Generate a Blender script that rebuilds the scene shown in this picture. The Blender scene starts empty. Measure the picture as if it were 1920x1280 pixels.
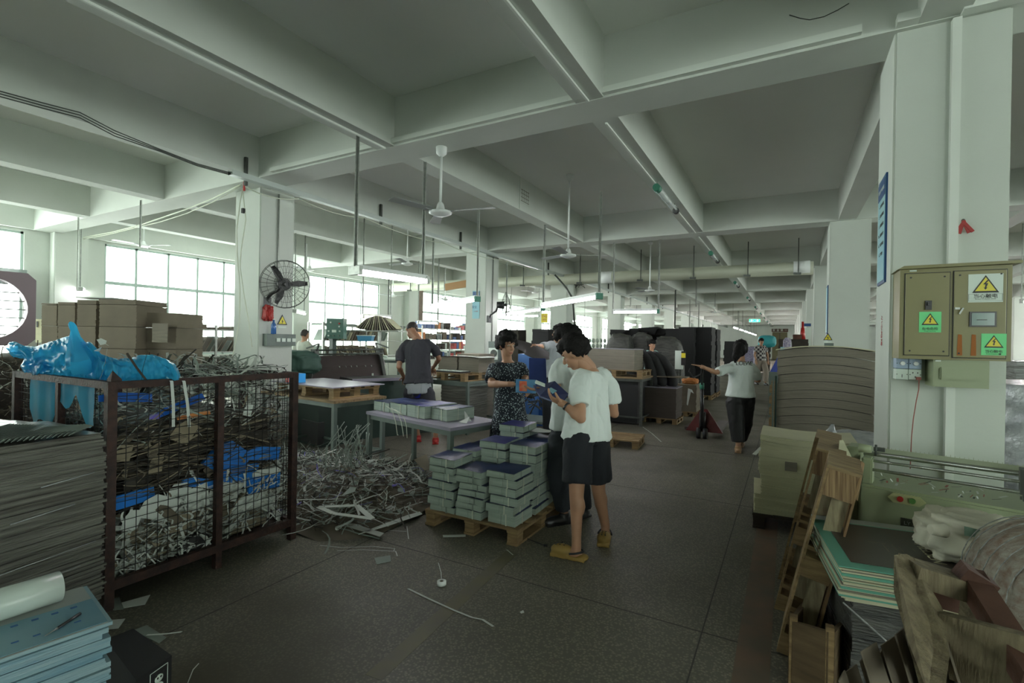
import bpy, bmesh, math, random
from mathutils import Vector, Matrix, noise
random.seed(7)
PI=math.pi
SC=bpy.context.scene; COL=SC.collection
# ---------------------------------------------------------------- camera
YAW,PIT,ROL=math.radians(29.09),math.radians(-.058),math.radians(1.034)
FWD=Vector((-math.sin(YAW)*math.cos(PIT),math.cos(YAW)*math.cos(PIT),math.sin(PIT)))
_r=Vector((math.cos(YAW),math.sin(YAW),0)); _u=_r.cross(FWD)
RT=_r*math.cos(ROL)+_u*math.sin(ROL); UP=_u*math.cos(ROL)-_r*math.sin(ROL)
EYE=Vector((0,0,1.5)); FPX=928.
cam=bpy.data.cameras.new('camera'); camo=bpy.data.objects.new('camera',cam); COL.objects.link(camo)
camo.matrix_world=Matrix((( RT.x,UP.x,-FWD.x,0),(RT.y,UP.y,-FWD.y,0),(RT.z,UP.z,-FWD.z,1.5),(0,0,0,1)))
cam.sensor_width=36; cam.lens=FPX/1920*36; cam.clip_start=.05; cam.clip_end=400
SC.camera=camo
# ---------------------------------------------------------------- sky, exposure
w=bpy.data.worlds.new('overcast_sky'); SC.world=w; w.use_nodes=True
bg=w.node_tree.nodes['Background']; bg.inputs[0].default_value=(.95,1,.96,1); bg.inputs[1].default_value=9.5
vs=SC.view_settings; vs.view_transform='Standard'; vs.look='None'; vs.gamma=1; vs.use_curve_mapping=False; vs.exposure=0.5
cy=SC.cycles
cy.use_denoising=True; cy.max_bounces=10; cy.diffuse_bounces=7; cy.glossy_bounces=3; cy.transmission_bounces=4; cy.transparent_max_bounces=14
cy.sample_clamp_indirect=8; cy.caustics_reflective=False; cy.caustics_refractive=False
def portal(x,y0,y1,z0,z1,rz):
    l=bpy.data.lights.new('window_portal','AREA'); l.shape='RECTANGLE'; l.size=abs(y1-y0); l.size_y=z1-z0
    l.cycles.is_portal=True
    o=bpy.data.objects.new('window_portal',l); COL.objects.link(o); o.location=(x,(y0+y1)/2,(z0+z1)/2)
    o.rotation_euler=(PI/2,0,rz)
    return o
# ---------------------------------------------------------------- pixel -> world helpers (1920x1280 frame)
def ray(u,v): return FWD+RT*((u-960)/FPX)-UP*((v-640)/FPX)
def P(u,v,D): return EYE+ray(u,v)*D
def gz(u,v,z=0.):
    d=ray(u,v); return EYE+d*((z-1.5)/d.z)
def gy(u,v,y):
    d=ray(u,v); return EYE+d*(y/d.y)
def gx(u,v,x):
    d=ray(u,v); return EYE+d*(x/d.x)
# ---------------------------------------------------------------- materials
def M(name,c,rough=.6,metal=0.,n=0.,ns=6.,c2=None,bump=0.,bs=40.,emit=0.,alpha=1.,stretch=(1,1,1),spec=.5,trans=0.):
    m=bpy.data.materials.new(name); m.use_nodes=True; nt=m.node_tree; b=nt.nodes['Principled BSDF']
    b.inputs['Roughness'].default_value=rough; b.inputs['Metallic'].default_value=metal
    b.inputs['Specular IOR Level'].default_value=spec
    col=(*c,1)
    b.inputs['Base Color'].default_value=col
    def coords(s):
        tc=nt.nodes.new('ShaderNodeTexCoord'); mp=nt.nodes.new('ShaderNodeMapping'); mp.inputs['Scale'].default_value=stretch
        nt.links.new(tc.outputs['Object'],mp.inputs[0]); return mp.outputs[0]
    if n>0 or c2:
        t=nt.nodes.new('ShaderNodeTexNoise'); t.inputs['Scale'].default_value=ns; t.inputs['Detail'].default_value=6
        nt.links.new(coords(ns),t.inputs['Vector'])
        r=nt.nodes.new('ShaderNodeValToRGB'); r.color_ramp.elements[0].position=.3; r.color_ramp.elements[1].position=.7
        k=c2 if c2 else tuple(x*(1-n) for x in c)
        r.color_ramp.elements[0].color=(*k,1); r.color_ramp.elements[1].color=col
        nt.links.new(t.outputs['Fac'],r.inputs[0]); nt.links.new(r.outputs[0],b.inputs['Base Color'])
    if bump>0:
        t=nt.nodes.new('ShaderNodeTexNoise'); t.inputs['Scale'].default_value=bs; t.inputs['Detail'].default_value=4
        nt.links.new(coords(bs),t.inputs['Vector'])
        bp=nt.nodes.new('ShaderNodeBump'); bp.inputs['Strength'].default_value=bump; bp.inputs['Distance'].default_value=.02
        nt.links.new(t.outputs['Fac'],bp.inputs['Height']); nt.links.new(bp.outputs[0],b.inputs['Normal'])
    if emit>0:
        b.inputs['Emission Color'].default_value=col; b.inputs['Emission Strength'].default_value=emit
    if alpha<1: b.inputs['Alpha'].default_value=alpha
    if trans>0: b.inputs['Transmission Weight'].default_value=trans
    return m
def pane_mat():
    m=bpy.data.materials.new('window_glass'); m.use_nodes=True; nt=m.node_tree; nt.nodes.clear()
    o=nt.nodes.new('ShaderNodeOutputMaterial'); t=nt.nodes.new('ShaderNodeBsdfTransparent'); t.inputs[0].default_value=(.94,.97,.95,1)
    g=nt.nodes.new('ShaderNodeBsdfGlossy'); g.inputs['Roughness'].default_value=.05
    x=nt.nodes.new('ShaderNodeMixShader'); x.inputs[0].default_value=.06
    nt.links.new(t.outputs[0],x.inputs[1]); nt.links.new(g.outputs[0],x.inputs[2]); nt.links.new(x.outputs[0],o.inputs[0]); return m
G={}
G['glass']=pane_mat()
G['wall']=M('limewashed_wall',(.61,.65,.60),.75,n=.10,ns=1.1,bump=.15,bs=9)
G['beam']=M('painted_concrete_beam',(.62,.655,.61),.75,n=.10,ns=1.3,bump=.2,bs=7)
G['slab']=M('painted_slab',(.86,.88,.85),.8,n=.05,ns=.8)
G['paint']=M('white_conduit',(.70,.74,.69),.5)
G['steel']=M('galvanised_steel',(.42,.44,.41),.42,.7,n=.3,ns=25)
G['dsteel']=M('dark_steel',(.10,.11,.10),.5,.5,n=.3,ns=20)
G['black']=M('matte_black',(.013,.013,.014),.6)
G['blackp']=M('black_plastic',(.02,.02,.022),.35)
G['white']=M('white_enamel',(.80,.83,.82),.4)
G['rust']=M('rusted_brown_steel',(.060,.026,.019),.65,.2,c2=(.020,.011,.010),ns=18,bump=.3,bs=60)
G['wire']=M('cage_wire',(.018,.018,.017),.6,.4)
G['wood']=M('pallet_pine',(.34,.235,.11),.75,c2=(.17,.105,.05),ns=5,stretch=(1,1,9),bump=.25,bs=30)
G['woodx']=M('pallet_pine_along_x',(.31,.22,.11),.75,c2=(.15,.095,.05),ns=4,stretch=(.8,9,9),bump=.2,bs=30)
G['ply']=M('plywood_edge',(.36,.24,.12),.75,c2=(.10,.048,.018),ns=8,stretch=(14,1,.4),bump=.3,bs=20)
G['card']=M('brown_cardboard',(.20,.168,.125),.85,n=.18,ns=5)
G['gboard']=M('grey_board',(.25,.225,.18),.85,n=.22,ns=3,stretch=(1,1,12),bump=.2,bs=20)
G['cream']=M('cream_paper',(.62,.60,.42),.85,n=.12,ns=4,stretch=(1,1,8))
G['paperw']=M('white_paper',(.62,.66,.62),.8,n=.1,ns=8)
G['pages']=M('page_block',(.45,.53,.46),.85,c2=(.31,.38,.33),ns=14,stretch=(.3,.3,12),bump=.2,bs=40)
G['navy']=M('navy_cover',(.010,.022,.10),.3,c2=(.035,.06,.21),ns=3)
G['violet']=M('violet_cover',(.14,.13,.42),.3,c2=(.03,.05,.26),ns=4)
G['blue']=M('blue_board',(.01,.19,.66),.5,n=.25,ns=5)
G['green']=M('machine_green',(.335,.385,.24),.45,n=.12,ns=3)
G['dgreen']=M('dark_green_enamel',(.012,.035,.026),.4,n=.3,ns=5)
G['gpaint']=M('grey_green_table_steel',(.14,.18,.16),.45,n=.2,ns=8)
G['olive']=M('olive_cabinet_paint',(.245,.225,.10),.42,n=.08,ns=3)
G['red']=M('red_paint',(.42,.02,.015),.45,n=.2,ns=9)
G['tube']=M('fluorescent_tube',(1,.96,1),.4,emit=26); G['fartube']=M('far_fluorescent_tube',(1,.90,.93),.4,emit=170)
G['film']=M('stretch_film',(.50,.52,.52),.22,c2=(.20,.20,.19),ns=5,stretch=(1,1,14),bump=.5,bs=18)
G['skin']=M('skin',(.46,.25,.155),.5,n=.1,ns=9)
G['skin2']=M('tanned_skin',(.33,.17,.10),.5,n=.12,ns=9)
G['hair']=M('black_hair',(.006,.005,.005),.7,bump=.4,bs=90,spec=.25)
G['rope']=M('white_cord',(.62,.66,.55),.6)
# ---------------------------------------------------------------- mesh builders
class MB:
    def __init__(s): s.b=bmesh.new()
    def _m(s,f0,mi):
        s.b.faces.ensure_lookup_table()
        for f in s.b.faces[f0:]: f.material_index=mi
    def box(s,c,d,rz=0.,mi=0,R=None,jit=0.):
        n=len(s.b.faces); vs=[]
        R=R or Matrix.Rotation(rz,3,'Z'); c=Vector(c)
        for i in(-1,1):
            for j in(-1,1):
                for k in(-1,1):
                    v=Vector((i*d[0]/2,j*d[1]/2,k*d[2]/2))
                    if jit: v+=Vector([random.uniform(-jit,jit) for _ in range(3)])
                    vs.append(s.b.verts.new(c+R@v))
        for q in((0,1,3,2),(4,6,7,5),(0,4,5,1),(2,3,7,6),(0,2,6,4),(1,5,7,3)): s.b.faces.new([vs[i] for i in q])
        s._m(n,mi); return s
    def bar(s,p,q,wd,th,mi=0,up=Vector((0,0,1))):
        p=Vector(p);q=Vector(q);a=(q-p);L=a.length;a.normalize()
        if abs(a.dot(up))>.98: up=Vector((0,1,0)) if abs(a.y)<.9 else Vector((1,0,0))
        sd=a.cross(up).normalized();u2=sd.cross(a)
        R=Matrix((sd,a,u2)).transposed()
        return s.box((p+q)/2,(wd,L,th),R=R,mi=mi)
    def cone(s,p,q,r1,r2=None,n=12,mi=0,cap=True):
        f0=len(s.b.faces); p=Vector(p);q=Vector(q);r2=r1 if r2 is None else r2
        a=(q-p).normalized(); t=Vector((0,0,1)) if abs(a.z)<.9 else Vector((1,0,0))
        x=a.cross(t).normalized();y=a.cross(x)
        A=[s.b.verts.new(p+(x*math.cos(2*PI*i/n)+y*math.sin(2*PI*i/n))*r1) for i in range(n)]
        B=[s.b.verts.new(q+(x*math.cos(2*PI*i/n)+y*math.sin(2*PI*i/n))*r2) for i in range(n)]
        for i in range(n):
            j=(i+1)%n; s.b.faces.new((A[i],B[i],B[j],A[j])).smooth=n>7
        if cap: s.b.faces.new(A); s.b.faces.new(B[::-1])
        s._m(f0,mi); return s
    def tube(s,pts,r,n=6,mi=0):
        f0=len(s.b.faces); pts=[Vector(p) for p in pts]; rg=[]; x=None
        for i,p in enumerate(pts):
            a=(pts[min(i+1,len(pts)-1)]-pts[max(i-1,0)]).normalized()
            if x is None:
                t=Vector((0,0,1)) if abs(a.z)<.9 else Vector((1,0,0)); x=a.cross(t).normalized()
            else: x=(x-a*x.dot(a)).normalized()
            y=a.cross(x); rr=r[i] if isinstance(r,(list,tuple)) else r
            rg.append([s.b.verts.new(p+(x*math.cos(2*PI*k/n)+y*math.sin(2*PI*k/n))*rr) for k in range(n)])
        for A,B in zip(rg,rg[1:]):
            for i in range(n):
                j=(i+1)%n; s.b.faces.new((A[i],B[i],B[j],A[j])).smooth=True
        s.b.faces.new(rg[0]); s.b.faces.new(rg[-1][::-1])
        s._m(f0,mi); return s
    def ell(s,c,r,R=None,mi=0,sub=2):
        f0=len(s.b.faces); o=bmesh.ops.create_icosphere(s.b,subdivisions=sub,radius=1)
        R=R or Matrix.Identity(3); c=Vector(c)
        for v in o['verts']: v.co=c+R@Vector((v.co.x*r[0],v.co.y*r[1],v.co.z*r[2]))
        s.b.faces.ensure_lookup_table()
        for f in s.b.faces[f0:]: f.smooth=True
        s._m(f0,mi); return s
    def loft(s,rings,mi=0,cap=True,smooth=True):
        f0=len(s.b.faces); rg=[[s.b.verts.new(Vector(p)) for p in r] for r in rings]; n=len(rg[0])
        for A,B in zip(rg,rg[1:]):
            for i in range(n):
                j=(i+1)%n; s.b.faces.new((A[i],A[j],B[j],B[i])).smooth=smooth
        if cap: s.b.faces.new(rg[0][::-1]); s.b.faces.new(rg[-1])
        s._m(f0,mi); return s
    def lathe(s,c,prof,n=20,mi=0):
        c=Vector(c)
        return s.loft([[c+Vector((r*math.cos(2*PI*i/n),r*math.sin(2*PI*i/n),z)) for i in range(n)] for r,z in prof],mi)
    def prism(s,pts,dv,mi=0):
        f0=len(s.b.faces); pts=[Vector(p) for p in pts]; dv=Vector(dv)
        A=[s.b.verts.new(p) for p in pts];B=[s.b.verts.new(p+dv) for p in pts];n=len(A)
        s.b.faces.new(A[::-1]);s.b.faces.new(B)
        for i in range(n): j=(i+1)%n; s.b.faces.new((A[i],A[j],B[j],B[i]))
        s._m(f0,mi); return s
    def quad(s,a,b,c,d,mi=0):
        f=s.b.faces.new([s.b.verts.new(Vector(p)) for p in(a,b,c,d)]); f.material_index=mi; return s
    def strip(s,pts,wv,mi=0,smooth=True):
        f0=len(s.b.faces); vs=[(s.b.verts.new(Vector(p)-Vector(wv)),s.b.verts.new(Vector(p)+Vector(wv))) for p in pts]
        for (a,b),(c,d) in zip(vs,vs[1:]): s.b.faces.new((a,b,d,c)).smooth=smooth
        s._m(f0,mi); return s
    def grid(s,f,nu,nv,mi=0,smooth=True):
        f0=len(s.b.faces); V=[[s.b.verts.new(Vector(f(i/nu,j/nv))) for j in range(nv+1)] for i in range(nu+1)]
        for i in range(nu):
            for j in range(nv): s.b.faces.new((V[i][j],V[i+1][j],V[i+1][j+1],V[i][j+1])).smooth=smooth
        s._m(f0,mi); return s
def obj(name,mb,mats,parent=None,loc=None,rz=0.):
    me=bpy.data.meshes.new(name); b=mb.b if isinstance(mb,MB) else mb
    bmesh.ops.recalc_face_normals(b,faces=b.faces); b.to_mesh(me); b.free()
    for m in (mats if isinstance(mats,(list,tuple)) else [mats]): me.materials.append(G[m] if isinstance(m,str) else m)
    o=bpy.data.objects.new(name,me); COL.objects.link(o)
    if parent: o.parent=parent
    if loc is not None: o.location=loc
    if rz: o.rotation_euler[2]=rz
    return o
def tag(o,label=None,cat=None,group=None,kind=None):
    if label:o['label']=label
    if cat:o['category']=cat
    if group:o['group']=group
    if kind:o['kind']=kind
    return o
def thing(name,label,cat,loc=(0,0,0),rz=0.,group=None):
    o=bpy.data.objects.new(name,None); COL.objects.link(o); o.location=loc; o.rotation_euler[2]=rz; o.empty_display_size=.1
    return tag(o,label,cat,group)
def struct(name,mb,mats,parent=None):
    o=obj(name,mb,mats,parent)
    if not parent:o['kind']='structure'
    return o
def dup(o,parent=None,loc=None,rz=None,label=None,group=None):
    c=o.copy(); COL.objects.link(c); c.parent=parent
    if loc is not None:c.location=loc
    if rz is not None:c.rotation_euler[2]=rz
    if label:c['label']=label
    if group:c['group']=group
    for ch in list(o.children): dup(ch,c)
    return c
def share(o,name=None,parent=None,loc=None,rot=None,scale=None):
    c=o.copy(); COL.objects.link(c); c.parent=parent
    if loc is not None:c.location=loc
    if rot is not None:c.rotation_euler=rot
    if scale is not None:c.scale=scale
    return c
def voxel(mb,vox,smooth=2,disp=None):
    me=bpy.data.meshes.new('t'); bmesh.ops.recalc_face_normals(mb.b,faces=mb.b.faces); mb.b.to_mesh(me); mb.b.free()
    o=bpy.data.objects.new('t',me); COL.objects.link(o)
    r=o.modifiers.new('r','REMESH'); r.mode='VOXEL'; r.voxel_size=vox; r.use_smooth_shade=True
    if smooth:
        s=o.modifiers.new('s','SMOOTH'); s.iterations=smooth; s.factor=.6
    dg=bpy.context.evaluated_depsgraph_get(); e=o.evaluated_get(dg)
    b=bmesh.new(); b.from_mesh(e.to_mesh()); e.to_mesh_clear()
    bpy.data.objects.remove(o); bpy.data.meshes.remove(me)
    out=MB(); out.b.free(); out.b=b
    for f in b.faces:f.smooth=True
    if disp:
        for v in b.verts: v.co+=v.normal*disp(v.co)
    return out
def text_mb(txt,size,R,loc,ext=.001,align='CENTER'):
    cu=bpy.data.curves.new('t','FONT'); cu.body=txt; cu.size=size; cu.extrude=ext; cu.align_x=align; cu.align_y='CENTER'; cu.resolution_u=3
    o=bpy.data.objects.new('t',cu); COL.objects.link(o)
    dg=bpy.context.evaluated_depsgraph_get(); me=bpy.data.meshes.new_from_object(o.evaluated_get(dg),depsgraph=dg)
    b=bmesh.new(); b.from_mesh(me); bpy.data.objects.remove(o); bpy.data.curves.remove(cu); bpy.data.meshes.remove(me)
    for v in b.verts: v.co=Vector(loc)+R@v.co
    m=MB(); m.b.free(); m.b=b; return m
def basis(x,y,z): return Matrix((Vector(x),Vector(y),Vector(z))).transposed()
ORD=['first','second','third','fourth','fifth','sixth','seventh','eighth','ninth','tenth','eleventh','twelfth','thirteenth','fourteenth','fifteenth','sixteenth']+['%s%s'%(a,b) for a in('twenty-','thirty-') for b in('first','second','third','fourth','fifth','sixth','seventh','eighth','ninth')]
# ================================================================ STRUCTURE
XL,XR,YB,YF=-13.5,13.5,-5.,62.
Z0,Z1=1.0,3.53
ZS,ZC=3.58,4.11
BY=[-5.2,-1.68,4.04,9.72,15.0,21.0,26.7,32.4,38.1,43.8,49.5,55.2]
AX=[-13.4,-10.91,-8.42,-6.1,-3.75,-1.40,.95,3.3,5.65,8.0,10.35,12.7]
def floor_mat():
    m=M('terrazzo_floor',(.165,.158,.135),.5,spec=.3); nt=m.node_tree; b=nt.nodes['Principled BSDF']; L=nt.links.new
    tc=nt.nodes.new('ShaderNodeTexCoord')
    def nz(s,d=5,rough=.5):
        t=nt.nodes.new('ShaderNodeTexNoise'); t.inputs['Scale'].default_value=s; t.inputs['Detail'].default_value=d; t.inputs['Roughness'].default_value=rough
        L(tc.outputs['Object'],t.inputs['Vector']); return t.outputs['Fac']
    def ramp(f,a,ca,c,cc):
        r=nt.nodes.new('ShaderNodeValToRGB'); r.color_ramp.elements[0].position=a; r.color_ramp.elements[1].position=c
        r.color_ramp.elements[0].color=(*ca,1); r.color_ramp.elements[1].color=(*cc,1); L(f,r.inputs[0]); return r.outputs[0]
    def mix(f,a,bb,t='MIX'):
        x=nt.nodes.new('ShaderNodeMix'); x.data_type='RGBA'; x.blend_type=t
        if isinstance(f,float): x.inputs[0].default_value=f
        else: L(f,x.inputs[0])
        for i,q in((6,a),(7,bb)):
            if isinstance(q,tuple): x.inputs[i].default_value=(*q,1)
            else: L(q,x.inputs[i])
        return x.outputs[2]
    base=ramp(nz(.7),.35,(.15,.142,.115),.65,(.22,.208,.17))
    v=nt.nodes.new('ShaderNodeTexVoronoi'); v.inputs['Scale'].default_value=70; L(tc.outputs['Object'],v.inputs['Vector'])
    chips=ramp(v.outputs['Distance'],.0,(1.45,1.42,1.3),.55,(.66,.66,.64))
    base=mix(1.,base,chips,'MULTIPLY')
    st=ramp(nz(.45,3),.56,(0,0,0),.66,(1,1,1)); base=mix(st,base,(.075,.066,.045))
    base_r=ramp(nz(1.7,2),.70,(0,0,0),.76,(.5,.5,.5)); base=mix(base_r,base,(.12,.045,.035))
    L(base,b.inputs['Base Color']); L(ramp(nz(2.5),.3,(.46,.46,.46),.7,(.58,.58,.58)),b.inputs['Roughness'])
    return m
m=MB(); m.box((0,28.5,-.1),(27.4,67.4,.2)); fl=struct('floor',m,floor_mat())
G['seam']=M('floor_seam',(.05,.048,.04),.7)
G['brownline']=M('worn_brown_floor_paint',(.16,.095,.06),.5,c2=(.11,.085,.06),ns=7)
G['yline']=M('worn_ochre_floor_paint',(.13,.115,.055),.55,c2=(.11,.10,.075),ns=6)
# recessed-looking brass joints between the terrazzo fields, thin real strips
m=MB()
for x in(-.365,-2.7,-5.1,-7.5,2,4.4,-9.9): m.box((x,27.5,.0006),(.007,69,.0012))
for y in(.4,2.75,5.1,7.4,9.7,12,14.3,17,20,23,26,30): m.box((0,y,.0006),(26.8,.007,.0012))
struct('floor_joint',m,'seam')
m=MB(); m.box((-.12,6.0,.0008),(.15,16.,.0016)); struct('floor_line',m,'brownline')
m=MB()
p,q=gz(960,1035),gz(700,1270); m.bar((p.x,p.y,.0007),(q.x,q.y,.0007),.09,.0014); struct('floor_line',m,'yline')
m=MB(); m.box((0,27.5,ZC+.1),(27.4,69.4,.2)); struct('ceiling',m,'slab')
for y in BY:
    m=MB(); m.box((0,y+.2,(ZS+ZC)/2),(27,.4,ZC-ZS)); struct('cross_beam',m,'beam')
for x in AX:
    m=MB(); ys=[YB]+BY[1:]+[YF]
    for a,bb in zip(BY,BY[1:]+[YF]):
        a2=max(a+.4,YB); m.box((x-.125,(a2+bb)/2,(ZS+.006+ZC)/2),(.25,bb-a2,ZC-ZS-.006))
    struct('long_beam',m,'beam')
# perimeter walls with openings
def wall_x(name,x,wins,z0,z1):
    m=MB(); t=.24; sx=x-t/2 if x<0 else x+t/2
    Y0,Y1=YB,YF
    m.box((sx,(Y0+Y1)/2,z0/2),(t,Y1-Y0,z0)); m.box((sx,(Y0+Y1)/2,(z1+ZC)/2),(t,Y1-Y0,ZC-z1))
    e=Y0
    for a,b in wins+[(Y1,Y1)]:
        if a>e: m.box((sx,(a+e)/2,(z0+z1)/2),(t,a-e,z1-z0))
        e=b
    return struct(name,m,'wall')
WL=[(-4.6,-2.3),(-.9,3.93),(5.28,9.45),(10.65,13.9),(16.35,20.2),(21.7,25.8),(27.6,31.6),(33.3,37.3),(39,43),(44.7,48.7),(50.4,54.4)]
WR=[(-4.6,-2.4),(-1,3.4),(5.2,9.2),(10.8,14.4),(16.3,20.2),(21.7,25.8),(27.6,31.6),(33.3,37.3),(39,43),(44.7,48.7),(50.4,54.4)]
Z0,Z1=1.0,3.53
wall_x('wall_left',XL,WL,Z0,Z1); wall_x('wall_right',XR,WR,Z0,Z1)
m=MB(); m.box((0,YF+.12,ZC/2),(27.4,.24,ZC)); struct('wall_far',m,'wall')
m=MB()
WB=[(-12.6,-8.4),(3.4,6.0),(9.0,12.8)]
e=XL
for a,b in WB+[(XR,XR)]:
    m.box(((a+e)/2,YB-.12,(Z0+Z1)/2),(a-e,.24,Z1-Z0)) if a>e else 0
    e=b
m.box((0,YB-.12,Z0/2),(27.4,.24,Z0)); m.box((0,YB-.12,(Z1+ZC)/2),(27.4,.24,ZC-Z1)); struct('wall_back',m,'wall')
G['mull']=M('window_frame_grey_green',(.40,.50,.46),.45,.2)
wn=0
def window(x,y0,y1,cols,zmid,name):
    s=-1 if x<0 else 1; xc=x+s*.07; zlo=Z0
    f=MB(); yc=(y0+y1)/2; w=y1-y0
    for z in(zlo+.025,Z1-.02): f.box((xc,yc,z),(.06,w,.05))
    f.box((xc,yc,zmid),(.07,w,.075))
    for i,c in enumerate(cols):
        f.box((xc,c,(zlo+Z1)/2),(.06,.05 if 0<i<len(cols)-1 else .05,Z1-zlo))
    fr=obj('window_frame',f,'mull'); fr.name=name; fr['kind']='structure'
    for a,b in zip(cols,cols[1:]):
        for z0,z1 in((zlo+.05,zmid-.037),(zmid+.037,Z1-.04)):
            g=MB(); g.box((xc,(a+b)/2,(z0+z1)/2),(.006,b-a-.05,z1-z0)); obj('pane',g,'glass',fr)
    return fr
for x,WW in((XL,WL),(XR,WR)):
    for a,b in WW:
        wn+=1
        if (a,b)==(5.28,9.45): cols=[5.3,5.92,6.62,7.32,8.01,8.7,9.43]
        elif (a,b)==(10.65,13.9): cols=[10.67,11.43,12.23,13.02,13.88]
        elif (a,b)==(-.9,3.93):
            cols=[-.88,.3,1.5,2.7,3.91]
        else:
            k=max(3,round((b-a)/.8)); cols=[a+.02+(b-a-.04)*i/k for i in range(k+1)]
        window(x,a,b,cols,2.66 if x<0 else 2.6,'window_%d'%wn)
for a,b in WB:
    wn+=1; f=MB(); k=round((b-a)/1.0); cs=[a+.02+(b-a-.04)*i/k for i in range(k+1)]
    for z in(Z0+.025,2.66,Z1-.02): f.box(((a+b)/2,YB-.07,z),(b-a,.06,.06))
    for c in cs: f.box((c,YB-.07,(Z0+Z1)/2),(.05,.06,Z1-Z0))
    fr=struct('window_%d'%wn,f,'mull')
    for p_,q_ in zip(cs,cs[1:]):
        for z0,z1 in((Z0+.05,2.63),(2.69,Z1-.04)): obj('pane',MB().box(((p_+q_)/2,YB-.07,(z0+z1)/2),(q_-p_-.05,.006,z1-z0)),'glass',fr)
    l=portal(0,a,b,Z0,Z1,0); l.location=((a+b)/2,YB-.1,(Z0+Z1)/2); l.rotation_euler=(PI/2,0,PI)
# portals guide the sky light in through each window band (no light of their own)
for a,b in WL[:7]: portal(XL-.1,a,b,Z0,Z1,-PI/2)
for a,b in WR[:7]: portal(XR+.1,a,b,Z0,Z1,PI/2)
# columns
def column(x0,x1,y0,y1,name='column'):
    m=MB(); m.box(((x0+x1)/2,(y0+y1)/2,ZS/2),(x1-x0,y1-y0,ZS)); bmesh.ops.bevel(m.b,geom=[e for e in m.b.edges if abs((e.verts[0].co-e.verts[1].co).z)>1],offset=.012,segments=2,affect='EDGES')
    return struct(name,m,'wall')
RC=[(.59,1.165,4.08,4.68)]+[(.59,1.155,y+.04,y+.62) for y in BY[3:]]+[(.59,1.16,-1.64,-1.05)]
for c in RC: column(*c)
LC=[(-7.03,-6.45,4.31,4.86)]+[(-6.76,-6.19,9.82,10.4)]+[(-6.93,-6.34,y+.04,y+.62) for y in BY[4:]]+[(-6.93,-6.34,-1.64,-1.05)]
for c in LC: column(*c)
for y in BY[1:]:
    for x in(XL+.13,XR-.13,8.1):
        if x==8.1: column(7.8,8.4,y+.04,y+.62)
        else: column(x-.13,x+.13,y+.28,y+.85,'pilaster')
struct('trim_1',MB().box((-13.36,15.75,1.8),(.2,.85,3.56)),M('brown_roller_shutter',(.19,.14,.11),.7,n=.3,ns=9))
# ================================================================ NEAR COLUMN FITTINGS
def ZX(R=None): return basis((1,0,0),(0,0,1),(0,-1,0))      # text facing -Y
RF=basis((1,0,0),(0,0,1),(0,-1,0))
def sign_mesh(parent,x,y,z,w,h,bgm,lines,name='warning_sticker'):
    """triangle lightning warning sticker facing -Y"""
    s=obj(name,MB().box((x,y,z),(w,.002,h)),bgm,parent)
    tw=w*.78; th=tw*.80; zc=z+h*.12; y1=y-.0015
    def tri(k,yy,mi,m): 
        m.prism([(x-tw/2*k,yy,zc-th/2*k-.0),(x+tw/2*k,yy,zc-th/2*k),(x,yy,zc+th*.58*k)],(0,-.0008,0),mi)
    m=MB(); tri(1,y1,0,m); tri(.78,y1-.001,1,m)
    b=tw*.11; yy=y1-.0022
    m.prism([(x+b*.5,yy,zc+b*2.0),(x-b*.9,yy,zc+b*.1),(x-b*.1,yy,zc+b*.1),(x-b*.3,yy,zc-b*1.4),(x-b*.7,yy,zc-b*1.2),(x-b*.1,yy,zc-b*2.3),(x+b*.6,yy,zc-b*1.3),(x+b*.2,yy,zc-b*1.3),(x+b*.8,yy,zc+b*.6),(x+b*.05,yy,zc+b*.6),(x+b*1.1,yy,zc+b*2.0)],(0,-.0006,0),0)
    t=obj('warning_triangle',m,['ink','signyellow'],s)
    for txt,dz,sz in lines: obj('lettering',text_mb(txt,sz,RF,(x,y1-.001,z-h*dz),.0004),'ink',s)
    return s
G['ink']=M('sign_ink',(.03,.03,.03),.5); G['signyellow']=M('sign_yellow',(.72,.62,.03),.4)
G['stwhite']=M('sticker_white',(.66,.75,.68),.45); G['stgreen']=M('sticker_green',(.16,.72,.27),.45)
G['ltblue']=M('poster_blue',(.20,.48,.62),.4,c2=(.38,.62,.62),ns=2); G['pblue']=M('poster_frame_blue',(.012,.07,.22),.4)
G['vent']=M('socket_blue_grey',(.36,.46,.62),.4)
cab=thing('electric_cabinet','large olive metal switch cabinet with three warning triangle stickers on the near column','cabinet',(0,0,0))
yf=3.86
obj('body',MB().box((.862,(yf+4.08)/2,1.712),(.512,4.08-yf,.555)),'olive',cab)
m=MB(); m.prism([(.59,yf-.035,1.985),(1.15,yf-.035,1.992),(1.15,yf-.035,2.008),(.62,yf-.035,2.004)],(0,.26,0)); obj('roof_lip',m,'olive',cab)
def door(x0,x1,z0,z1,nm):
    d=MB(); d.box(((x0+x1)/2,yf-.006,(z0+z1)/2),(x1-x0,.012,z1-z0)); bmesh.ops.bevel(d.b,geom=d.b.edges[:],offset=.003,segments=1,affect='EDGES')
    d=obj('door',d,'olive',cab); s=MB()
    for x in(x0+.025,x1-.025):
        for z in(z0+.025,z1-.025): s.cone((x,yf-.012,z),(x,yf-.016,z),.005,n=8)
    obj('screw',s,'ink',d); return d
g=MB()
for x0,x1,z0,z1 in((.632,.842,1.459,1.958),(.862,1.092,1.450,1.962)): g.box(((x0+x1)/2,yf-.002,(z0+z1)/2),(x1-x0+.008,.006,z1-z0+.008))
obj('door_gap',g,'ink',cab)
dl=door(.632,.842,1.459,1.958,'l'); dr=door(.862,1.092,1.450,1.962,'r')
m=MB(); m.box((.742,yf-.018,1.762),(.03,.014,.055)); m.box((.742,yf-.028,1.77),(.014,.02,.02)); obj('breaker_switch',m,'blackp',dl)
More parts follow.
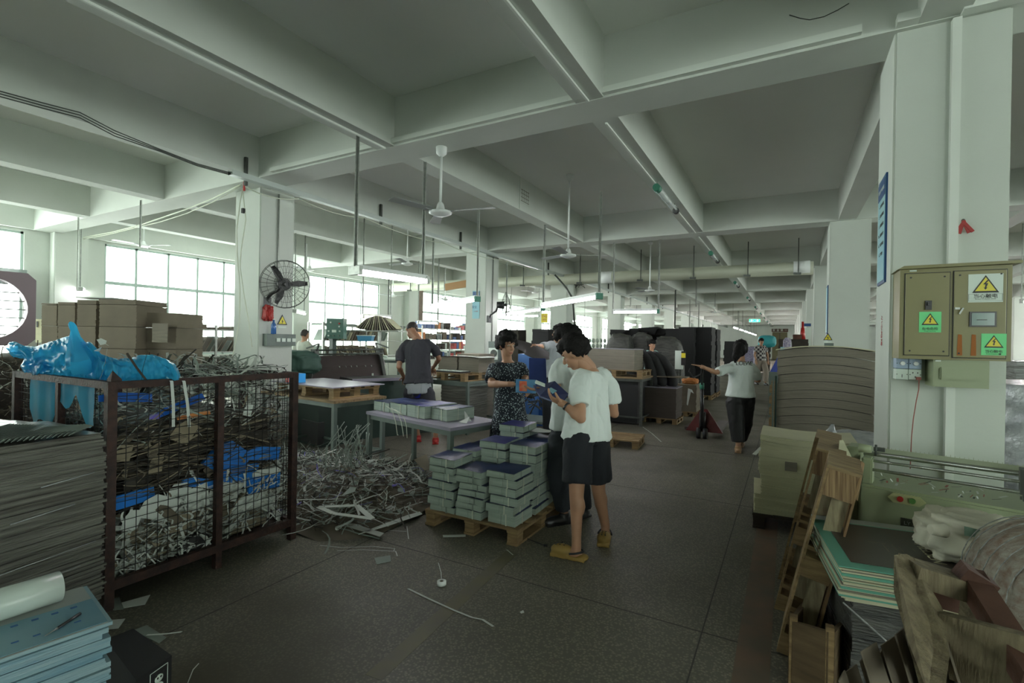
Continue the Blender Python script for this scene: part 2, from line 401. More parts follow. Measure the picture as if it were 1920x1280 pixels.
sign_mesh(dl,.752,yf-.014,1.660,.105,.125,'stgreen',[('有电危险',.33,.019),('Danger electricity',.44,.0075)])
sign_mesh(dr,1.0,yf-.014,1.857,.152,.165,'stwhite',[('当心触电',.29,.027),('Beware of electric shock',.385,.009)])
m=MB()
for a,b,c,d in((.926,1.074,1.822,1.823),(.926,1.074,1.782,1.783),(.926,.927,1.782,1.823),(1.073,1.074,1.782,1.823)): m.box(((a+b)/2,yf-.0165,(c+d)/2-.0),(b-a,.001,d-c))
obj('label_border',m,'ink',dr)
sign_mesh(dr,1.040,yf-.014,1.530,.108,.125,'stgreen',[('当心触电',.33,.019),('Beware of electric shock',.44,.0065)])
m=MB(); m.box((.990,yf-.014,1.676),(.118,.012,.088)); m2=MB(); m2.box((.990,yf-.021,1.676),(.100,.004,.072)); mw=obj('meter_window',m,'blackp',dr); obj('meter_glass',m2,M('meter_face',(.16,.24,.22),.15),mw)
obj('meter_label',MB().box((.985,yf-.0235,1.672),(.045,.001,.004)),'ink',mw)
m=MB(); m.box((.875,yf-.02,1.74),(.022,.016,.012)); m.box((.893,yf-.024,1.725),(.008,.006,.04),R=Matrix.Rotation(.45,3,'Y')); obj('door_handle',m,'steel',dr)
for x in(.89,.952):
    m=MB(); m.prism([(x-.012,yf-.0135,1.462),(x+.013,yf-.0135,1.462),(x+.010,yf-.0135,1.585),(x-.008,yf-.0135,1.587)],(0,-.0006,0)); obj('tape_residue',m,M('orange_glue_residue',(.34,.115,.02),.7),dr)
obj('name_tag',MB().box((.668,yf-.008,1.975),(.034,.003,.009)),'stwhite',cab)
box=thing('distribution_box','small grey-green distribution box hanging below the olive switch cabinet','electrical box')
m=MB(); m.box((.905,3.98,1.352),(.255,.2,.165)); obj('body',m,'green',box)
m=MB(); m.box((.915,3.872,1.352),(.215,.02,.075)); bmesh.ops.bevel(m.b,geom=m.b.edges[:],offset=.006,segments=2,affect='EDGES'); obj('flap_door',m,'green',box)
obj('name_tag',MB().box((.80,3.878,1.427),(.026,.003,.01)),'stwhite',box)
sk=thing('wall_socket','block of four wall sockets and blue-grey dimmer knobs left of the small distribution box','socket')
for i,(x,z,mt) in enumerate(((.645,1.402,'vent'),(.712,1.402,'vent'),(.645,1.332,'stwhite'),(.712,1.332,'stwhite'))):
    p=MB(); p.box((x,4.035,z),(.065,.09,.068)); bmesh.ops.bevel(p.b,geom=p.b.edges[:],offset=.003,segments=1,affect='EDGES'); p=obj('face_plate',p,mt,sk)
    if i<2: obj('dimmer_knob',MB().cone((x+.002,3.99,z),(x+.002,3.972,z),.014,.012,16),'white',p); 
    m=MB()
    for dx in(-.026,.026): m.cone((x+dx,3.991,z),(x+dx,3.988,z),.003,n=6)
    if i==3:
        for dx,dz in((-.012,.012),(.012,.012),(0,-.014)): m.box((x+dx,3.989,z+dz),(.004,.004,.009))
    if i==2: m.box((x,3.989,z-.01),(.003,.004,.02))
    obj('hole',m,'ink',p)
G['pinkcord']=M('faded_red_cord',(.33,.11,.09),.6)
m=MB(); m.box((.726,3.975,1.31),(.022,.028,.018)); m.tube([(.727,3.965,1.3),(.728,3.975,1.24),(.722,4.0,1.17),(.714,4.03,1.05),(.710,4.05,.93),(.708,4.06,.72)],.003,6); tag(obj('power_cord',m,'pinkcord'),'thin faded red power cord dangling from the socket panel','cord')
cd=thing('cable_trunking','white plastic cable trunking running along the beam and down the near column','trunking')
m=MB(); m.box((.895,4.055,2.79),(.045,.05,1.56)); m.box((.895,4.055,.64),(.045,.05,1.27)); obj('vertical_duct',m,'paint',cd)
m=MB(); m.box((-2.7,4.015,3.625),(6.2,.05,.05)); m.box((.73,4.0,3.615),(.29,.08,.055)); m.box((1.06,4.0,3.60),(.30,.08,.055)); obj('horizontal_duct',m,'paint',cd)
# red ribbon tassel
t=thing('ribbon_tassel','small tuft of folded red ribbon tied high on the near column','ribbon',(.945,4.06,2.30))
for a in(-.5,-.25,.35,.62):
    m=MB(); m.box((math.sin(a)*.035,-.008-abs(a)*.01,-.04),(.017,.006,.085),R=Matrix.Rotation(-a,3,'Y')); obj('ribbon_loop',m,'red',t)
obj('knot',MB().ell((0,-.005,0),(.010,.01,.012)),'dsteel',t)
# poster on the column's left face
po=thing('notice_poster','tall blue and white framed notice on the left face of the near column','poster',(.585,0,0))
obj('frame',MB().box((0,4.40,2.335),(.012,.31,.76)),'pblue',po)
obj('sheet',MB().box((-.007,4.40,2.335),(.004,.285,.72)),'ltblue',po)
obj('title_band',MB().box((-.0095,4.40,2.63),(.002,.285,.12)),'pblue',po)
RL=basis((0,-1,0),(0,0,1),(-1,0,0))
obj('lettering',text_mb('安全生产管理制度',.030,RL,(-.011,4.40,2.63),.0004),'stwhite',po)
m=None
for r,txt in enumerate(('一、遵守操作规程','二、保持通道畅通','三、正确使用设备','四、注意用电安全','五、下班关闭电源','六、严禁烟火')):
    obj('lettering',text_mb(txt,.026,RL,(-.0095,4.40,2.52-r*.07),.0004),'ink',po)
fg=MB()
for (dy,dz,a) in((4.28,1.62,0),(4.33,1.55,1)): pass
tag(obj('column_lettering',text_mb('小心地滑',.055,basis((0,0,-1),(0,-1,0),(-1,0,0)),(.587,4.38,1.62),.0008),'red'),'faded red handwritten characters low on the left face of the near column','writing')
# ================================================================ GREY-GREEN CREASING MACHINE
mc=thing('creasing_machine','grey-green cutting machine with long steel guide rails in front of the near column','machine',(0,0,0))
A=Vector((.36,3.36,0)); ang=math.radians(-13); ex=Vector((math.cos(ang),math.sin(ang),0)); ey=Vector((-ex.y,ex.x,0))
def mp(x,y,z): return A+ex*x+ey*y+Vector((0,0,z))
R=Matrix.Rotation(ang,3,'Z')
m=MB(); m.box(mp(.85,.20,.37),(1.7,.40,.74),R=R); bmesh.ops.bevel(m.b,geom=m.b.edges[:],offset=.012,segments=2,affect='EDGES'); obj('body',m,'green',mc)
m=MB(); m.box(mp(-.045,.20,.46),(.07,.16,.92),R=R); m.box(mp(.03,.10,.80),(.05,.10,.16),R=R); bmesh.ops.bevel(m.b,geom=m.b.edges[:],offset=.008,segments=2,affect='EDGES'); obj('end_bracket',m,'green',mc)
G['scale']=M('aged_scale',(.38,.42,.30),.5); G['rail']=M('polished_rail',(.40,.42,.38),.25,.8)
for y,z,r in((.10,.86,.008),(.18,.885,.013),(.07,.815,.009)): obj('guide_rail',MB().cone(mp(0.0,y,z),mp(1.7,y,z),r,n=12),'rail',mc)
m=MB(); m.box(mp(.55,.2,.905),(1.1,.004,.03),R=R)
for i in range(60): m.box(mp(.02+i*.018,.197,.918),(.002,.004,.02 if i%5 else .03),R=R)
obj('measuring_scale',m,'scale',mc)
obj('hand_knob',MB().cone(mp(-.01,.06,.93),mp(.05,.06,.93),.026,.02,14),'green',mc)
m=MB(); m.box(mp(.085,.06,.935),(.05,.025,.02),R=R); m.cone(mp(.07,.05,.90),mp(.07,.05,.96),.006,n=8); obj('clamp_bolt',m,'dsteel',mc)
m=MB(); m.box(mp(.66,.10,.865),(.055,.08,.12),R=R); m.cone(mp(.665,.1,.90),mp(.665,.1,.97),.007,n=8); m.box(mp(.66,.1,.795),(.03,.04,.05),R=R); cr=obj('sliding_clamp',m,'dsteel',mc)
obj('red_knob',MB().ell(mp(.70,.05,.862),(.026,.026,.024)),'red',cr)
m=MB(); m.prism([mp(.13,-.014,.70),mp(.155,-.014,.725),mp(.265,-.014,.725),mp(.29,-.014,.70),mp(.265,-.014,.675),mp(.155,-.014,.675)],ey*.012); pb=obj('push_button_box',m,M('pale_button_plate',(.48,.50,.26),.5),mc)
obj('red_button',MB().cone(mp(.185,-.014,.70),mp(.185,-.028,.70),.014,n=14),'red',pb); obj('green_button',MB().cone(mp(.235,-.014,.70),mp(.235,-.026,.70),.014,n=14),M('green_button',(.10,.25,.06),.5),pb)
m=MB(); m.box(mp(.30,-.004,.565),(.225,.006,.07),R=R); npl=obj('name_plate',m,M('etched_plate',(.10,.10,.075),.4,.5,n=.4,ns=60),mc)
obj('lettering',text_mb('LY 压痕机 厂制造',.026,basis(ex,(0,0,1),-ey),mp(.30,-.008,.575),.0003),'steel',npl); obj('lettering',text_mb('TYPE 1300  No 0625',.015,basis(ex,(0,0,1),-ey),mp(.30,-.008,.549),.0003),'steel',npl)
obj('paper_slot',MB().box(mp(1.02,-.002,.50),(.62,.012,.16),R=R),'black',mc)
m=MB()
for i in range(90):
    x=random.uniform(.05,1.4); y=random.uniform(.05,.35); a=random.uniform(0,3); l=random.uniform(.01,.05)
    m.strip([mp(x,y,.745),mp(x+l*math.cos(a),y+l*math.sin(a),.749+random.random()*.01)],Vector((-math.sin(a),math.cos(a),0))*random.uniform(.002,.006),mi=random.choice((0,0,1,2)))
tag(obj('paper_offcuts',m,['paperw','pinkcord','dsteel']),'tiny paper offcuts littering the bed of the grey-green cutting machine','offcuts',kind='stuff')
# ================================================================ STACK HELPERS
def layers(w,d,z0,h,t,jit,bow=0.,mi=(0,),n=6,rot=0.,gap=0.):
    """many thin sheets/boards as one block with uneven edges; bow = crown height along x"""
    m=MB(); z=z0; k=0
    while z<z0+h-1e-4:
        tt=min(t*random.uniform(.6,1.4),z0+h-z); ox,oy=random.uniform(-jit,jit),random.uniform(-jit,jit); a=random.uniform(-jit,jit)*.6+rot
        c,s=math.cos(a),math.sin(a); ii=mi[k%len(mi)]; k+=1
        def pt(x,y,zz): return Vector((x*c-y*s+ox,x*s+y*c+oy,zz))
        N=n if bow else 1
        def bz(x): return bow*(1-(2*x/w)**2)
        rings=[]
        for i in range(N+1):
            x=-w/2+w*i/N
            rings.append([pt(x,-d/2,z+bz(x)),pt(x,d/2,z+bz(x)),pt(x,d/2,z+tt*(1-gap)+bz(x)),pt(x,-d/2,z+tt*(1-gap)+bz(x))])
        m.loft(rings,ii,smooth=False); z+=tt
    return m
def pallet(parent,w=1.0,d=.8,h=.13,mat='wood',nb=5,blocks=None):
    """a block pallet: deck boards along x, blocks, bottom boards; origin at floor centre"""
    t=.018
    for i in range(nb):
        y=-d/2+.045+(d-.09)*i/(nb-1); obj('deck_board',MB().box((0,y,h-t/2),(w,.09,t),jit=.0015),mat,parent)
    for x in(-w/2+.05,0,w/2-.05):
        obj('bottom_board',MB().box((x,0,t/2),(.09,d,t),jit=.001),mat,parent)
        obj('stringer_board',MB().box((x,0,h-t*1.5),(.09,d,t),jit=.001),mat,parent)
        for y in(-d/2+.05,0,d/2-.05): obj('block',MB().box((x,y,(h-t)/2),(.085,.085,h-3*t),jit=.002),mat,parent)
# ================================================================ CREAM PAPER, BOARDS, FILM AT THE RIGHT OF THE AISLE
s=thing('pallet','dark worn wooden pallet under the cream paper stack','pallet',(.13,4.86,0),.03); pallet(s,.74,.62,.12,M('dark_wet_wood',(.035,.025,.018),.8))
s=thing('paper_stack','tall stack of cream paper reams with a dropped grey slip beside the aisle','paper stack',(.13,4.86,.12),.03)
for i in range(4):
    b=layers(.66,.54,0,.16,.012,.006,bow=-.012 if i<3 else -.02); o=obj('ream',b,'cream',s,(random.uniform(-.02,.02)-(.02 if i<1 else 0),random.uniform(-.015,.015),i*.162),random.uniform(-.03,.03))
p=gy(1483,875,4.56); tag(obj('slip',MB().box((p.x,4.565,p.z),(.085,.012,.07)),'gboard'),'small grey card slip tucked in the front of the cream paper stack','card')
m=MB(); p=P(1434,833,4.33); q=P(1414,852,4.25); m.bar(p,q,.035,.004); tag(obj('paper_strip',m,'paperw'),'white paper strip hanging off the left edge of the cream stack','paper strip')
def crumple(c,r,seed,amp=.12,sub=4,sc=3.):
    m=MB(); m.ell((0,0,0),(1,1,1),sub=sub)
    for v in m.b.verts:
        k=1+amp*noise.noise(v.co*sc+Vector((seed,0,0)))+amp*.7*abs(noise.noise(v.co*sc*2.3+Vector((0,seed,0))))
        q=v.co*k
        p=[math.copysign(abs(q[i])**.62,q[i])*r[i] for i in range(3)]
        v.co=Vector(p)+Vector(c)
    return m
G['silver']=M('silvery_wrap',(.62,.64,.66),.25,.25,c2=(.40,.42,.45),ns=9,bump=.8,bs=16)
s=thing('wrapped_stack','stack wrapped in crinkled silvery plastic behind the cream paper','wrapped stack',(.62,5.45,0))
obj('wrapping',crumple((0,0,.33),(.38,.32,.40),3.1,.10,5,4.),'silver',s)
m=MB(); c=Vector((-.27,-.12,.70)); m.loft([[c+Vector((math.cos(a)*.07,math.sin(a)*.05,0)) for a in [i*PI/4 for i in range(8)]],[c+Vector((math.cos(a)*.03+.01,math.sin(a)*.03,.05)) for a in [i*PI/4 for i in range(8)]],[c+Vector((math.cos(a)*.012+.02,math.sin(a)*.012,.10)) for a in [i*PI/4 for i in range(8)]]]); obj('twisted_end',m,'silver',s)
s=thing('board_stack','broad stack of bowed grey board bundles standing beside the near column','board stack',(.42,7.95,0),0)
pallet(s,1.1,.9,.12)
for i in range(12):
    b=layers(1.06,.92,0,.103,.014,.004,bow=.055,n=10); o=obj('board_bundle',b,'gboard',s,(random.uniform(-.012,.012),random.uniform(-.01,.01),.120+i*.110)); obj('divider_sheet',layers(1.0,.86,0,.007,.007,.002,bow=.055,n=10),'black',s,(0,0,.120+i*.110+.103))
obj('cover_sheet',layers(1.12,.98,0,.012,.006,.01,bow=.06,n=10),'cream',s,(0,0,.120+12*.110))
s=thing('roll_cage_post','green and white steel trolley frame at the left edge of the grey board stack','trolley')
for x,mm in((-.155,'gpaint'),(-.125,'dgreen')): obj('post',MB().box((x,7.46,.55),(.022,.022,1.1)),mm,s)
for z in(.18,.5,.8): obj('cross_bar',MB().box((-.12,7.85,z),(.02,.8,.02)),'gpaint',s)
s=thing('wrapped_pallet_load','tall pallet load in tight silver stretch film just right of the near column','wrapped stack',(1.85,5.35,0))
pallet(s,.9,.9); m=MB()
m.loft([[Vector((x*(.44+.006*math.sin(z*40)),y*(.44+.006*math.cos(z*33)),z)) for x,y in((-1,-1),(1,-1),(1,1),(-1,1))] for z in [ .13+i*.04 for i in range(29)]]); obj('stretch_film',m,'silver',s)
s=thing('wrapped_pallet_load','low grey carton load in stretch film behind the silver load at right edge','wrapped stack',(2.6,7.6,0)); pallet(s,1.1,1.0)
obj('stretch_film',layers(1.0,.95,.13,1.25,.1,.012),'film',s)
# ================================================================ THREE LEANING PALLETS
def lean_pallet(base,top,W,T,label,pos,Lw=.40,tk=.145):
    s=thing('pallet',label,'pallet',(0,0,0),group=None)
    L=(top-base); ln=L.length; l=L.normalized(); w=Vector(W).normalized(); t=w.cross(l).normalized(); 
    if t.dot(RT)<0:t=-t
    R=basis(t,w,l)
    def pt(a,b,c): return base+t*a+w*b+l*c
    b0=.011
    for a in(b0/2,tk-b0/2):
        for wi in(.05,.20,.35): obj('deck_board',MB().box(pt(a,wi,ln/2),(b0,.085,ln),R=R,jit=.0012),'wood' if a<.1 else 'plyx',s)
    for i,c in enumerate((.055,ln*.47,ln-.075)):
        for wi in(.05,.20,.35): obj('block',MB().box(pt(tk/2,wi,c),(tk-2*b0,.09,.10 if i<2 else .14),R=R,jit=.0012),('ply' if i==2 else 'wood'),s)
    obj('stringer_board',MB().box(pt(tk*.62,.07,ln*.5),(tk*.5,.018,ln*.93),R=R),G['whitewood'],s)
    obj('end_board',MB().box(pt(tk*.5,.2,ln-.004),(tk,.40,.016),R=R),'woodx',s)
    return s
G['plyx']=M('plywood_sheet',(.30,.19,.09),.75,c2=(.15,.085,.04),ns=9,stretch=(10,1,1))
G['whitewood']=M('whitish_stained_board',(.50,.43,.27),.75,c2=(.22,.18,.11),ns=5,stretch=(9,9,1))
lean_pallet(P(1455,1222,2.42),P(1551,872,2.42),(.08,1,0),None,'front one of three narrow pallets leaning to the right, with a yellow middle block',0)
lean_pallet(P(1450,1145,2.82),P(1531,840,2.82),(.08,1,0),None,'middle one of the three narrow leaning pallets',1)
lean_pallet(P(1457,1090,3.18),P(1528,820,3.18),(.08,1,0),None,'farthest of the three narrow leaning pallets, next to the cream paper',2)
m=MB(); m.prism([P(1574,825,2.95),P(1601,880,2.75),P(1570,868,2.8)],Vector((.02,.015,0))); tag(obj('triangular_offcut',m,'cream'),'pale triangular board offcut wedged between the tops of the leaning pallets','board')
m=MB(); m.bar(P(1606,868,2.6),P(1592,932,2.55),.05,.014); m.bar(P(1616,866,2.75),P(1603,936,2.7),.012,.05); tag(obj('broken_plywood_piece',m,'ply'),'splintered brown plywood piece at the top right of the leaning pallets','plywood')
G['darkply']=M('dark_plywood',(.15,.10,.05),.8,c2=(.08,.05,.025),ns=5,stretch=(1,1,6))
# low wooden crate frame at the foot
s=thing('wooden_crate','open rough wooden crate frame standing at the foot of the leaning pallets','crate')
cA,cB,cC,cD=P(1488,1162,2.15),P(1556,1182,2.05),P(1600,1140,2.6),P(1520,1120,2.7)
hh=Vector((0,0,-.30))
for a,b,mm in((cA,cB,'darkply'),(cB,cC,'darkply'),(cD,cA,'darkply')):
    n=(b-a).cross(Vector((0,0,1))).normalized()*.018; m=MB(); m.prism([a,b,b+hh,a+hh],n); obj('side_board',m,mm,s)
for c in(cA,cB): obj('corner_post',MB().bar(c+Vector((0,0,.02)),c+Vector((0,0,-(c.z)+.0)),.03,.03),'wood',s)
# ================================================================ COVER-BOARD STACK AND FOREGROUND HEAP
G['teal']=M('mint_teal_card',(.14,.42,.32),.45,n=.1); G['dbrown']=M('dark_brown_print',(.075,.062,.05),.35,c2=(.05,.042,.036),ns=3)
e1=(gz(1690,1085,.58)-gz(1565,1065,.58)); e1.z=0; e1.normalize(); a1=math.atan2(e1.y,e1.x)
c0=gz(1565,1066,.58)
def lp(x,y,z=0): return Vector((c0.x,c0.y,z))+Matrix.Rotation(a1,3,'Z')@Vector((x,y,0))
s=thing('cover_board_stack','stack of mint-edged dark brown printed cover boards right of the leaning pallets','printed boards',(0,0,0))
cc=lp(.30,.31)
b=layers(.56,.62,0,.12,.008,.012,mi=(0,1,0,2)); obj('board_layers',b,['cream','teal','gboard'],s,(cc.x,cc.y,.465),a1)
obj('cover_back_row',MB().box((0,0,0),(.56,.62,.004)),M('pale_grey_card',(.33,.36,.34),.5),s,(lp(.31,.385).x,lp(.31,.385).y,.588),a1)
obj('mint_board',MB().box((0,0,0),(.56,.60,.004)),'teal',s,(lp(.295,.300).x,lp(.295,.300).y,.594),a1)
pr=obj('dark_print',MB().box((0,0,0),(.49,.52,.002)),'dbrown',s,(lp(.315,.320).x,lp(.315,.320).y,.5975),a1)
Rt=Matrix.Rotation(PI/2+PI,3,'Z')
pt_=MB(); obj('lettering',text_mb('HELSEN',.066,Rt,(.10,-.02,.0016),.0004),'cream',pr); 
m=MB()
for i,x in enumerate((-.06,-.02,.0,.05)): m.box((x,-.02+.02*(i%2),.0014),(.003,.10-.02*i,.0006))
m.box((-.08,.03,.0014),(.07,.003,.0006)); obj('line_drawing',m,'gboard',pr)['kind']='stuff'
s=thing('wrapped_board_stack','black film wrapped board stack under the mint cover boards','wrapped stack',(0,0,0))
G['bfilm']=M('black_stretch_film',(.035,.036,.034),.28,c2=(.11,.11,.10),ns=4,stretch=(1.5,1.5,9),bump=.6,bs=14)
obj('wrapped_block',layers(.50,.56,0,.44,.05,.006),'bfilm',s,(lp(.32,.31).x,lp(.32,.31).y,.02),a1)
m=MB(); m.box((0,0,0),(.54,.60,.012)); obj('card_slip_sheet',m,'cream',s,(cc.x,cc.y,.462),a1+.03)
m=MB(); m.tube([lp(.03,-.005,.45),lp(.07,-.015,.42),lp(.12,-.02,.38),lp(.18,-.02,.33)],.004,5); obj('film_edge',m,'film',s)
G['tan']=M('tan_canvas_wrap',(.62,.60,.50),.8,c2=(.50,.47,.37),ns=3,bump=.5,bs=7)
s=thing('wrapped_bundle','lumpy pale canvas-wrapped bundle lying on the mint cover boards','bundle',(0,0,0))
q=P(1822,1008,2.12); o=obj('wrapper',crumple((0,0,0),(.175,.15,.095),8.3,.34,5,2.8),'tan',s,(q.x,q.y,q.z),-.25)
m=MB(); q2=P(1744,992,2.02); m.cone(q2,q2+Vector((.05,.02,0)),.02,.03,10); obj('folded_end',m,'tan',s)
m=MB(); m.grid(lambda a,b:P(1808+65*a,986+16*a+8*b*(1-a)+10*b,1.985-.01*math.sin(a*3)),6,2); obj('green_stain_patch',m,M('mint_tape',(.27,.42,.33),.6),s)
G['roll']=M('grey_striped_wadding_roll',(.38,.36,.31),.6,c2=(.22,.15,.11),ns=5,stretch=(1,8,8),bump=.6,bs=10)
s=thing('wadding_roll','big round roll of striped wadding in clear film at the right edge','roll',(0,0,0))
q=P(2004,1122,1.72); m=MB(); ax=(RT*.35+FWD*.9).normalized(); 
for k in range(9): pass
n=40; rings=[]; xx=ax.cross(Vector((0,0,1))).normalized(); yy=xx.cross(ax)
for i in range(17):
    u_=-.30+.6*i/16; rr=.235*(1-abs(u_/.34)**3.0)**.5+.006*math.sin(i*2.1)
    rings.append([q+ax*u_+(xx*math.cos(2*PI*k/n)+yy*math.sin(2*PI*k/n))*(rr+.004*math.sin(k*1.7+i)) for k in range(n)])
obj('rolled_wadding',m.loft(rings),'roll',s)
m=MB()
for j in range(7):
    r0=.245-.003*j; m.tube([q+ax*(-.22+.07*j)+(xx*math.cos(a)+yy*math.sin(a))*(.012+.235*(1-abs((-.22+.07*j)/.34)**3)**.5) for a in [k*PI/14 for k in range(29)]],.0022,4)
obj('film_ridge',m,'film',s)
# broken pallet in the foreground
G['oldwood']=M('old_grey_wood',(.23,.19,.115),.8,c2=(.10,.075,.042),ns=5,stretch=(7,7,1.2),bump=.4,bs=25)
G['redwood']=M('reddish_dark_wood',(.115,.05,.030),.8,c2=(.055,.024,.016),ns=6,bump=.4,bs=20)
s=thing('broken_pallet','broken wooden pallet frame tipped up in the bottom right foreground','pallet')
def plank(a,b,wd,th,mat,up=Vector((0,0,1)),nm='plank'): return obj(nm,MB().bar(a,b,wd,th,up=up),mat,s)
vw=-FWD
m=MB(); m.prism([P(1676,1040,1.45),P(1690,1048,1.44),P(1742,1145,1.32),P(1752,1235,1.2),P(1740,1300,1.1),P(1728,1300,1.1),P(1700,1195,1.25),P(1676,1110,1.36)],Vector((.035,.03,0))); obj('split_plank',m,'oldwood',s)
plank(P(1700,1066,1.44),P(1806,1100,1.42),.10,.055,'oldwood'); plank(P(1722,1110,1.50),P(1802,1130,1.46),.04,.05,'redwood')
plank(P(1818,1082,1.42),P(1945,1285,1.12),.055,.06,'redwood'); obj('charred_block',MB().box(P(1822,1092,1.40),(.075,.075,.07),R=Matrix.Rotation(.5,3,'Y')),'redwood',s)
plank(P(1818,1120,1.40),P(1808,1215,1.34),.035,.03,'oldwood'); plank(P(1775,1208,1.30),P(1950,1262,1.15),.03,.16,'oldwood')
plank(P(1748,1180,1.40),P(1742,1300,1.15),.03,.05,'redwood')
# cardboard offcuts in the corner
s=thing('corrugated_offcuts','fanned bunch of brown corrugated card offcuts in the bottom right corner','cardboard')
rr=random.Random(4)
for i in range(16):
    u0=1580+i*17+rr.uniform(-6,6); v0=1275-95*math.sin(min(1,i/7)*PI/2)*.9+rr.uniform(-12,12); d=1.33+rr.uniform(-.06,.06)
    a=P(u0,v0,d); b=P(u0+60,v0+190,d-.06); n=Vector((.004,.003,0)); wv=RT*rr.uniform(.018,.035)+FWD*.02
    m=MB(); m.prism([a-wv,a+wv,b+wv,b-wv],n); obj('card_piece',m,'card',s)
for u0,v0,u1,v1,lab in((1745,1168,1800,1240,'flat pale pink board with knots behind the broken pallet'),):
    m=MB(); m.prism([P(1735,1168,1.62),P(1805,1178,1.62),P(1850,1300,1.3),P(1765,1300,1.3)],Vector((.01,.01,-.012))); tag(obj('board',m,'wood'),lab,'board')
m=MB(); c=gz(1800,1150,.45); m.box((c.x+.25,c.y+.22,.24),(.62,.42,.48),rz=-.1); tag(obj('wrapped_board_stack',m,'bfilm'),'grey film wrapped stack under the striped roll','wrapped stack')
# ================================================================ STRIP / SCRAP GENERATORS
def ribbon(m,c,L,wd,rr,mi,curl=1.,flat=0.,n=5):
    a=rr.uniform(0,2*PI); el=rr.uniform(-1,1)*(1-flat)*.9; d=Vector((math.cos(a)*math.cos(el),math.sin(a)*math.cos(el),math.sin(el)))
    t=Vector((rr.uniform(-1,1),rr.uniform(-1,1),rr.uniform(-1,1)*(1-flat)+flat*0)).normalized()*curl
    p=Vector(c); pts=[p.copy()]
    for i in range(n):
        d=(d+t*(1.3/n)+Vector((rr.uniform(-.2,.2),rr.uniform(-.2,.2),rr.uniform(-.2,.2)*(1-flat)))).normalized(); p=p+d*(L/n); pts.append(p.copy())
    wv=d.cross(Vector((rr.uniform(-.5,.5),rr.uniform(-.5,.5),1))).normalized()*wd/2
    m.strip(pts,wv,mi)
def scrap(m,c,s,rr,mi,flat=0.):
    R=Matrix.Rotation(rr.uniform(0,6.3),3,'Z')@Matrix.Rotation(rr.uniform(-1.3,1.3)*(1-flat),3,'X')@Matrix.Rotation(rr.uniform(-.8,.8)*(1-flat),3,'Y')
    k=rr.choice((3,4,4,5)); pts=[Vector(c)+R@Vector((math.cos(i*2*PI/k+rr.uniform(-.3,.3))*s*rr.uniform(.5,1),math.sin(i*2*PI/k)*s*rr.uniform(.5,1),0)) for i in range(k)]
    m.prism(pts,R@Vector((0,0,.0015)),mi)
def clampb(m,x0,x1,y0,y1,z0,z1):
    for v in m.b.verts:
        v.co.x=min(max(v.co.x,x0),x1);v.co.y=min(max(v.co.y,y0),y1);v.co.z=min(max(v.co.z,z0),z1)
G['bstrip']=M('brown_card_strips',(.15,.125,.09),.85,n=.3,ns=8); G['kraft']=M('kraft_card_scrap',(.26,.22,.15),.85,n=.2)
G['wstrip']=M('white_paper_strips',(.50,.53,.49),.8,n=.15,ns=8); G['dkstrip']=M('dark_card_strips',(.05,.043,.034),.85,n=.3)
G['gstrip']=M('grey_green_paper_strips',(.27,.32,.28),.8,n=.2); G['orange']=M('orange_printed_scrap',(.60,.22,.06),.6); G['lilac']=M('violet_printed_scrap',(.14,.11,.5),.5)
# ================================================================ WASTE CAGE
CX0,CX1,CY0,CY1,CH=-4.50,-3.20,1.29,2.43,1.24
cg=thing('waste_cage','rusty brown steel mesh cage full of paper offcuts at left','cage',((CX0+CX1)/2,(CY0+CY1)/2,0))
ox,oy=(CX0+CX1)/2,(CY0+CY1)/2
def cgp(x,y,z): return (x-ox,y-oy,z)
def cobj(n,m,mt): return obj(n,m,mt,cg)
for x in(CX0,CX1):
    for y in(CY0,CY1): cobj('corner_post',MB().box(cgp(x,y,CH/2),(.045,.045,CH)),'rust')
for x,y in((CX1,1.88),(CX0,1.86),(-3.83,CY0),(-3.83,CY1)): cobj('middle_post',MB().box(cgp(x,y,CH/2),(.040,.040,CH)),'rust')
for z,th in((CH-.02,.04),(.13,.05)):
    for y in(CY0,CY1): cobj('rail',MB().box(cgp((CX0+CX1)/2,y,z),(CX1-CX0,.042,th)),'rust')
    for x in(CX0,CX1): cobj('rail',MB().box(cgp(x,(CY0+CY1)/2,z),(.042,CY1-CY0,th)),'rust')
cobj('gusset_plate',MB().prism([cgp(CX1-.05,CY0,CH),cgp(CX1,CY0,CH),cgp(CX1,CY0+.05,CH),cgp(CX1-.01,CY0+.01,CH+.05)],(0,0,.01)),'rust')
def meshpanel(a,b,z0,z1,st=.052):
    m=MB(); a=Vector(a);b=Vector(b);L=(b-a).length; n=int(L/st); d=(b-a)/n; w=.0032
    for i in range(1,n): m.bar(cgp(*(a+d*i+Vector((0,0,z0)))),cgp(*(a+d*i+Vector((0,0,z1)))),w,w)
    k=int((z1-z0)/st)
    for j in range(1,k):
        z=z0+(z1-z0)*j/k; m.bar(cgp(a.x,a.y,z),cgp(b.x,b.y,z),w,w)
    o=cobj('wire_mesh_panel',m,'wire'); o['kind']='stuff'
for y0,y1 in((CY0+.02,1.86),(1.90,CY1-.02)):
    meshpanel((CX1,y0,0),(CX1,y1,0),.15,CH-.03); meshpanel((CX0,y0,0),(CX0,y1,0),.15,CH-.03)
for x0,x1 in((CX0+.02,-3.85),(-3.81,CX1-.02)): meshpanel((x0,CY0,0),(x1,CY0,0),.15,CH-.03); meshpanel((x0,CY1,0),(x1,CY1,0),.15,CH-.03)
cobj('bottom_tray',MB().box(cgp(ox,oy,.115),(1.26,1.1,.02)),'rust')
rr=random.Random(11)
xa,xb,ya,yb=CX0+.04,CX1-.03,CY0+.04,CY1-.03
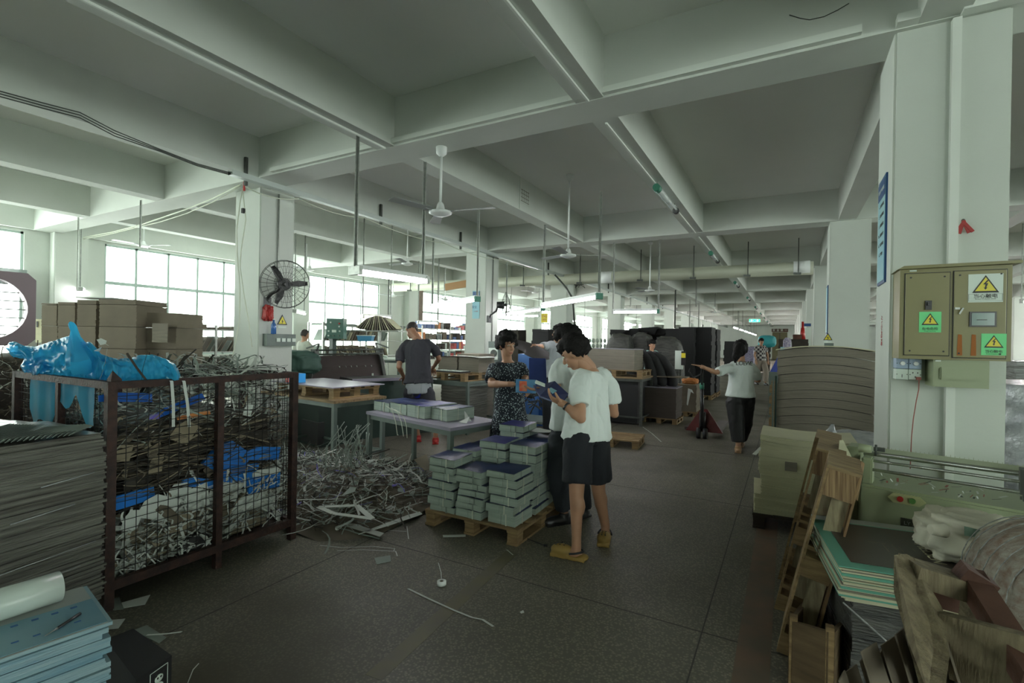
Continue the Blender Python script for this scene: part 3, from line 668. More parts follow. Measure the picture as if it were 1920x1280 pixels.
def boundary(rr):
    """random spot mostly close to the two visible faces"""
    k=rr.random()
    if k<.6: return xb-abs(rr.gauss(0,.06)),rr.uniform(ya,yb)
    if k<.85: return rr.uniform(xa,xb),ya+abs(rr.gauss(0,.05))
    return rr.uniform(xa,xb),rr.uniform(ya,yb)
def fill(n,z0,z1,mats,weights,lens,wds,label,slope=0.,flat=.5,sc=.2,ss=(.03,.08),curl=1.,core=None):
    m=MB()
    for i in range(n):
        x,y=boundary(rr); t=(y-ya)/(yb-ya); z=rr.uniform(z0,z1)+slope*(t-.5)
        mi=rr.choices(range(len(mats)),weights)[0]
        if rr.random()<sc: scrap(m,(x,y,z),rr.uniform(*ss),rr,mi)
        else: ribbon(m,(x,y,z),rr.uniform(*lens),rr.uniform(*wds),rr,mi,curl,flat)
    if core: m.box((ox,oy,(core[0]+core[1])/2),(1.05,.9,core[1]-core[0]),mi=len(mats)-1)
    clampb(m,xa,xb,ya,yb,.128,1.5)
    return tag(obj('paper_offcuts',m,mats),label,'offcuts',kind='stuff')
fill(1200,.14,.52,['wstrip','paperw','kraft'],[6,3,1],(.08,.35),(.006,.02),'tangle of white paper strips at the bottom of the cage',slope=.16,flat=.3,sc=.10,core=(.13,.40))
fill(800,.56,.98,['bstrip','dkstrip','kraft','dkstrip'],[5,4,2,0],(.15,.6),(.008,.02),'layer of brown and dark card strips in the middle of the cage',slope=.0,flat=.85,sc=.08,curl=.6,core=(.40,.95))
fill(420,.92,1.17,['wstrip','gstrip','dkstrip','kraft'],[5,4,4,1],(.15,.5),(.006,.02),'pale curled paper strips under the top rim of the cage',slope=.04,flat=.6,sc=.12)
G['gloss_blue']=M('glossy_blue_sheet',(.008,.10,.46),.3,n=.2)
def cagepiece(y,z,w,h,rx,mt,lab,d=.012,x=-3.232,cat='board',tl=.1,th=.004):
    m=MB(); R=Matrix.Rotation(rx,3,'X')@Matrix.Rotation(tl,3,'Y')
    m.prism([R@Vector((0,-w/2,-h/2)),R@Vector((0,w/2,-h*.42)),R@Vector((0,w*.46,h/2)),R@Vector((0,-w*.3,h*.46)),R@Vector((0,-w*.52,h*.1))],(-th,0,0))
    return tag(obj('offcut_board',m,mt,None,(x,y,z)),lab,cat)
def cy_(u): p=gx(u,800,-3.235); return p.y
def cz_(u,v): return gx(u,v,-3.235)
for (u,v,w,h,r,mt,lab,th) in (
 (240,745,.26,.055,.12,'gloss_blue','long blue board just under the rim in the near half of the cage',.01),
 (340,760,.30,.05,-.30,'gloss_blue','dark blue sheet slanting below the rim near the cage middle post',.006),
 (365,778,.20,.028,-.05,'orange','orange printed strip below the rim in the near half of the cage',.003),
 (290,781,.06,.03,.1,'lilac','small violet card under the rim of the cage',.003),
 (432,862,.25,.22,.75,'blue','bright blue carton flap right of the cage middle post',.03),
 (452,893,.26,.17,.2,'blue','blue carton corner behind the far half of the cage mesh',.03),
 (496,850,.25,.10,.22,'blue','upper blue board at the far end of the cage',.02),
 (500,885,.20,.05,.1,'paperw','pale grey board between two blue boards at the far end of the cage',.01),
 (500,906,.24,.12,.05,'blue','lower blue board at the far end of the cage',.02),
 (250,936,.24,.085,-.05,'blue','blue board low in the near half of the cage',.02),
 (375,905,.20,.06,.35,'blue','blue board slanting behind the cage middle post',.02),
 (248,975,.085,.12,.3,'paperw','white pentagonal card low in the near corner of the cage',.002),
 (300,952,.20,.15,.5,'paperw','large white card leaning left of the brown card in the cage',.002),
 (338,925,.14,.13,.1,'paperw','white card below the brown strips in the near half of the cage',.002),
 (370,935,.15,.17,-.15,'paperw','white card just left of the cage middle post',.002),
 (424,922,.20,.13,.35,'paperw','white card just right of the cage middle post',.002),
 (472,942,.24,.12,.1,'paperw','wide white card in the far half of the cage',.002),
 (340,978,.11,.13,.2,'kraft','brown card flap among the white cards in the cage',.003),
 (318,965,.18,.06,.9,'bstrip','dark brown card strip slanting among the white cards in the cage',.003),
 (230,850,.09,.10,.2,'kraft','triangular kraft card at the near corner of the cage',.002),
 (295,870,.07,.11,.1,'kraft','small kraft triangle in the middle of the near cage half',.002),
 (345,810,.12,.14,.6,'kraft','kraft card with a square corner below the orange strip in the cage',.002),
 (465,770,.06,.09,.2,'paperw','torn white paper at the top of the far cage half',.002)):
    p=cz_(u,v); cagepiece(p.y,p.z,w,h,-r,mt,lab,th=th,x=-3.225-rr.uniform(.002,.02)-th*.3)
for u,lab in((322,'left'),(345,'right')):
    m=MB(); a=gx(u,715,-3.17); b=gx(u+(3 if u<330 else 10),800,-3.215); m.strip([a+Vector((-.06,0,.03)),a,(a+b)/2+Vector((.01,0,0)),b],Vector((0,.009,0))); tag(obj('paper_strip',m,'paperw'),lab+' one of two white paper strips hanging over the front cage rail','paper strip')
m=MB(); p=cz_(370,1022); m.ell((-3.27,p.y,p.z),(.03,.10,.075)); tag(obj('black_bag',m,'black'),'black plastic bag at the bottom of the cage beside the middle post','bag')
# far top corner tangle on the cage
m=MB()
for i in range(260):
    x=rr.uniform(-4.2,-3.22); y=rr.uniform(1.7,2.4); ribbon(m,(x,y,1.17+rr.random()*.09+ .05*(y-1.7)),rr.uniform(.12,.45),rr.uniform(.006,.02),rr,rr.choice((0,0,1,2)),1.4,.35)
clampb(m,xa,xb,ya,yb,1.1,1.36)
tag(obj('paper_offcuts',m,['wstrip','gstrip','dkstrip']),'loose pale paper strips heaped above the far end of the cage','offcuts',kind='stuff')
# blue plastic film on the cage
def film_mat():
    m=M('blue_plastic_film',(.10,.55,.88),.22,spec=.6); nt=m.node_tree; b=nt.nodes['Principled BSDF']; out=nt.nodes['Material Output']
    tl=nt.nodes.new('ShaderNodeBsdfTranslucent'); tl.inputs[0].default_value=(.20,.82,1,1)
    tr=nt.nodes.new('ShaderNodeBsdfTransparent'); tr.inputs[0].default_value=(.35,.75,1,1)
    x=nt.nodes.new('ShaderNodeMixShader'); x.inputs[0].default_value=.62; y=nt.nodes.new('ShaderNodeMixShader'); y.inputs[0].default_value=.16
    nt.links.new(b.outputs[0],x.inputs[1]); nt.links.new(tl.outputs[0],x.inputs[2]); nt.links.new(x.outputs[0],y.inputs[1]); nt.links.new(tr.outputs[0],y.inputs[2]); nt.links.new(y.outputs[0],out.inputs[0]); return m
G['bluefilm']=film_mat()
def wrink(mb,amp,seed,sc=5.):
    for v in mb.b.verts:
        n=noise.noise(v.co*sc+Vector((seed,0,0))); n2=abs(noise.noise(v.co*sc*2.2+Vector((0,seed,0))))
        v.co+=Vector((n*amp*.6,n*amp*.4,(n+n2)*amp))
    return mb
bf=thing('blue_plastic_sheet','crumpled translucent blue plastic sheet draped over the top of the cage','plastic sheet')
m=MB()
def lf(pts,rad,nn=18,asp=.5,seed=0,ridge=.12):
    m=MB(); rg=[]
    for i,(p,r) in enumerate(zip(pts,rad)):
        a=(pts[min(i+1,len(pts)-1)]-pts[max(i-1,0)]).normalized(); s=a.cross(Vector((0,0,1))).normalized(); u=s.cross(a)
        rg.append([p+(s*math.cos(2*PI*k/nn)*r+u*math.sin(2*PI*k/nn)*r*asp)*(1+ridge*math.sin(k*2.4+seed+i*.3)+ridge*noise.noise(Vector((k*.5,i*.4,seed)))) for k in range(nn)])
    return m.loft(rg,cap=True)
def path(pp): return [P(*p) for p in pp]
def ip(tab,u):
    for (a,x),(b,y) in zip(tab,tab[1:]):
        if u<=b: t=(u-a)/(b-a); t=max(0,t); return x+(y-x)*t
    return tab[-1][1]
TOPV=[(10,652),(16,641),(28,640),(45,648),(68,649),(100,638),(130,629),(136,627),(148,629),(160,640),(170,641),(180,651),(190,663),(205,669),(225,672),(245,670),(262,665),(285,664),(310,672),(328,682),(336,694),(341,706)]
BOTV=[(10,654),(24,668),(45,672),(58,700),(70,712),(110,716),(341,720)]
DEP=[(10,3.45),(60,3.32),(210,2.98),(341,3.1)]
def hump(u0,u1,nu,nn,dr,amp,seed,tops=TOPV,bots=BOTV,dd=0.):
    rg=[]
    for i in range(nu+1):
        u=u0+(u1-u0)*i/nu; vt,vb,D=ip(tops,u),ip(bots,u),ip(DEP,u)+dd; e=min(1,i/4,(nu-i)/4)**.5; vc=(vt+vb)/2; hv=(vb-vt)/2
        ring=[]
        for k in range(nn):
            a=2*PI*k/nn; r_=amp*(abs(noise.noise(Vector((u*.035+math.cos(a)*1.6,math.sin(a)*1.9,seed))))*1.6+.7*abs(noise.noise(Vector((u*.12,math.cos(a)*3,math.sin(a)*3+seed))))-.35)
            f=max(.05,e)*(1-max(0,r_) if math.sin(a)>.8 else 1-r_)
            ring.append(P(u,vc-hv*math.copysign(abs(math.sin(a))**.75,math.sin(a))*(.15+.85*f),D+dr*math.cos(a)*f))
        rg.append(ring)
    return MB().loft(rg)
obj('film_fold',hump(10,205,90,44,.20,.5,2.),'bluefilm',bf)
obj('film_fold',hump(188,341,70,44,.17,.45,7.),'bluefilm',bf)
obj('gathered_bulge',hump(38,100,40,36,.10,.7,4.,[(38,684),(46,672),(60,668),(80,668),(100,684)],[(38,688),(46,700),(70,710),(100,700)],-.10),'bluefilm',bf)
m=lf(path([(132,603,3.0),(134,606,3.0),(137,612,3.0),(140,622,3.0),(141,632,2.98),(144,645,2.95),(150,668,2.9),(158,690,2.85)]),[.006,.016,.019,.016,.022,.035,.055,.07],18,.8,.5,.2); obj('peaked_tuft',wrink(m,.006,5,12),'bluefilm',bf)
m=MB(); m.grid(lambda a,b:Vector((CX0+.25+.9*a,CY0-.012+.006*math.sin(a*30),CH-.01-b*(.22+.10*math.sin(a*7)+.05*math.sin(a*23)))),30,6); obj('hanging_film',wrink(m,.012,4,12),'bluefilm',bf)
for u,v,sz in((178,709,.03),(192,640,.03),(200,646,.02),(185,655,.025)):
    m=MB(); p=P(u,v,2.9); scrap(m,p,sz,rr,0); tag(obj('paper_scrap',m,'paperw'),{178:'white torn scrap caught on the near cage rail below the blue plastic',192:'pale scrap on the right slope of the blue plastic hump',200:'tiny cream scrap beside the blue plastic hump',185:'crumpled pale scrap in the dip of the blue plastic'}[u],'paper scrap')
# ================================================================ LEFT: WRAPPED PAPER STACK
G['wrapg']=M('film_wrapped_paper_edges',(.20,.20,.17),.28,c2=(.045,.04,.032),ns=3.2,stretch=(1,1,26),bump=.5,bs=6,spec=.6)
s=thing('wrapped_paper_stack','tall film-wrapped stack of grey paper sheets at the left edge in front of the cage','paper stack',(-3.83,.79,0),.14)
pallet(s,1.2,.72,.10)
m=MB(); z=.10; k=0
while z<.97:
    t=random.uniform(.006,.014); w_=.74+random.uniform(-.010,.010); d_=.36+random.uniform(-.012,.012)
    if z>.93: w_-=(z-.93)*1.2
    m.box((0+random.uniform(-.004,.004),0,z+t/2),(w_*2,d_*2,t)); z+=t
obj('paper_sheets',m,'wrapg',s)
m=MB()
for i in range(26):
    a0=(.735,-.34+i*.022,1.0-.0*i); 
    m.prism([(.36+i*.012,.10+.008*i,1.0+.001*i),(.60+i*.005,-.30+.02*i,.985),(.62+i*.005,-.29+.02*i,1.005),(.40+i*.012,.12+.008*i,1.035-.0008*i)],(.004,.003,0))
obj('curled_sheets',m,'gstrip',s)
m=MB(); m.grid(lambda a,b:Vector((-.70+1.36*a,-.33+.66*b,1.0+.022*math.sin(a*5+b*3)*(1-abs(2*a-1))+.01*noise.noise(Vector((a*9,b*7,0))))),20,10); obj('film_top',m,'wrapg',s)
m=MB()
for z,x0,x1 in((.62,.1,.55),(.40,-.1,.72),(.76,.3,.7),(.30,-.2,.6)):
    m.tube([(.748,-.36+.72*(x0+.5)/1.3,z),(.750,-.36+.72*(x1+.5)/1.3,z+.02)],.003,4); m.tube([(x0-.3,-.374,z-.04),(x1-.1,-.374,z)],.003,4)
obj('film_crease',m,'silver',s)
s=thing('wrapped_paper_stack','second paper stack with white sheets poking out at the far left edge','paper stack',(-4.95,.66,0),.1)
obj('paper_sheets',layers(.9,.5,0,1.16,.02,.02),'wrapg',s)
for k,(a,b,c_) in enumerate((((0,758,3.3),(40,742,3.15),(0,745,3.3)),((0,775,3.2),(52,743,3.05),(30,745,3.1)),((0,790,3.2),(20,778,3.1),(0,770,3.2)))):
    m=MB(); m.prism([P(a[0]-60,a[1]+10,a[2]+.15),P(*b),P(*c_),P(a[0]-60,a[1]-8,a[2]+.15)],(0,0,.006)); obj('poking_sheet',m,'paperw',s)
# printed sheet stack in the corner
G['psheet']=M('printed_sheet_edges',(.30,.43,.47),.45,c2=(.14,.28,.36),ns=2.5,stretch=(1,1,22),bump=.3,bs=10)
a_=gz(155,1100,.62); b_=gz(203,1167,.62); e1=(b_-a_).normalized(); e2=Vector((e1.y,-e1.x,0))
if e2.dot(gz(0,1245,.62)-b_)<0:e2=-e2
wA=(b_-a_).length; Lh=.85
s=thing('printed_sheet_stack','stack of large pale blue printed sheets in the bottom left corner','printed sheets')
m=MB(); z=0.; 
while z<.62:
    t=random.uniform(.008,.02); j1,j2,j3=random.uniform(-.004,.004),random.uniform(-.014,.012),random.uniform(-.01,.01)
    q=a_.copy(); q.z=z; o_=q+e1*j1-e2*j2
    m.prism([o_,o_+e1*(wA+j3),o_+e1*(wA+j3)+e2*Lh,o_+e2*Lh],(0,0,min(t,.62-z)*.93)); z+=t
obj('sheets',m,'psheet',s)
def top(x0,x1,y0,y1,mt,nm,z=.0008,th=.0012):
    o_=a_+Vector((0,0,z)); mm=MB(); mm.prism([o_+e1*x0+e2*y0,o_+e1*x1+e2*y0,o_+e1*x1+e2*y1,o_+e1*x0+e2*y1],(0,0,th)); return obj(nm,mm,mt,s)
top(0,wA,0,Lh,M('greyish_print',(.33,.35,.33),.35),'top_sheet')
top(wA*.38,wA*.98,.0,Lh,M('blue_print_band',(.09,.24,.36),.35,c2=(.20,.36,.42),ns=3),'blue_band',.0022)
m=MB()
Rp=basis(-e2,e1*-1,(0,0,1))
for i in range(6): 
    o_=a_+e1*(wA*(.47))+e2*(.05+.045*i); m.box((o_.x,o_.y,.6245),(.016,.010,.0008),rz=math.atan2(e2.y,e2.x))
    o_=a_+e1*(wA*.80)+e2*(.06+.045*i); m.box((o_.x,o_.y,.6245),(.016,.006,.0008),rz=math.atan2(e2.y,e2.x))
obj('printed_characters',m,M('blue_ink',(.03,.13,.35),.5),s)['kind']='stuff'
p0=P(150,1150,1.73); q0=P(108,1178,1.71); r0=P(86,1192,1.705)
s=thing('knife_pen','black handled slim craft knife lying on the pale blue printed sheets','knife')
o1=gz(150,1150,.627); o2=gz(108,1177,.627); o3=gz(84,1192,.626)
obj('handle',MB().tube([o1,o2],[.005,.004],8),'blackp',s); obj('blade',MB().tube([o2,o3],[.003,.0008],6),'steel',s)
s=thing('white_paper_roll','white glossy paper roll lying on the pale blue printed sheets','roll')
m=MB(); r1=gz(112,1098,.672); r2=gz(-60,1152,.672); m.cone(r1,r2,.047,n=28); obj('roll',m,M('glossy_white_roll',(.55,.63,.58),.25),s)
m=MB(); d=(r2-r1).normalized(); m.cone(r1-d*.001,r1-d*.0025,.046,.03,n=28); obj('roll_end',m,'gstrip',s)
# black carrier bag
s=thing('black_paper_bag','black paper carrier bag with a small white bear emblem at the bottom left','bag',(-2.15,.955,0),.0)
b=thing
A1,A2,A3,A4=gz(198,1198,.3),gz(250,1178,.3),gz(322,1228,.3),gz(255,1275,.3)
m=MB(); 
def dn(p,k=.0): return Vector((p.x,p.y,0))
c=(A1+A3)/2; o=Vector((-2.15,.955,0))
m.loft([[dn(p)-o for p in(A1,A2,A3,A4)],[p-o for p in(A1,A2,A3,A4)]],smooth=False); obj('bag_body',m,'black',s)
fx=(A3-A4).normalized(); fn=Vector((fx.y,-fx.x,0)); fn=fn if fn.dot(-FWD)>0 else -fn
bc=A4.lerp(A3,.62)+Vector((0,0,-.055))-o+fn*.002
def bp(x,z): return bc+fx*x+Vector((0,0,z))
m=MB()
for (xa_,za,xb_,zb) in((-.035,.04,.035,.04),(-.035,-.06,.035,-.06),(-.035,.04,-.035,-.06),(.035,.04,.035,-.06)): m.bar(bp(xa_,za),bp(xb_,zb),.002,.002)
for x,z,r in((0,.005,.018),(-.004,-.028,.024)): m.ell(bp(x,z),(r,.0015,r*.8),R=basis(fx,fn,(0,0,1)),sub=2)
emb=obj('bear_emblem',m,'stwhite',s)
m=MB()
for x,z,r in((-.013,.021,.006),(.013,.021,.006),(-.006,.008,.004),(.007,.008,.004),(-.02,-.03,.010),(.012,-.035,.010)): m.ell(bp(x,z)+fn*.0015,(r,.0012,r),R=basis(fx,fn,(0,0,1)),sub=2)
obj('bear_patch',m,'black',emb)
# scraps beside the bag and below the cage
def flat_piece(pts,mt,label,cat='paper scrap',name='paper_scrap',z=.004,th=.002):
    m=MB(); m.prism([gz(u,v,z) for u,v in pts],(0,0,th)); return tag(obj(name,m,mt),label,cat)
flat_piece([(232,1140),(228,1130),(282,1115),(272,1133)],'paperw','white folded card strip on the floor by the near cage post')
flat_piece([(212,1122),(224,1120),(232,1142),(212,1144)],'gstrip','small grey card against the foot of the near cage post')
flat_piece([(200,1163),(235,1160),(222,1178),(200,1180)],'paperw','pale scraps between the printed sheets and the black bag')
flat_piece([(250,1182),(275,1172),(312,1195),(298,1206)],'gstrip','grey paper piece on the floor behind the black bag')
m=MB(); m.strip([gz(275,1190,.01),gz(310,1188,.02),gz(341,1184,.01)],Vector((0,.005,.001))); tag(obj('paper_strip',m,'paperw'),'thin white strip on the floor to the right of the black bag','paper strip')
m=MB(); m.strip([gz(352,1280,.01),gz(362,1255,.012),gz(373,1243,.01)],Vector((.003,0,0))); tag(obj('paper_strip',m,'paperw'),'short curved paper strip at the bottom edge right of the bag','paper strip')
# ================================================================ FLOOR WASTE HEAP
def heap(x,y):
    """height of the heap around the work tables"""
    h=0
    for cx,cy_,r,a in((-3.55,2.95,.55,.16),(-3.15,3.15,.45,.15),(-4.1,3.5,.8,.26),(-3.4,3.7,.6,.12),(-5.2,3.6,.8,.15),(-3.0,3.55,.35,.16)):
        d=((x-cx)**2+(y-cy_)**2)/r**2; h+=a*math.exp(-d*1.5)
    return h
m=MB(); rr=random.Random(5); n=0
while n<4800:
    x,y=rr.uniform(-5.6,-2.75),rr.uniform(2.45,4.4); h=heap(x,y)
    if h<.035+rr.random()*.05: continue
    if x>-3.1 and y<2.5: continue
    n+=1; z=rr.uniform(.1,1)**.6*h; near=y<3.2
    mi=rr.choices(range(5),[5,4,1.4,3.5 if not near else 1.6,.25])[0]
    if rr.random()<.15: scrap(m,(x,y,z+.01),rr.uniform(.02,.06),rr,mi,.6)
    elif rr.random()<.35: ribbon(m,(x,y,z+.01),rr.uniform(.15,.45),rr.uniform(.006,.018),rr,mi,.7,.85)
    else: ribbon(m,(x,y,z+.015),rr.uniform(.05,.18),rr.uniform(.004,.009),rr,mi,2.2,.3)
for v in m.b.verts: v.co.z=max(v.co.z,.003)
tag(obj('paper_waste_heap',m,['wstrip','gstrip','bstrip','dkstrip','lilac']),'heap of curled white and grey paper strips on the floor between the cage and the tables','paper waste',kind='stuff')
m=MB(); m.grid(lambda a,b:Vector((-5.5+2.8*a,2.5+1.9*b,heap(-5.5+2.8*a,2.5+1.9*b)*.62-.012)),40,28)
tag(obj('compacted_waste',m,'bstrip'),'compacted dark paper waste at the core of the floor heap','paper waste',kind='stuff')
# distinct pieces in the heap
m=MB(); fr=[(598,958),(612,951),(672,947),(700,972),(686,974),(640,972)]; 
def gzh(u,v,z): return gz(u,v,z)
o=[gzh(597,950,.17),gzh(668,947,.17),gzh(698,972,.14),gzh(625,962,.16)]
for p,q in zip(o,o[1:]+o[:1]): m.bar(p,q,.045,.004)
tag(obj('hollow_card',m,'paperw'),'flat pale picture-frame shaped card lying on the heap near the cage','card')
for pts,zz,mt,lab in (([(620,978),(640,975),(720,1000),(712,1006)],.03,'wstrip','long silvery strip at the front edge of the paper heap'),
  ([(672,1002),(690,994),(785,958),(792,964),(730,985)],.03,'paperw','long bent grey strip at the right front of the paper heap'),
  ([(776,862),(800,852),(808,880),(796,882)],.22,'kraft','pale square card leaning at the right end of the heap'),
  ([(640,930),(655,915),(672,860),(672,905),(665,922)],.24,'gstrip','upright pale grey card strip in the middle of the heap'),
  ([(560,878),(590,882),(590,892),(570,890)],.12,'teal','small green card on the heap under the left table'),):
    flat_piece(pts,mt,lab,'card','card_piece',zz,.004)
m=MB(); m.ell(gz(568,872,.02),(.10,.05,.025)); tag(obj('red_rag',m,'red'),'dark red rag on the floor under the left work table','rag')
# things on the open floor
s=thing('tape_roll','small white roll of tape on the open floor','tape roll',gz(828,1096,0))
m=MB(); 
n=28; m.loft([[Vector((r*math.cos(2*PI*k/n),r*math.sin(2*PI*k/n),z)) for k in range(n)] for r,z in((.012,.001),(.028,.001),(.028,.024),(.012,.024))],cap=False); obj('tape',m,'white',s)
obj('core',MB().lathe((0,0,.001),[(.0115,0),(.0115,.02),(.009,.02),(.009,0)],24),'card',s)
m=MB(); p=gz(828,1089,.012); m.strip([p,p+Vector((-.02,.02,.04)),p+Vector((-.05,.03,.09))],Vector((.002,.001,0))); tag(obj('paper_strip',m,'paperw'),'thin white sliver standing behind the tape roll','paper strip')
m=MB(); m.strip([gz(u,v,.004) for u,v in((765,1103),(800,1120),(850,1143),(885,1157),(905,1161),(925,1174))],Vector((.004,.006,0))); tag(obj('paper_strip',m,'paperw'),'long white strip lying alone on the open floor','paper strip')
for pts,lab in (([(702,1046),(732,1041),(733,1052),(706,1058)],'grey card offcut on the floor right of the small strips'),([(830,1003),(873,1002),(873,1006),(831,1007)],'white strip on the floor in front of the book pallet'),([(1046,1032),(1070,1032),(1070,1034),(1046,1034)],'tiny white strip on the floor left of the yellow clogs'),([(975,1147),(981,1144),(983,1148),(977,1150)],'tiny white speck of paper on the open floor')):
    flat_piece(pts,'gstrip' if 'grey' in lab else 'paperw',lab)
for k,(pp,lab) in enumerate((([(600,1022),(640,1026),(700,1024),(740,1028),(738,1033)],'thin jagged white strip on the floor in front of the heap'),([(632,1032),(680,1030),(742,1033),(745,1042)],'second thin white strip on the floor in front of the heap'),([(935,1035),(950,1030),(962,1040)],'small curl of white string on the floor in front of the book pallet'),([(763,986),(766,1010)],'short thin strip on the floor right of the heap'),([(700,992),(762,996)],'straight white strip at the front right of the heap'))):
    m=MB(); m.strip([gz(u,v,.005) for u,v in pp],Vector((.001,.004,0))); tag(obj('paper_strip',m,'paperw'),lab,'paper strip')
m=MB(); m.tube([gz(985,1008,.006),gz(1018,1021,.006)],.004,5); m.box(gz(1023,1022,.009),(.03,.012,.016),rz=.4); tag(obj('box_cutter',m,'blackp'),'small black cutter on the floor between the book pallet and the clogs','cutter')
# ================================================================ OVERHEAD
tr=thing('cable_tray','long galvanised cable tray running away under the beam beside the left columns','cable tray')
m=MB(); m.box((-5.99,32.3,3.47),(.10,57.4,.004)); m.box((-5.94,32.3,3.50),(.004,57.4,.06)); m.box((-6.04,32.3,3.50),(.004,57.4,.06)); obj('channel',m,M('pale_zinc_tray',(.50,.55,.53),.45,.3),tr)
for i,y in enumerate([3.85,6.25,8.6,13.0,15.6,18.5,21.5,24.5,28,32,36,40,45,50]): obj('hanger_bracket',MB().box((-6.07,y,3.60),(.035,.035,.36)),'dsteel',tr)
def wire(name,pts,r,mat,label,cat='cable'):
    return tag(obj(name,MB().tube(pts,r,5),mat),label,cat)
def sag(a,b,s,n=8): return [a.lerp(b,i/n)-Vector((0,0,s*4*(i/n)*(1-i/n))) for i in range(n+1)]
for k,(dz,lab) in enumerate(((0,'upper dark cable strung from the left to the start of the cable tray'),(.03,'middle dark cable strung from the left to the start of the cable tray'),(.07,'lower dark cable strung from the left to the start of the cable tray'))):
    pts=[gx(u,v+(k*5 if u<300 else k*2),-6.02) for u,v in((-60,150),(0,171),(80,193),(150,211),(215,245),(300,280),(370,307),(432,324))]
    wire('cable',pts,.006,'dsteel',lab)
wire('cable',[P(452,346,10.2*.66).lerp(P(452,346,6.8),0)]+[P(u,v,D) for u,v,D in((440,352,6.9),(400,372,7.3),(350,392,7.9),(300,409,8.6),(265,421,9.2),(210,435,10),(150,446,10.7),(95,453,11.1),(46,457,11.3))],.011,'rope','white cord strung from the near left column across to the left wall')
wire('cable',[P(u,v,D) for u,v,D in((450,350,6.8),(400,378,7.3),(350,400,7.9),(300,416,8.6),(265,424,9.2),(200,440,10.1),(150,449,10.7))],.008,'rope','second white cord sagging just below the cord to the left wall')
T=[(460,350),(560,372),(683,408),(833,456),(945,488),(1040,510)]
TD=[gx(u,v,-5.85) for u,v in T]
for i,(a,b) in enumerate(zip(TD,TD[1:])):
    wire('cable',sag(a,b,.06),.008,'rope',ORD[i]+' span of pale cord slung below the cable tray, counted from the near left column')
pts=[P(455,352,6.45),P(450,380,6.42),P(444,430,6.4),P(445,480,6.4),P(450,540,6.35),P(449,600,6.3),P(438,660,6.25),P(432,680,6.2)]
wire('cable',pts,.007,'rope','white loose cord hanging down the near left column, left strand')
wire('cable',[P(455,352,6.45),P(458,385,6.42),P(461,410,6.4),P(452,470,6.4),P(450,500,6.35),P(457,550,6.3),P(466,600,6.3),P(473,650,6.25)],.007,'rope','white loose cord hanging down the near left column, right strand')
tag(obj('plug',MB().box(P(456,395,6.4),(.035,.035,.06)),'black'),'small black plug dangling on the cord at the near left column','plug')
tag(obj('ribbon',MB().box(P(458,349,6.4),(.02,.02,.12)),'red'),'tiny red ribbon tied at the start of the cable tray','ribbon')
# hanging lamps ------------------------------------------------
def rod(parent,p,zt,zb,w=.028,mt='steel'):
    m=MB(); m.box((p[0],p[1]+w*.4,(zt+zb)/2),(w,.004,zt-zb)); m.box((p[0]-w*.5,p[1],(zt+zb)/2),(.004,w*.8,zt-zb)); return obj('hanging_rod',m,mt,parent)
def lamp(a,b,za,zb,tops,label,lit=True,double=False,green=None,rtop=(3.58,3.58),w=.028):
    """a,b: xy of the two ends (Vector), z of tube"""
    s=thing('fluorescent_lamp',label,'lamp',group=None); A=Vector((a.x,a.y,za)); B=Vector((b.x,b.y,zb)); d=(B-A).normalized(); sd=d.cross(Vector((0,0,1)))
    m=MB(); m.bar(A+Vector((0,0,.045)),B+Vector((0,0,.045)),.09 if not double else .16,.045); obj('housing',m,'white',s)
    for k in((-.045,.045) if double else (0,)): obj('tube',MB().cone(A+d*.04+sd*k,B-d*.04+sd*k,.022,n=10),'fartube' if A.y>13 else 'tube',s)
    for e,(q,g) in enumerate(((A,0),(B,1))):
        m=MB(); m.bar(q-d*.02+Vector((0,0,.012)),q+d*.02+Vector((0,0,.012)),.10 if not double else .19,.085); obj('end_cap',m,G['capgreen'] if green==g else 'steel',s)
    for q,t in((A,rtop[0]),(B,rtop[1])):
        if t: rod(s,(q.x,q.y),t,q.z+.06,w)
    return s
G['capgreen']=M('green_end_cap',(.05,.22,.15),.5)
def at(u,v,top,zt): 
    """rod whose top is at pixel (u,top) under height zt; returns xy and z at row v"""
    p=gz(u,top,zt); D=(p-EYE).dot(FWD); q=P(u,v,D); return p,q.z
def lamp2(l,r,label,zt=3.58,**k):
    (u0,v0,t0),(u1,v1,t1)=l,r
    a,za=at(u0,v0,t0,zt); b,zb=at(u1,v1,t1,zt); z=(za+zb)/2
    return lamp(a,b,z,z,None,label,rtop=(zt,zt),**k)
lamp2((671,510,253),(797,527,303),'bright double tube lamp hanging in front of the near left column',double=True)
lamp2((813,573,442),(898,566,392),'lit tube lamp with green end cap in front of the blue column poster',green=1)
lamp2((1022,568,421),(1127,565,358),'largest lit tube lamp in the middle, above the men in white shirts',green=1)
lamp2((951,587,490),(1020,582,462),'small lit tube lamp left behind the middle lamp',green=1)
lamp2((1152,585,455),(1237,585,449),'lit tube lamp right of the middle lamp, above the black stacks',green=1)
def freelamp(u0,v0,u1,v1,D0,D1,label,zt=3.58):
    a=P(u0,v0,D0); b=P(u1,v1,D1); z=(a.z+b.z)/2; return lamp(a,b,z,z,None,label,rtop=(ZC,ZC),w=.02)
freelamp(680,593,732,597,10.2,10.6,'lit tube lamp over the tent-shaped board pile by the window')
freelamp(784,605,821,606,13.2,13.4,'short lit tube lamp over the goods shelf by the window')
freelamp(552,585,570,587,11.5,12.5,'lit tube lamp just right of the wall fan')
freelamp(150,545,160,547,10.3,11,'small lamp hanging over the cardboard stacks on red-brown rods')
for i in range(6):
    y=31+i*4.2; a=Vector((-2.76,y,0)); b=Vector((-2.74,y+2.9,0)); lamp(a,b,2.52,2.52,None,ORD[i]+' of six far tube lamps in a row towards the end wall',rtop=(ZC,ZC),w=.02)
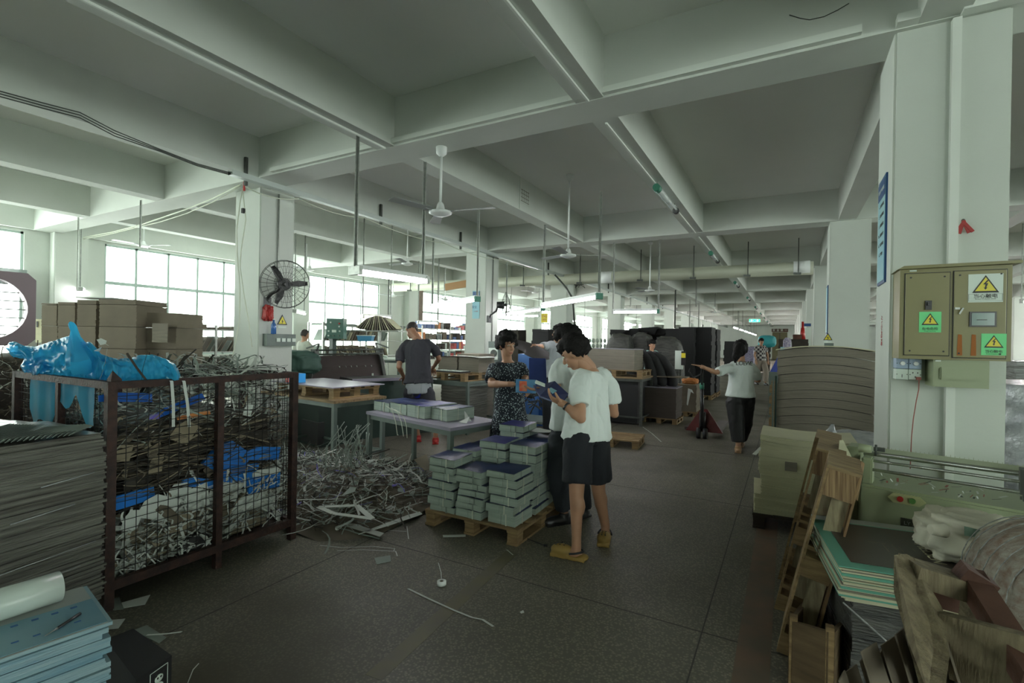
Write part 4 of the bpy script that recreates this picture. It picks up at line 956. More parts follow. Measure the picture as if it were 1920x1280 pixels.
for i,(x,y) in enumerate(((-9.8,17.5),(-9.6,22),(9.8,19),(-8.5,27),(9.4,25.5),(4.2,14),(4.3,22),(6.5,9.2),(5.2,30),(9.7,33))):
    lamp(Vector((x,y,0)),Vector((x+1.25,y,0)),2.5,2.5,None,['lit lamp far left near the goods shelf','lit lamp far left beyond the goods shelf','lit lamp in the far right half of the hall, nearest','lit lamp in the far left bay','lit lamp in the far right half of the hall, middle','lit lamp seen beyond the near column','lit lamp far right beyond the near column','lit lamp at the right edge behind the cabinet','lit lamp far right down the hall','lit lamp in the far right half of the hall, farthest'][i],rtop=(ZC,ZC),w=.02)
# bare hanging rods
RODS=[(148,545,407,3.58,'perforated red-brown rod left of the cardboard stacks'),(265,463,375,3.58,'slotted rod hanging over the left window'),(575,508,456,3.58,'rod hanging right of the wall fan'),(730,590,494,3.9,'dark rod in front of the third window'),(786,545,496,3.9,'thin rod beside the brown shutter'),(823,600,503,3.9,'dark rod in front of the goods shelf'),(835,545,500,3.9,'thin rod right of the goods shelf lamp'),(958,580,542,3.9,'rod left of the second wall fan'),(1048,510,493,3.9,'short bracket rod above the third left column'),(1267,615,528,3.9,'dark rod over the black stacks'),(1294,615,550,3.9,'rod in the row over the black stacks'),(1311,615,549,4.1,'rod right of the row over the black stacks'),(1306,575,527,3.9,'short pale rod over the black stacks'),(1341,575,548,3.9,'short rod left of the far lamps'),(1385,612,567,4.1,'left rod of the far cluster'),(1393,612,569,4.1,'second rod of the far cluster'),(1399,612,580,4.1,'third rod of the far cluster'),(1407,612,588,4.1,'fourth rod of the far cluster'),(1183,575,540,3.9,'rod in front of the fourth left column'),]
for u,vb,vt,zt,lab in RODS:
    p,zb=at(u,vb,vt,3.58 if zt<3.7 else zt); 
    zc=3.58 if zt<3.7 else ZC
    m=MB(); w_=.035 if p.y<12 else .05; m.box((p.x,p.y,(zc+zb)/2),(w_,.004,zc-zb)); m.box((p.x-w_/2,p.y,(zc+zb)/2),(.004,w_*.7,zc-zb)); tag(obj('hanging_rod',m,'steel' if 'dark' not in lab else 'dsteel'),lab,'rod')
# ceiling fans -------------------------------------------------
def fan(p,zt,zh,label,rot=0.,R_=.6,mat='white',blades=3):
    s=thing('ceiling_fan',label,'ceiling fan',(p.x,p.y,0),rot)
    obj('canopy',MB().lathe((0,0,zt-.10),[(.02,0),(.055,.03),(.06,.1)],14),mat,s); obj('down_rod',MB().cone((0,0,zt-.1),(0,0,zh+.1),.014,n=8),mat,s)
    obj('motor',MB().lathe((0,0,zh),[(.0,-.03),(.06,-.028),(.10,-.012),(.125,.0),(.125,.018),(.08,.03),(.05,.04),(.035,.10),(.02,.12)],22),mat,s)
    for i in range(blades):
        a=i*2*PI/blades; R=Matrix.Rotation(a,3,'Z'); m=MB(); H_=Vector((0,0,zh))
        m.prism([H_+R@Vector(q) for q in((.13,-.045,.01),(R_,-.07,.02),(R_+.02,0,.025),(R_,.06,.035),(.13,.04,.03))],(0,0,.004)); m.bar(H_+R@Vector((.08,0,.01)),H_+R@Vector((.2,0,.02)),.03,.006); obj('blade',m,'bladegrey' if mat=='white' else mat,s)
    return s
G['bladegrey']=M('pale_fan_blade',(.38,.40,.40),.5)
def fan_px(u,vt,vh,zt,label,rot=0.,**k):
    p,zh=at(u,vh,vt,zt); return fan(p,zt,zh,label,rot,**k)
fan_px(828,276,400,3.58,'nearest white ceiling fan hanging from the near cross beam',.25)
fan_px(1068,328,480,4.11,'white ceiling fan on a dark rod in the middle bay',.62)
fan_px(1220,452,545,4.11,'white ceiling fan far back above the black stacks',.2)
fan_px(765,418,495,3.9 if 0 else 4.11,'ceiling fan seen behind the double tube lamp',.9)
fan_px(270,415,461,4.11,'ceiling fan in front of the left window',.55)
fan_px(581,446,506,4.11,'ceiling fan just right of the wall fan',.45)
fan_px(738,495,555,4.11,'small distant ceiling fan by the fourth window bay',.2)
fan_px(836,500,562,4.11,'small ceiling fan in front of the goods shelf window',.7)
fan_px(1004,507,548,4.11,'ceiling fan behind the third left column lamp',.05)
fan_px(1341,548,586,4.11,'tiny distant ceiling fan left of the exit sign',.3)
fan(Vector((4.4,12.5,0)),4.11,3.0,'ceiling fan seen in the gap beyond the near column',.4)
# unlit explosion-proof tube fixtures under the aisle beam
G['clear']=M('clear_tube_glass',(.75,.8,.8),.08,alpha=.35)
for i,y in enumerate([6.41,11.5,17.2,22.9,28.6,34.3,40,46,52]):
    s=thing('tube_fixture',(ORD[i]+' green-capped unlit tube fixture under the aisle beam, from the camera'),'lamp',(-1.49,y,3.49))
    obj('cap',MB().cone((0,-.04,0),(0,.08,0),.046,.05,12),'capgreen',s)
    obj('glass_tube',MB().cone((0,.08,0),(0,1.2,0),.042,n=12),'clear',s); obj('end_ring',MB().cone((0,1.2,0),(0,1.27,0),.048,n=12),'blackp',s); obj('lamp_rod',MB().cone((.012,.08,.01),(.012,1.2,.01),.013,n=8),'white',s)
    for yy in(.05,1.15): obj('mount',MB().box((0,yy,.06),(.02,.02,.06)),'steel',s)
# small conduits on the beams
for k,(x,ya_,yb_) in enumerate(((-1.53,-1.2,4.02),(-1.53,4.5,9.7),(-3.86,-1.2,4.02),(-1.53,10.1,15),(-3.9,8.2,9.7))):
    struct('trim_%d'%(10+k),MB().box((x,(ya_+yb_)/2,3.572),(.018,yb_-ya_,.018)),'paint')
struct('trim_20',MB().box((-3.74,6.9,3.85),(.012,.012,.5)),'paint')
# duct under the fourth cross beam
s=thing('round_duct','long round pale duct hung across the hall under the fourth cross beam','duct')
m=MB(); m.cone((-12.9,13.95,3.41),(.52,13.95,3.395),.162,n=20); obj('pipe',m,M('duct_pale_olive',(.46,.48,.38),.5),s)
for x in(-11.9,-9.3,-7.3,-5.4,-3.6,-2.2,-.9,.2): obj('strap',MB().box((x,13.78,3.68),(.02,.02,.86)),'dsteel',s); obj('clip',MB().box((x-.02,13.76,3.25),(.16,.05,.05),rz=.5),'dsteel',s)
for x in(-4.8,.1): obj('collar',MB().cone((x,13.95,3.405),(x+.35,13.95,3.405),.170,n=20),'white',s)
# cable tangle at the third column
m=MB(); rr=random.Random(3); c=gx(1085,530,-6.27)
for i in range(12):
    pts=[c+Vector((rr.gauss(0,.13),rr.gauss(0,.06),rr.gauss(0,.09))) for _ in range(6)]; m.tube(pts,.013,4)
m.tube([P(1040,515,13.6),P(1062,540,13.6),P(1074,560,13.7),P(1078,620,13.8)],.03,6)
tag(obj('cable_tangle',m,'dsteel'),'tangle of dark cables and pipes beside the third left column','cables',kind='stuff')
# exit sign
s=thing('exit_sign','green lit exit sign hanging far down the aisle','exit sign',gz(1415,601,3.0))
obj('housing',MB().box((0,0,0),(.62,.06,.20)),'white',s); obj('lit_face',MB().box((0,-.035,0),(.58,.01,.16)),M('exit_green',(.05,.95,.45),.4,emit=.8),s); obj('arrows',text_mb('← →',.22,RF,(0,-.043,0),.001),M('exit_white',(.9,1,.9),.4,emit=1),s)
obj('hanging_rod',MB().box((0,0,.62),(.02,.02,.98)),'dsteel',s)
# red writing on the wall, beam sticker
RW=basis((0,1,0),(0,0,1),(1,0,0))
p=gx(373,469,XL); tag(obj('wall_lettering',text_mb('A11',.26,RW,(XL+.006,p.y,p.z),.002),'red'),'red letters A11 above the left window','writing')
p=gx(643,511,XL); tag(obj('wall_lettering',text_mb('A12',.26,RW,(XL+.006,p.y,p.z),.002),'red'),'red letters A12 above the third window','writing')
p=gx(984,369,-3.75); s=thing('beam_sticker','small pale grid-like label stuck on the side of a ceiling beam','sticker'); obj('paper',MB().box((-3.747,p.y,p.z),(.003,.30,.24)),'wall',s)
m=MB()
for i in range(4): m.box((-3.744,p.y,p.z-.09+.06*i),(.002,.28,.006)); m.box((-3.744,p.y-.105+.07*i,p.z),(.002,.006,.2))
o=obj('grid_print',m,'bstrip',s); o['kind']='stuff'
# crack / mark on beam B1
m=MB(); m.tube([Vector((gy(u,v,4.03).x,4.037,gy(u,v,4.03).z)) for u,v in((1480,27),(1500,33),(1518,36),(1545,30),(1570,18),(1592,5))],.003,4); tag(obj('loose_wire',m,'dsteel'),'thin dark loose wire on the face of the near cross beam, top right','wire')
# ================================================================ PEOPLE
def absorb(a,b,mi=0):
    """append bmesh builder b into a"""
    me=bpy.data.meshes.new('t'); b.b.to_mesh(me); b.b.free(); n=len(a.b.faces); a.b.from_mesh(me); bpy.data.meshes.remove(me)
    a.b.faces.ensure_lookup_table()
    for f in a.b.faces[n:]: f.material_index=mi; f.smooth=True
    return a
def limb(m,pts,rad,n=14):
    """tapered limb with round ends"""
    Q=[];Rr=[]
    for i in range(len(pts)-1):
        for k in range(6):
            t=k/6; Q.append(pts[i].lerp(pts[i+1],t)); Rr.append(rad[i]*(1-t)+rad[i+1]*t)
    Q.append(pts[-1]);Rr.append(rad[-1]); m.tube(Q,Rr,n)
    for p,r in zip(pts,rad): m.ell(p,(r,r,r),sub=2)
def ering(c,lat,fr,rx,ry,n=24,pw=1.):
    return [c+lat*(math.copysign(abs(math.cos(2*PI*k/n))**pw,math.cos(2*PI*k/n))*rx)+fr*(math.copysign(abs(math.sin(2*PI*k/n))**pw,math.sin(2*PI*k/n))*ry) for k in range(n)]
def hand(w,hd,pn,s=1.,curl=.5,thumb=1,spread=.1):
    hd=hd.normalized(); pn=(pn-hd*pn.dot(hd)).normalized(); sd=hd.cross(pn)*thumb; m=MB()
    m.ell(w+hd*.045*s,(.040*s,.052*s,.015*s),R=basis(sd,hd,pn),sub=3); m.cone(w-hd*.03*s,w+hd*.03*s,.025*s,.028*s,12)
    for i,(o,L) in enumerate(((.030,.070),(.010,.079),(-.010,.074),(-.029,.058))):
        p=w+hd*.086*s+sd*o*s; d=(hd+sd*spread*(1-i*.66)).normalized(); pts=[w+hd*.05*s+sd*o*s*.9,p]
        for q in(.42,.32,.26):
            d=(Matrix.Rotation(curl*.55,3,sd*(-1 if (d.cross(pn)).dot(sd)<0 else 1))@d).normalized() if 0 else (d+pn*curl*.55).normalized(); p=p+d*L*q*s; pts.append(p)
        limb(m,pts,[.0095*s,.009*s,.0085*s,.0078*s,.0068*s],8)
    p=w+hd*.022*s+sd*.028*s; d=(hd*.6+sd*.8+pn*.3).normalized(); pts=[w+hd*.01*s,p]
    for q in(.035,.028): p=p+d*q*s; pts.append(p); d=(d+hd*.4+pn*curl*.4).normalized()
    limb(m,pts,[.014*s,.012*s,.010*s,.008*s],8)
    return voxel(m,.0034,1)
def human(label,J,s=1.,skin='skin',face=True,hair='short',vox=.010,hands=True):
    """J: dict of joints. returns root and frame vectors"""
    root=thing('person',label,'person')
    V=J; lat=(V['shR']-V['shL']).normalized(); up=(V['neck']-V['pel']).normalized(); fr=up.cross(lat).normalized(); 
    if fr.dot(V['fwd'])<0: fr=-fr
    hl=(V['hipR']-V['hipL']).normalized()
    m=MB()
    hw=(V['shR']-V['shL']).length/2; 
    def tor(t,rx,ry): c=V['pel'].lerp(V['neck'],t); L=hl.lerp(lat,min(1,max(0,t)));L=(L-up*L.dot(up)).normalized(); F=up.cross(L).normalized(); return ering(c,L,F,rx*s,ry*s)
    m.loft([tor(-.10,.06,.06),tor(-.04,.14,.10),tor(.10,.15,.105),tor(.35,.125,.09),tor(.62,.15,.105),tor(.80,.155,.10),tor(.92,.10,.075),tor(1.,.055,.055)])
    limb(m,[V['neck']-up*.02,V['head']-V['hup']*.07*s],[.052*s,.048*s])
    for S in'LR':
        a,b,c=V['sh'+S],V['el'+S],V['wr'+S]; limb(m,[a-up*.008,b,c],[.045*s,.038*s,.025*s]); m.ell(b.lerp(c,.3),(.041*s,.041*s,.041*s))
        m.ell(a.lerp(V['neck'],.35)-up*.015,(.066*s,.066*s,.046*s))
        if 'kn'+S in V:
            h,k,an,to=V['hip'+S],V['kn'+S],V['an'+S],V['to'+S]; limb(m,[h,k,an],[.082*s,.052*s,.034*s],16)
            m.ell(k.lerp(an,.32)-(to-an).normalized()*.012,(.053*s,.053*s,.085*s)); m.ell(h-fr*.02,(.083*s,.083*s,.09*s)); limb(m,[an,Vector((an.x,an.y,V['floor']+.05))],[.034*s,.034*s])
            fd=(to-an); fd.z=0; fd.normalize(); fc=an+fd*.05*s; fc.z=V['floor']+.035; m.ell(fc,(.038*s,.105*s,.032*s),R=basis(fd.cross(Vector((0,0,1))),fd,(0,0,1))); m.ell(Vector((an.x,an.y,V['floor']+.05)),(.034*s,.04*s,.05*s))
    H,fd,hu=V['head'],V['face'].normalized(),V['hup'].normalized(); hl_=fd.cross(hu).normalized(); hu=hl_.cross(fd).normalized(); Rh=basis(hl_,fd,hu)
    def hp(l,f,u): return H+hl_*l*s+fd*f*s+hu*u*s
    hm=MB()
    hm.ell(hp(0,-.008,.02),(.076*s,.094*s,.094*s),R=Rh,sub=3); hm.ell(hp(0,.028,-.035),(.058*s,.062*s,.075*s),R=Rh,sub=3); hm.ell(hp(0,.058,-.085),(.026*s,.022*s,.020*s),R=Rh)
    for k in(-1,1): hm.ell(hp(.034*k,.055,-.025),(.024*s,.022*s,.026*s),R=Rh); hm.ell(hp(.078*k,-.005,-.01),(.010*s,.020*s,.032*s),R=Rh); hm.ell(hp(.031*k,.078,.032),(.020*s,.010*s,.007*s),R=Rh)
    hm.cone(hp(0,.084,.018),hp(0,.108,-.022),.008*s,.013*s,8); hm.ell(hp(0,.104,-.024),(.016*s,.012*s,.010*s),R=Rh)
    hm.ell(hp(0,.084,-.055),(.023*s,.011*s,.006*s),R=Rh); hm.ell(hp(0,.082,-.064),(.019*s,.011*s,.006*s),R=Rh)
    limb(hm,[hp(0,-.02,-.04),V['neck']],[.048*s,.050*s])
    body=voxel(m,vox,3); absorb(body,voxel(hm,.0055,2))
    if hands:
        for S in'LR':
            if 'hd'+S in V: absorb(body,hand(V['wr'+S],V['hd'+S],V['pn'+S],s,V.get('curl'+S,.5),V.get('th'+S,1)))
    b=obj('body',body,skin,root)
    if face:
        for k in(-1,1):
            e=MB(); e.ell(hp(.031*k,.0805,.012),(.013*s,.006*s,.0055*s),R=Rh); eo=obj('eye',e,'stwhite',root); q=MB(); q.ell(hp(.031*k,.0855,.012),(.0055*s,.003*s,.0052*s),R=Rh); obj('iris',q,'black',eo)
            q=MB(); q.bar(hp(.015*k,.090,.037),hp(.047*k,.079,.040),.006*s,.005*s); obj('eyebrow',q,'hair',root)
        q=MB(); q.ell(hp(0,.092,-.058),(.020*s,.006*s,.0065*s),R=Rh); obj('lips',q,M('lips',(.38,.12,.10),.45),root)
    # hair
    hh=MB(); hh.ell((0,0,0),(1,1,1),sub=4 if vox<.015 else 3)
    th=.016 if hair!='buzz' else .004
    for v in hh.b.verts:
        d=v.co.normalized(); l,f,u=d; n=noise.noise(d*4+Vector((s*9,0,0)))*.5+noise.noise(d*11)*.35
        if hair=='bob': lim=-.62 if f<.15 else (.33 if abs(l)<.78 else -.35)
        elif hair=='buzz': lim=-.62 if f<.1 else .4
        elif hair=='tail': lim=-.75 if f<.3 else .45
        else: lim=-.72 if f<.0 else (.28 if f>.35 else -.12)
        k=max(0,min(1,(u-lim)*2.6+.35+n*.8)); k=k*k*(3-2*k); n3=noise.noise(Vector((d.x*14,d.y*14,d.z*4)))*.5
        t=1+(th*(2.0 if hair=='bob' else 1.35)*(1+n*.9+n3))/.09
        r=.84+(t-.84)*k
        base=Vector((l*.080,f*.100-.006,u*.100+.022))
        v.co=H+Rh@(base*r*s)
    ho=obj('hair',hh,'hair' if hair!='buzz' else G['buzz'],root)
    return root,dict(lat=lat,up=up,fr=fr,hp=hp,tor=tor,hl=hl,s=s,V=V,root=root)
G['buzz']=M('cropped_hair',(.03,.024,.022),.6)
def wrk(co,amp,seed,sc=(7,7,3)): 
    q=Vector((co.x*sc[0],co.y*sc[1],co.z*sc[2]+seed)); n=noise.noise(q); n2=noise.noise(q*2.1)
    return max(-.003,amp*(2.6*max(0,.45-abs(n)*2.2)-1.6*max(0,.4-abs(n2)*2.4)+.3*n2))
def top_wear(F,name,mat,hem=-.06,sleeve=.55,infl=.016,flare=.02,vox=.010,amp=.006,seed=1.,srad=.064,collar=.068,sl2=None):
    V,s,tor,up=F['V'],F['s'],F['tor'],F['up']; i=infl/s; m=MB()
    R_=[tor(hem,.155+i+flare,.115+i+flare),tor(hem+.06,.152+i+flare,.112+i+flare*.8),tor(.12,.150+i+flare*.7,.108+i+flare*.6),tor(.35,.138+i+flare*.5,.100+i+flare*.5),tor(.62,.155+i,.110+i),tor(.80,.160+i,.104+i),tor(.90,.130+i,.085+i),tor(.965,collar+i*.5,collar*.95+i*.3)]
    m.loft(R_)
    for S in'LR':
        a,b,c=V['sh'+S],V['el'+S],V['wr'+S]; e=a.lerp(b,sleeve) if sleeve<=1 else b.lerp(c,sleeve-1)
        d=(e-a).normalized(); pts=[a-up*.012+(V['neck']-a)*.18,a.lerp(e,.35)] if sleeve<=1 else [a-up*.012+(V['neck']-a)*.18,a.lerp(b,.5),b]
        rr_=[srad*s]*len(pts)+[srad*s*.98]
        limbp=pts+[e]; Q=[];
        m.tube(limbp,rr_,16)
        for p,r in zip(limbp[:-1],rr_): m.ell(p,(r,r,r))
        m.ell(a.lerp(V['neck'],.42)-up*.01,(.080*s,.080*s,.064*s),R=Matrix.Identity(3))
    mb=voxel(m,vox,3,lambda co:wrk(co,amp,seed)); return obj(name,mb,mat,F['root'])
def leg_wear(F,name,mat,to=.5,rt=.105,rb=.095,vox=.010,amp=.005,seed=3.,top=.12,waist=.0):
    V,s,tor=F['V'],F['s'],F['tor']; m=MB()
    m.loft([tor(-.18,.10,.09),tor(-.08,.165+waist,.125+waist),tor(.0,.168+waist,.128+waist),tor(top,.155+waist,.112+waist)])
    for S in'LR':
        h,k,an=V['hip'+S],V['kn'+S],V['an'+S]; 
        e=h.lerp(k,to) if to<=1 else k.lerp(an,to-1)
        pts=[h,e] if to<=1 else [h,k,e]; rad=[rt*s,rb*s] if to<=1 else [rt*s,(rt+rb)*.5*s,rb*s]
        Q=[];Rr=[]
        for i in range(len(pts)-1):
            for q in range(5): Q.append(pts[i].lerp(pts[i+1],q/5)); Rr.append(rad[i]*(1-q/5)+rad[i+1]*q/5)
        Q.append(pts[-1]);Rr.append(rad[-1]); m.tube(Q,Rr,18); m.ell(h-UPW*.01-F['fr']*.018,(rt*s*.94,rt*s*.94,rt*s*1.02)); 
        if to>1: m.ell(k,(rad[1],)*3)
    mb=voxel(m,vox,3,lambda co:wrk(co,amp,seed,(6,6,4))); return obj(name,mb,mat,F['root'])
def shoe(F,S,mat,kind='shoe',sm='blackp'):
    V,s=F['V'],F['s']; an,to=V['an'+S],V['to'+S]; fd=(to-an); fd.z=0; fd.normalize(); sd=fd.cross(Vector((0,0,1))); z=V['floor']; c=Vector((an.x,an.y,z))+fd*.055*s
    Rb=basis(sd,fd,(0,0,1)); m=MB()
    if kind=='clog':
        m.ell(c+fd*.045*s+Vector((0,0,.042)),(.052*s,.085*s,.042*s),R=Rb,sub=3); m.box(c+Vector((0,0,.012)),(.092*s,.25*s,.024),R=Rb); m.ell(c-fd*.10*s+Vector((0,0,.02)),(.045*s,.045*s,.022),R=Rb)
        o=obj('clog',voxel(m,.006,2),mat,F['root'])
        q=MB(); 
        for i in range(9): a=PI*i/8; 
        q.tube([c+sd*.050*math.cos(PI*i/10)*s-fd*(.02+.085*math.sin(PI*i/10))*s+Vector((0,0,.045+.015*math.sin(PI*i/10))) for i in range(11)],.007,6); obj('strap',q,sm,o)
        q=MB()
        for i in range(3):
            for j in range(2+i%2): q.cone(c+fd*(.03+.03*i)*s+sd*(j-.5-.25*(i%2)*0)*.025*s+Vector((0,0,.075)),c+fd*(.03+.03*i)*s+sd*(j-.5)*.025*s+Vector((0,0,.0855)),.004,n=6)
        o2=obj('vent_hole',q,'ink',o); o2['kind']='stuff'
    else:
        m.ell(c+Vector((0,0,.035)),(.050*s,.135*s,.038*s),R=Rb,sub=3); m.box(c+Vector((0,0,.010)),(.085*s,.25*s,.02),R=Rb); m.cone(Vector((an.x,an.y,z+.03)),Vector((an.x,an.y,z+.09)),.045*s,.042*s,14); obj('shoe',voxel(m,.007,2),mat,F['root'])
def PP(**k): return {a:(P(*b) if isinstance(b,tuple) and len(b)==3 else b) for a,b in k.items()}
G['tee']=M('white_cotton_tee',(.70,.76,.74),.85,bump=.25,bs=5); G['navyshort']=M('dark_navy_cotton',(.014,.016,.022),.85); G['jeans']=M('dark_grey_jeans',(.030,.036,.045),.85)
G['greytee']=M('charcoal_tee',(.035,.036,.045),.85); G['lgrey']=M('pale_grey_tee',(.33,.36,.38),.85); G['clog']=M('mustard_rubber',(.30,.19,.05),.6)
DN=Vector((0,0,-1)); UPW=Vector((0,0,1)); LF=-RT; 
hz=lambda v:Vector((v.x,v.y,0)).normalized()
rt_=hz(RT); fw_=hz(FWD)
# 1 man in white tee and shorts, seen from behind
J=PP(pel=(1100,808,3.62),neck=(1106,690,3.62),head=(1078,662,3.58),shL=(1086,716,3.50),shR=(1140,712,3.80),elL=(1089,784,3.36),wrL=(1056,757,3.42),elR=(1152,775,3.86),wrR=(1100,752,3.98),
 hipL=(1084,822,3.52),hipR=(1116,820,3.68),knL=(1081,925,3.46),knR=(1122,918,3.74),anL=(1081,1003,3.43),anR=(1135,985,3.80),toL=(1050,1015,3.48),toR=(1132,1005,3.68))
J['floor']=0
J.update(fwd=LF,face=(rt_*-.78+fw_*.35-UPW*.55),hup=(UPW*.80-rt_*.50+fw_*.2),hdL=P(1036,748,3.46)-P(1056,757,3.42),pnL=(UPW*.6+fw_*.4),curlL=.9,hdR=LF+fw_*.2,pnR=UPW,floor=0.,thL=-1)
r,F=human('man in plain white tee and dark shorts standing with his back to us',J,1.0,'skin',vox=.009)
top_wear(F,'white_tee','tee',hem=-.10,sleeve=.66,infl=.016,flare=.046,amp=.010,seed=2.,vox=.009,srad=.066); leg_wear(F,'shorts','navyshort',to=.80,rt=.105,rb=.108,top=.07)
for S in'LR': shoe(F,S,'clog','clog')
m=MB(); w_=J['wrL']; d=(J['elL']-w_).normalized(); obj('wristband',MB().cone(w_+d*.02,w_+d*.035,.031,.031,14),'blackp',r)
# 2 man behind him
J=PP(pel=(1066,800,4.15),neck=(1070,668,4.15),head=(1066,640,4.10),shL=(1044,690,4.05),shR=(1098,690,4.28),elL=(1042,742,3.98),wrL=(1022,728,3.85),elR=(1105,745,4.35),wrR=(1085,740,4.2),
 hipL=(1052,815,4.1),hipR=(1082,815,4.25),knL=(1045,890,4.05),knR=(1085,890,4.2),anL=(1058,958,4.10),anR=(1094,955,4.25),toL=(1036,966,4.05),toR=(1075,962,4.15))
J.update(fwd=LF,face=(rt_*-.8+fw_*.2-UPW*.4),hup=(UPW*.9-rt_*.35),hdL=LF-UPW*.1,pnL=UPW,hdR=LF,pnR=UPW,floor=.0,thL=-1)
r,F=human('man in white tee and dark jeans mostly hidden behind the man in shorts',J,1.0,'skin',vox=.010)
top_wear(F,'white_tee','tee',hem=-.02,sleeve=.6,infl=.014,flare=.02,seed=5.); leg_wear(F,'jeans','jeans',to=1.93,rt=.105,rb=.07)
for S in'LR': shoe(F,S,'blackp')
# 3 woman in speckled dress
def dress_mat():
    m=M('dark_floral_dress',(.012,.018,.028),.8); nt=m.node_tree; b=nt.nodes['Principled BSDF']
    tc=nt.nodes.new('ShaderNodeTexCoord'); v=nt.nodes.new('ShaderNodeTexVoronoi'); v.inputs['Scale'].default_value=58; v.inputs['Randomness'].default_value=1
    n=nt.nodes.new('ShaderNodeTexNoise'); n.inputs['Scale'].default_value=70
    a=nt.nodes.new('ShaderNodeMath'); a.operation='ADD'; r=nt.nodes.new('ShaderNodeValToRGB'); r.color_ramp.elements[0].position=.78; r.color_ramp.elements[0].color=(.36,.44,.46,1); r.color_ramp.elements[1].position=.83; r.color_ramp.elements[1].color=(.012,.018,.028,1)
    nt.links.new(tc.outputs['Object'],v.inputs[0]); nt.links.new(tc.outputs['Object'],n.inputs[0]); nt.links.new(v.outputs['Distance'],a.inputs[0]); nt.links.new(n.outputs['Fac'],a.inputs[1]); nt.links.new(a.outputs[0],r.inputs[0]); nt.links.new(r.outputs[0],b.inputs['Base Color']); return m
G['dress']=dress_mat()
J=PP(pel=(956,765,4.92),neck=(951,676,4.92),head=(950,648,4.88),shL=(978,690,4.98),shR=(925,692,4.85),elL=(986,714,4.85),wrL=(992,712,4.62),elR=(921,720,4.68),wrR=(958,720,4.52),
 hipL=(969,775,4.96),hipR=(945,775,4.88),knL=(968,850,4.94),knR=(948,850,4.86),anL=(968,912,4.98),anR=(948,914,4.9),toL=(974,920,4.84),toR=(944,922,4.76))
J.update(fwd=-FWD,face=(-fw_*.80+rt_*.55-UPW*.12),hup=UPW,hdL=DN*.9-fw_*.2,pnL=-fw_*.3-rt_*.6,curlL=.25,hdR=rt_*.8-fw_*.2-UPW*.05,pnR=DN,curlR=.35,floor=.0)
r,F=human('woman with short black hair in a dark speckled dress behind the book pallet',J,.97,'skin',hair='bob',vox=.009)
V=F['V'];tor=F['tor']; m=MB()
zt=lambda k,rx,ry:ering(V['pel']+DN*k,F['lat'],hz(F['fr']),rx,ry)
m.loft([zt(.50,.23,.20),zt(.30,.205,.18),zt(.12,.185,.155),tor(.0,.172,.135),tor(.15,.165,.128),tor(.38,.145,.112),tor(.62,.165,.128),tor(.80,.170,.115),tor(.90,.135,.09),tor(.945,.095,.08)])
for S in'LR':
    a,b_=V['sh'+S],V['el'+S]; e=a.lerp(b_,.72); m.tube([a+(V['neck']-a)*.2,a.lerp(e,.5),e],[.062,.066,.066],16); m.ell(a,(.062,.062,.062)); m.ell(a.lerp(V['neck'],.42)-F['up']*.012,(.075,.075,.05))
obj('dress',voxel(m,.009,3,lambda co:wrk(co,.006,4.)),'dress',r)
for S in'LR': shoe(F,S,'blackp')
# 4 man in charcoal tee working at the machine
G['bluecloth']=M('bright_blue_shorts',(.015,.02,.30),.8)
J=PP(pel=(785,728,7.2),neck=(783,633,7.25),head=(772,619,7.35),shL=(753,651,7.3),shR=(812,649,7.3),elL=(748,688,7.2),wrL=(757,706,7.45),elR=(823,672,7.35),wrR=(812,690,7.6),
 hipL=(771,735,7.2),hipR=(801,735,7.2),knL=(775,782,7.25),knR=(806,780,7.15),anL=(784,817,7.3),anR=(817,808,7.15),toL=(782,822,7.45),toR=(817,818,7.3))
J.update(fwd=FWD,face=(fw_*.5-rt_*.35-UPW*.6),hup=(UPW*.75+fw_*.5),hdL=(fw_*.6-UPW*.5),pnL=DN,hdR=(fw_*.6-UPW*.5),pnR=DN,floor=.0)
r,F=human('man with cropped hair in a charcoal tee bending over the dark green machine',J,1.04,'skin2',hair='buzz',vox=.012)
top_wear(F,'charcoal_tee','greytee',hem=.10,sleeve=.72,infl=.02,flare=.03,seed=8.,vox=.012,amp=.009,srad=.064)
m=MB(); m.loft([F['tor'](-.10,.185,.15),F['tor'](.02,.18,.145),F['tor'](.14,.172,.135)]); obj('white_undershirt_hem',voxel(m,.011,2,lambda co:wrk(co,.006,9.,(9,9,1))),'lgrey',r)
leg_wear(F,'dark_shorts','greytee',to=.45,rt=.108,rb=.105,vox=.012,amp=.004); leg_wear(F,'blue_shorts','bluecloth',to=.95,rt=.100,rb=.098,vox=.012,top=-.02)
for S in'LR': shoe(F,S,'red')
# 5 man in pale grey tee holding a dark board
J=PP(pel=(1036,706,7.5),neck=(1044,640,7.5),head=(1049,625,7.5),shL=(1027,648,7.45),shR=(1062,650,7.6),elL=(1012,650,7.2),wrL=(1001,648,6.95),elR=(1064,672,7.6),wrR=(1050,690,7.4),
 hipL=(1027,712,7.5),hipR=(1046,712,7.55),knL=(1028,762,7.45),knR=(1046,762,7.5),anL=(1028,812,7.5),anR=(1046,812,7.55),toL=(1016,818,7.4),toR=(1034,818,7.45))
J.update(fwd=LF,face=(LF*.9+fw_*.3),hup=UPW,hdL=(LF*.8-UPW*.1),pnL=DN,hdR=LF,pnR=UPW,floor=.0)
r,F=human('man in pale grey tee and black trousers holding out a dark board',J,1.0,'skin',vox=.013)
top_wear(F,'grey_tee','lgrey',hem=-.02,sleeve=.75,infl=.018,flare=.03,seed=6.,vox=.012,amp=.007); leg_wear(F,'black_trousers','navyshort',to=1.9,rt=.105,rb=.08,vox=.013)
for S in'LR': shoe(F,S,'blackp')
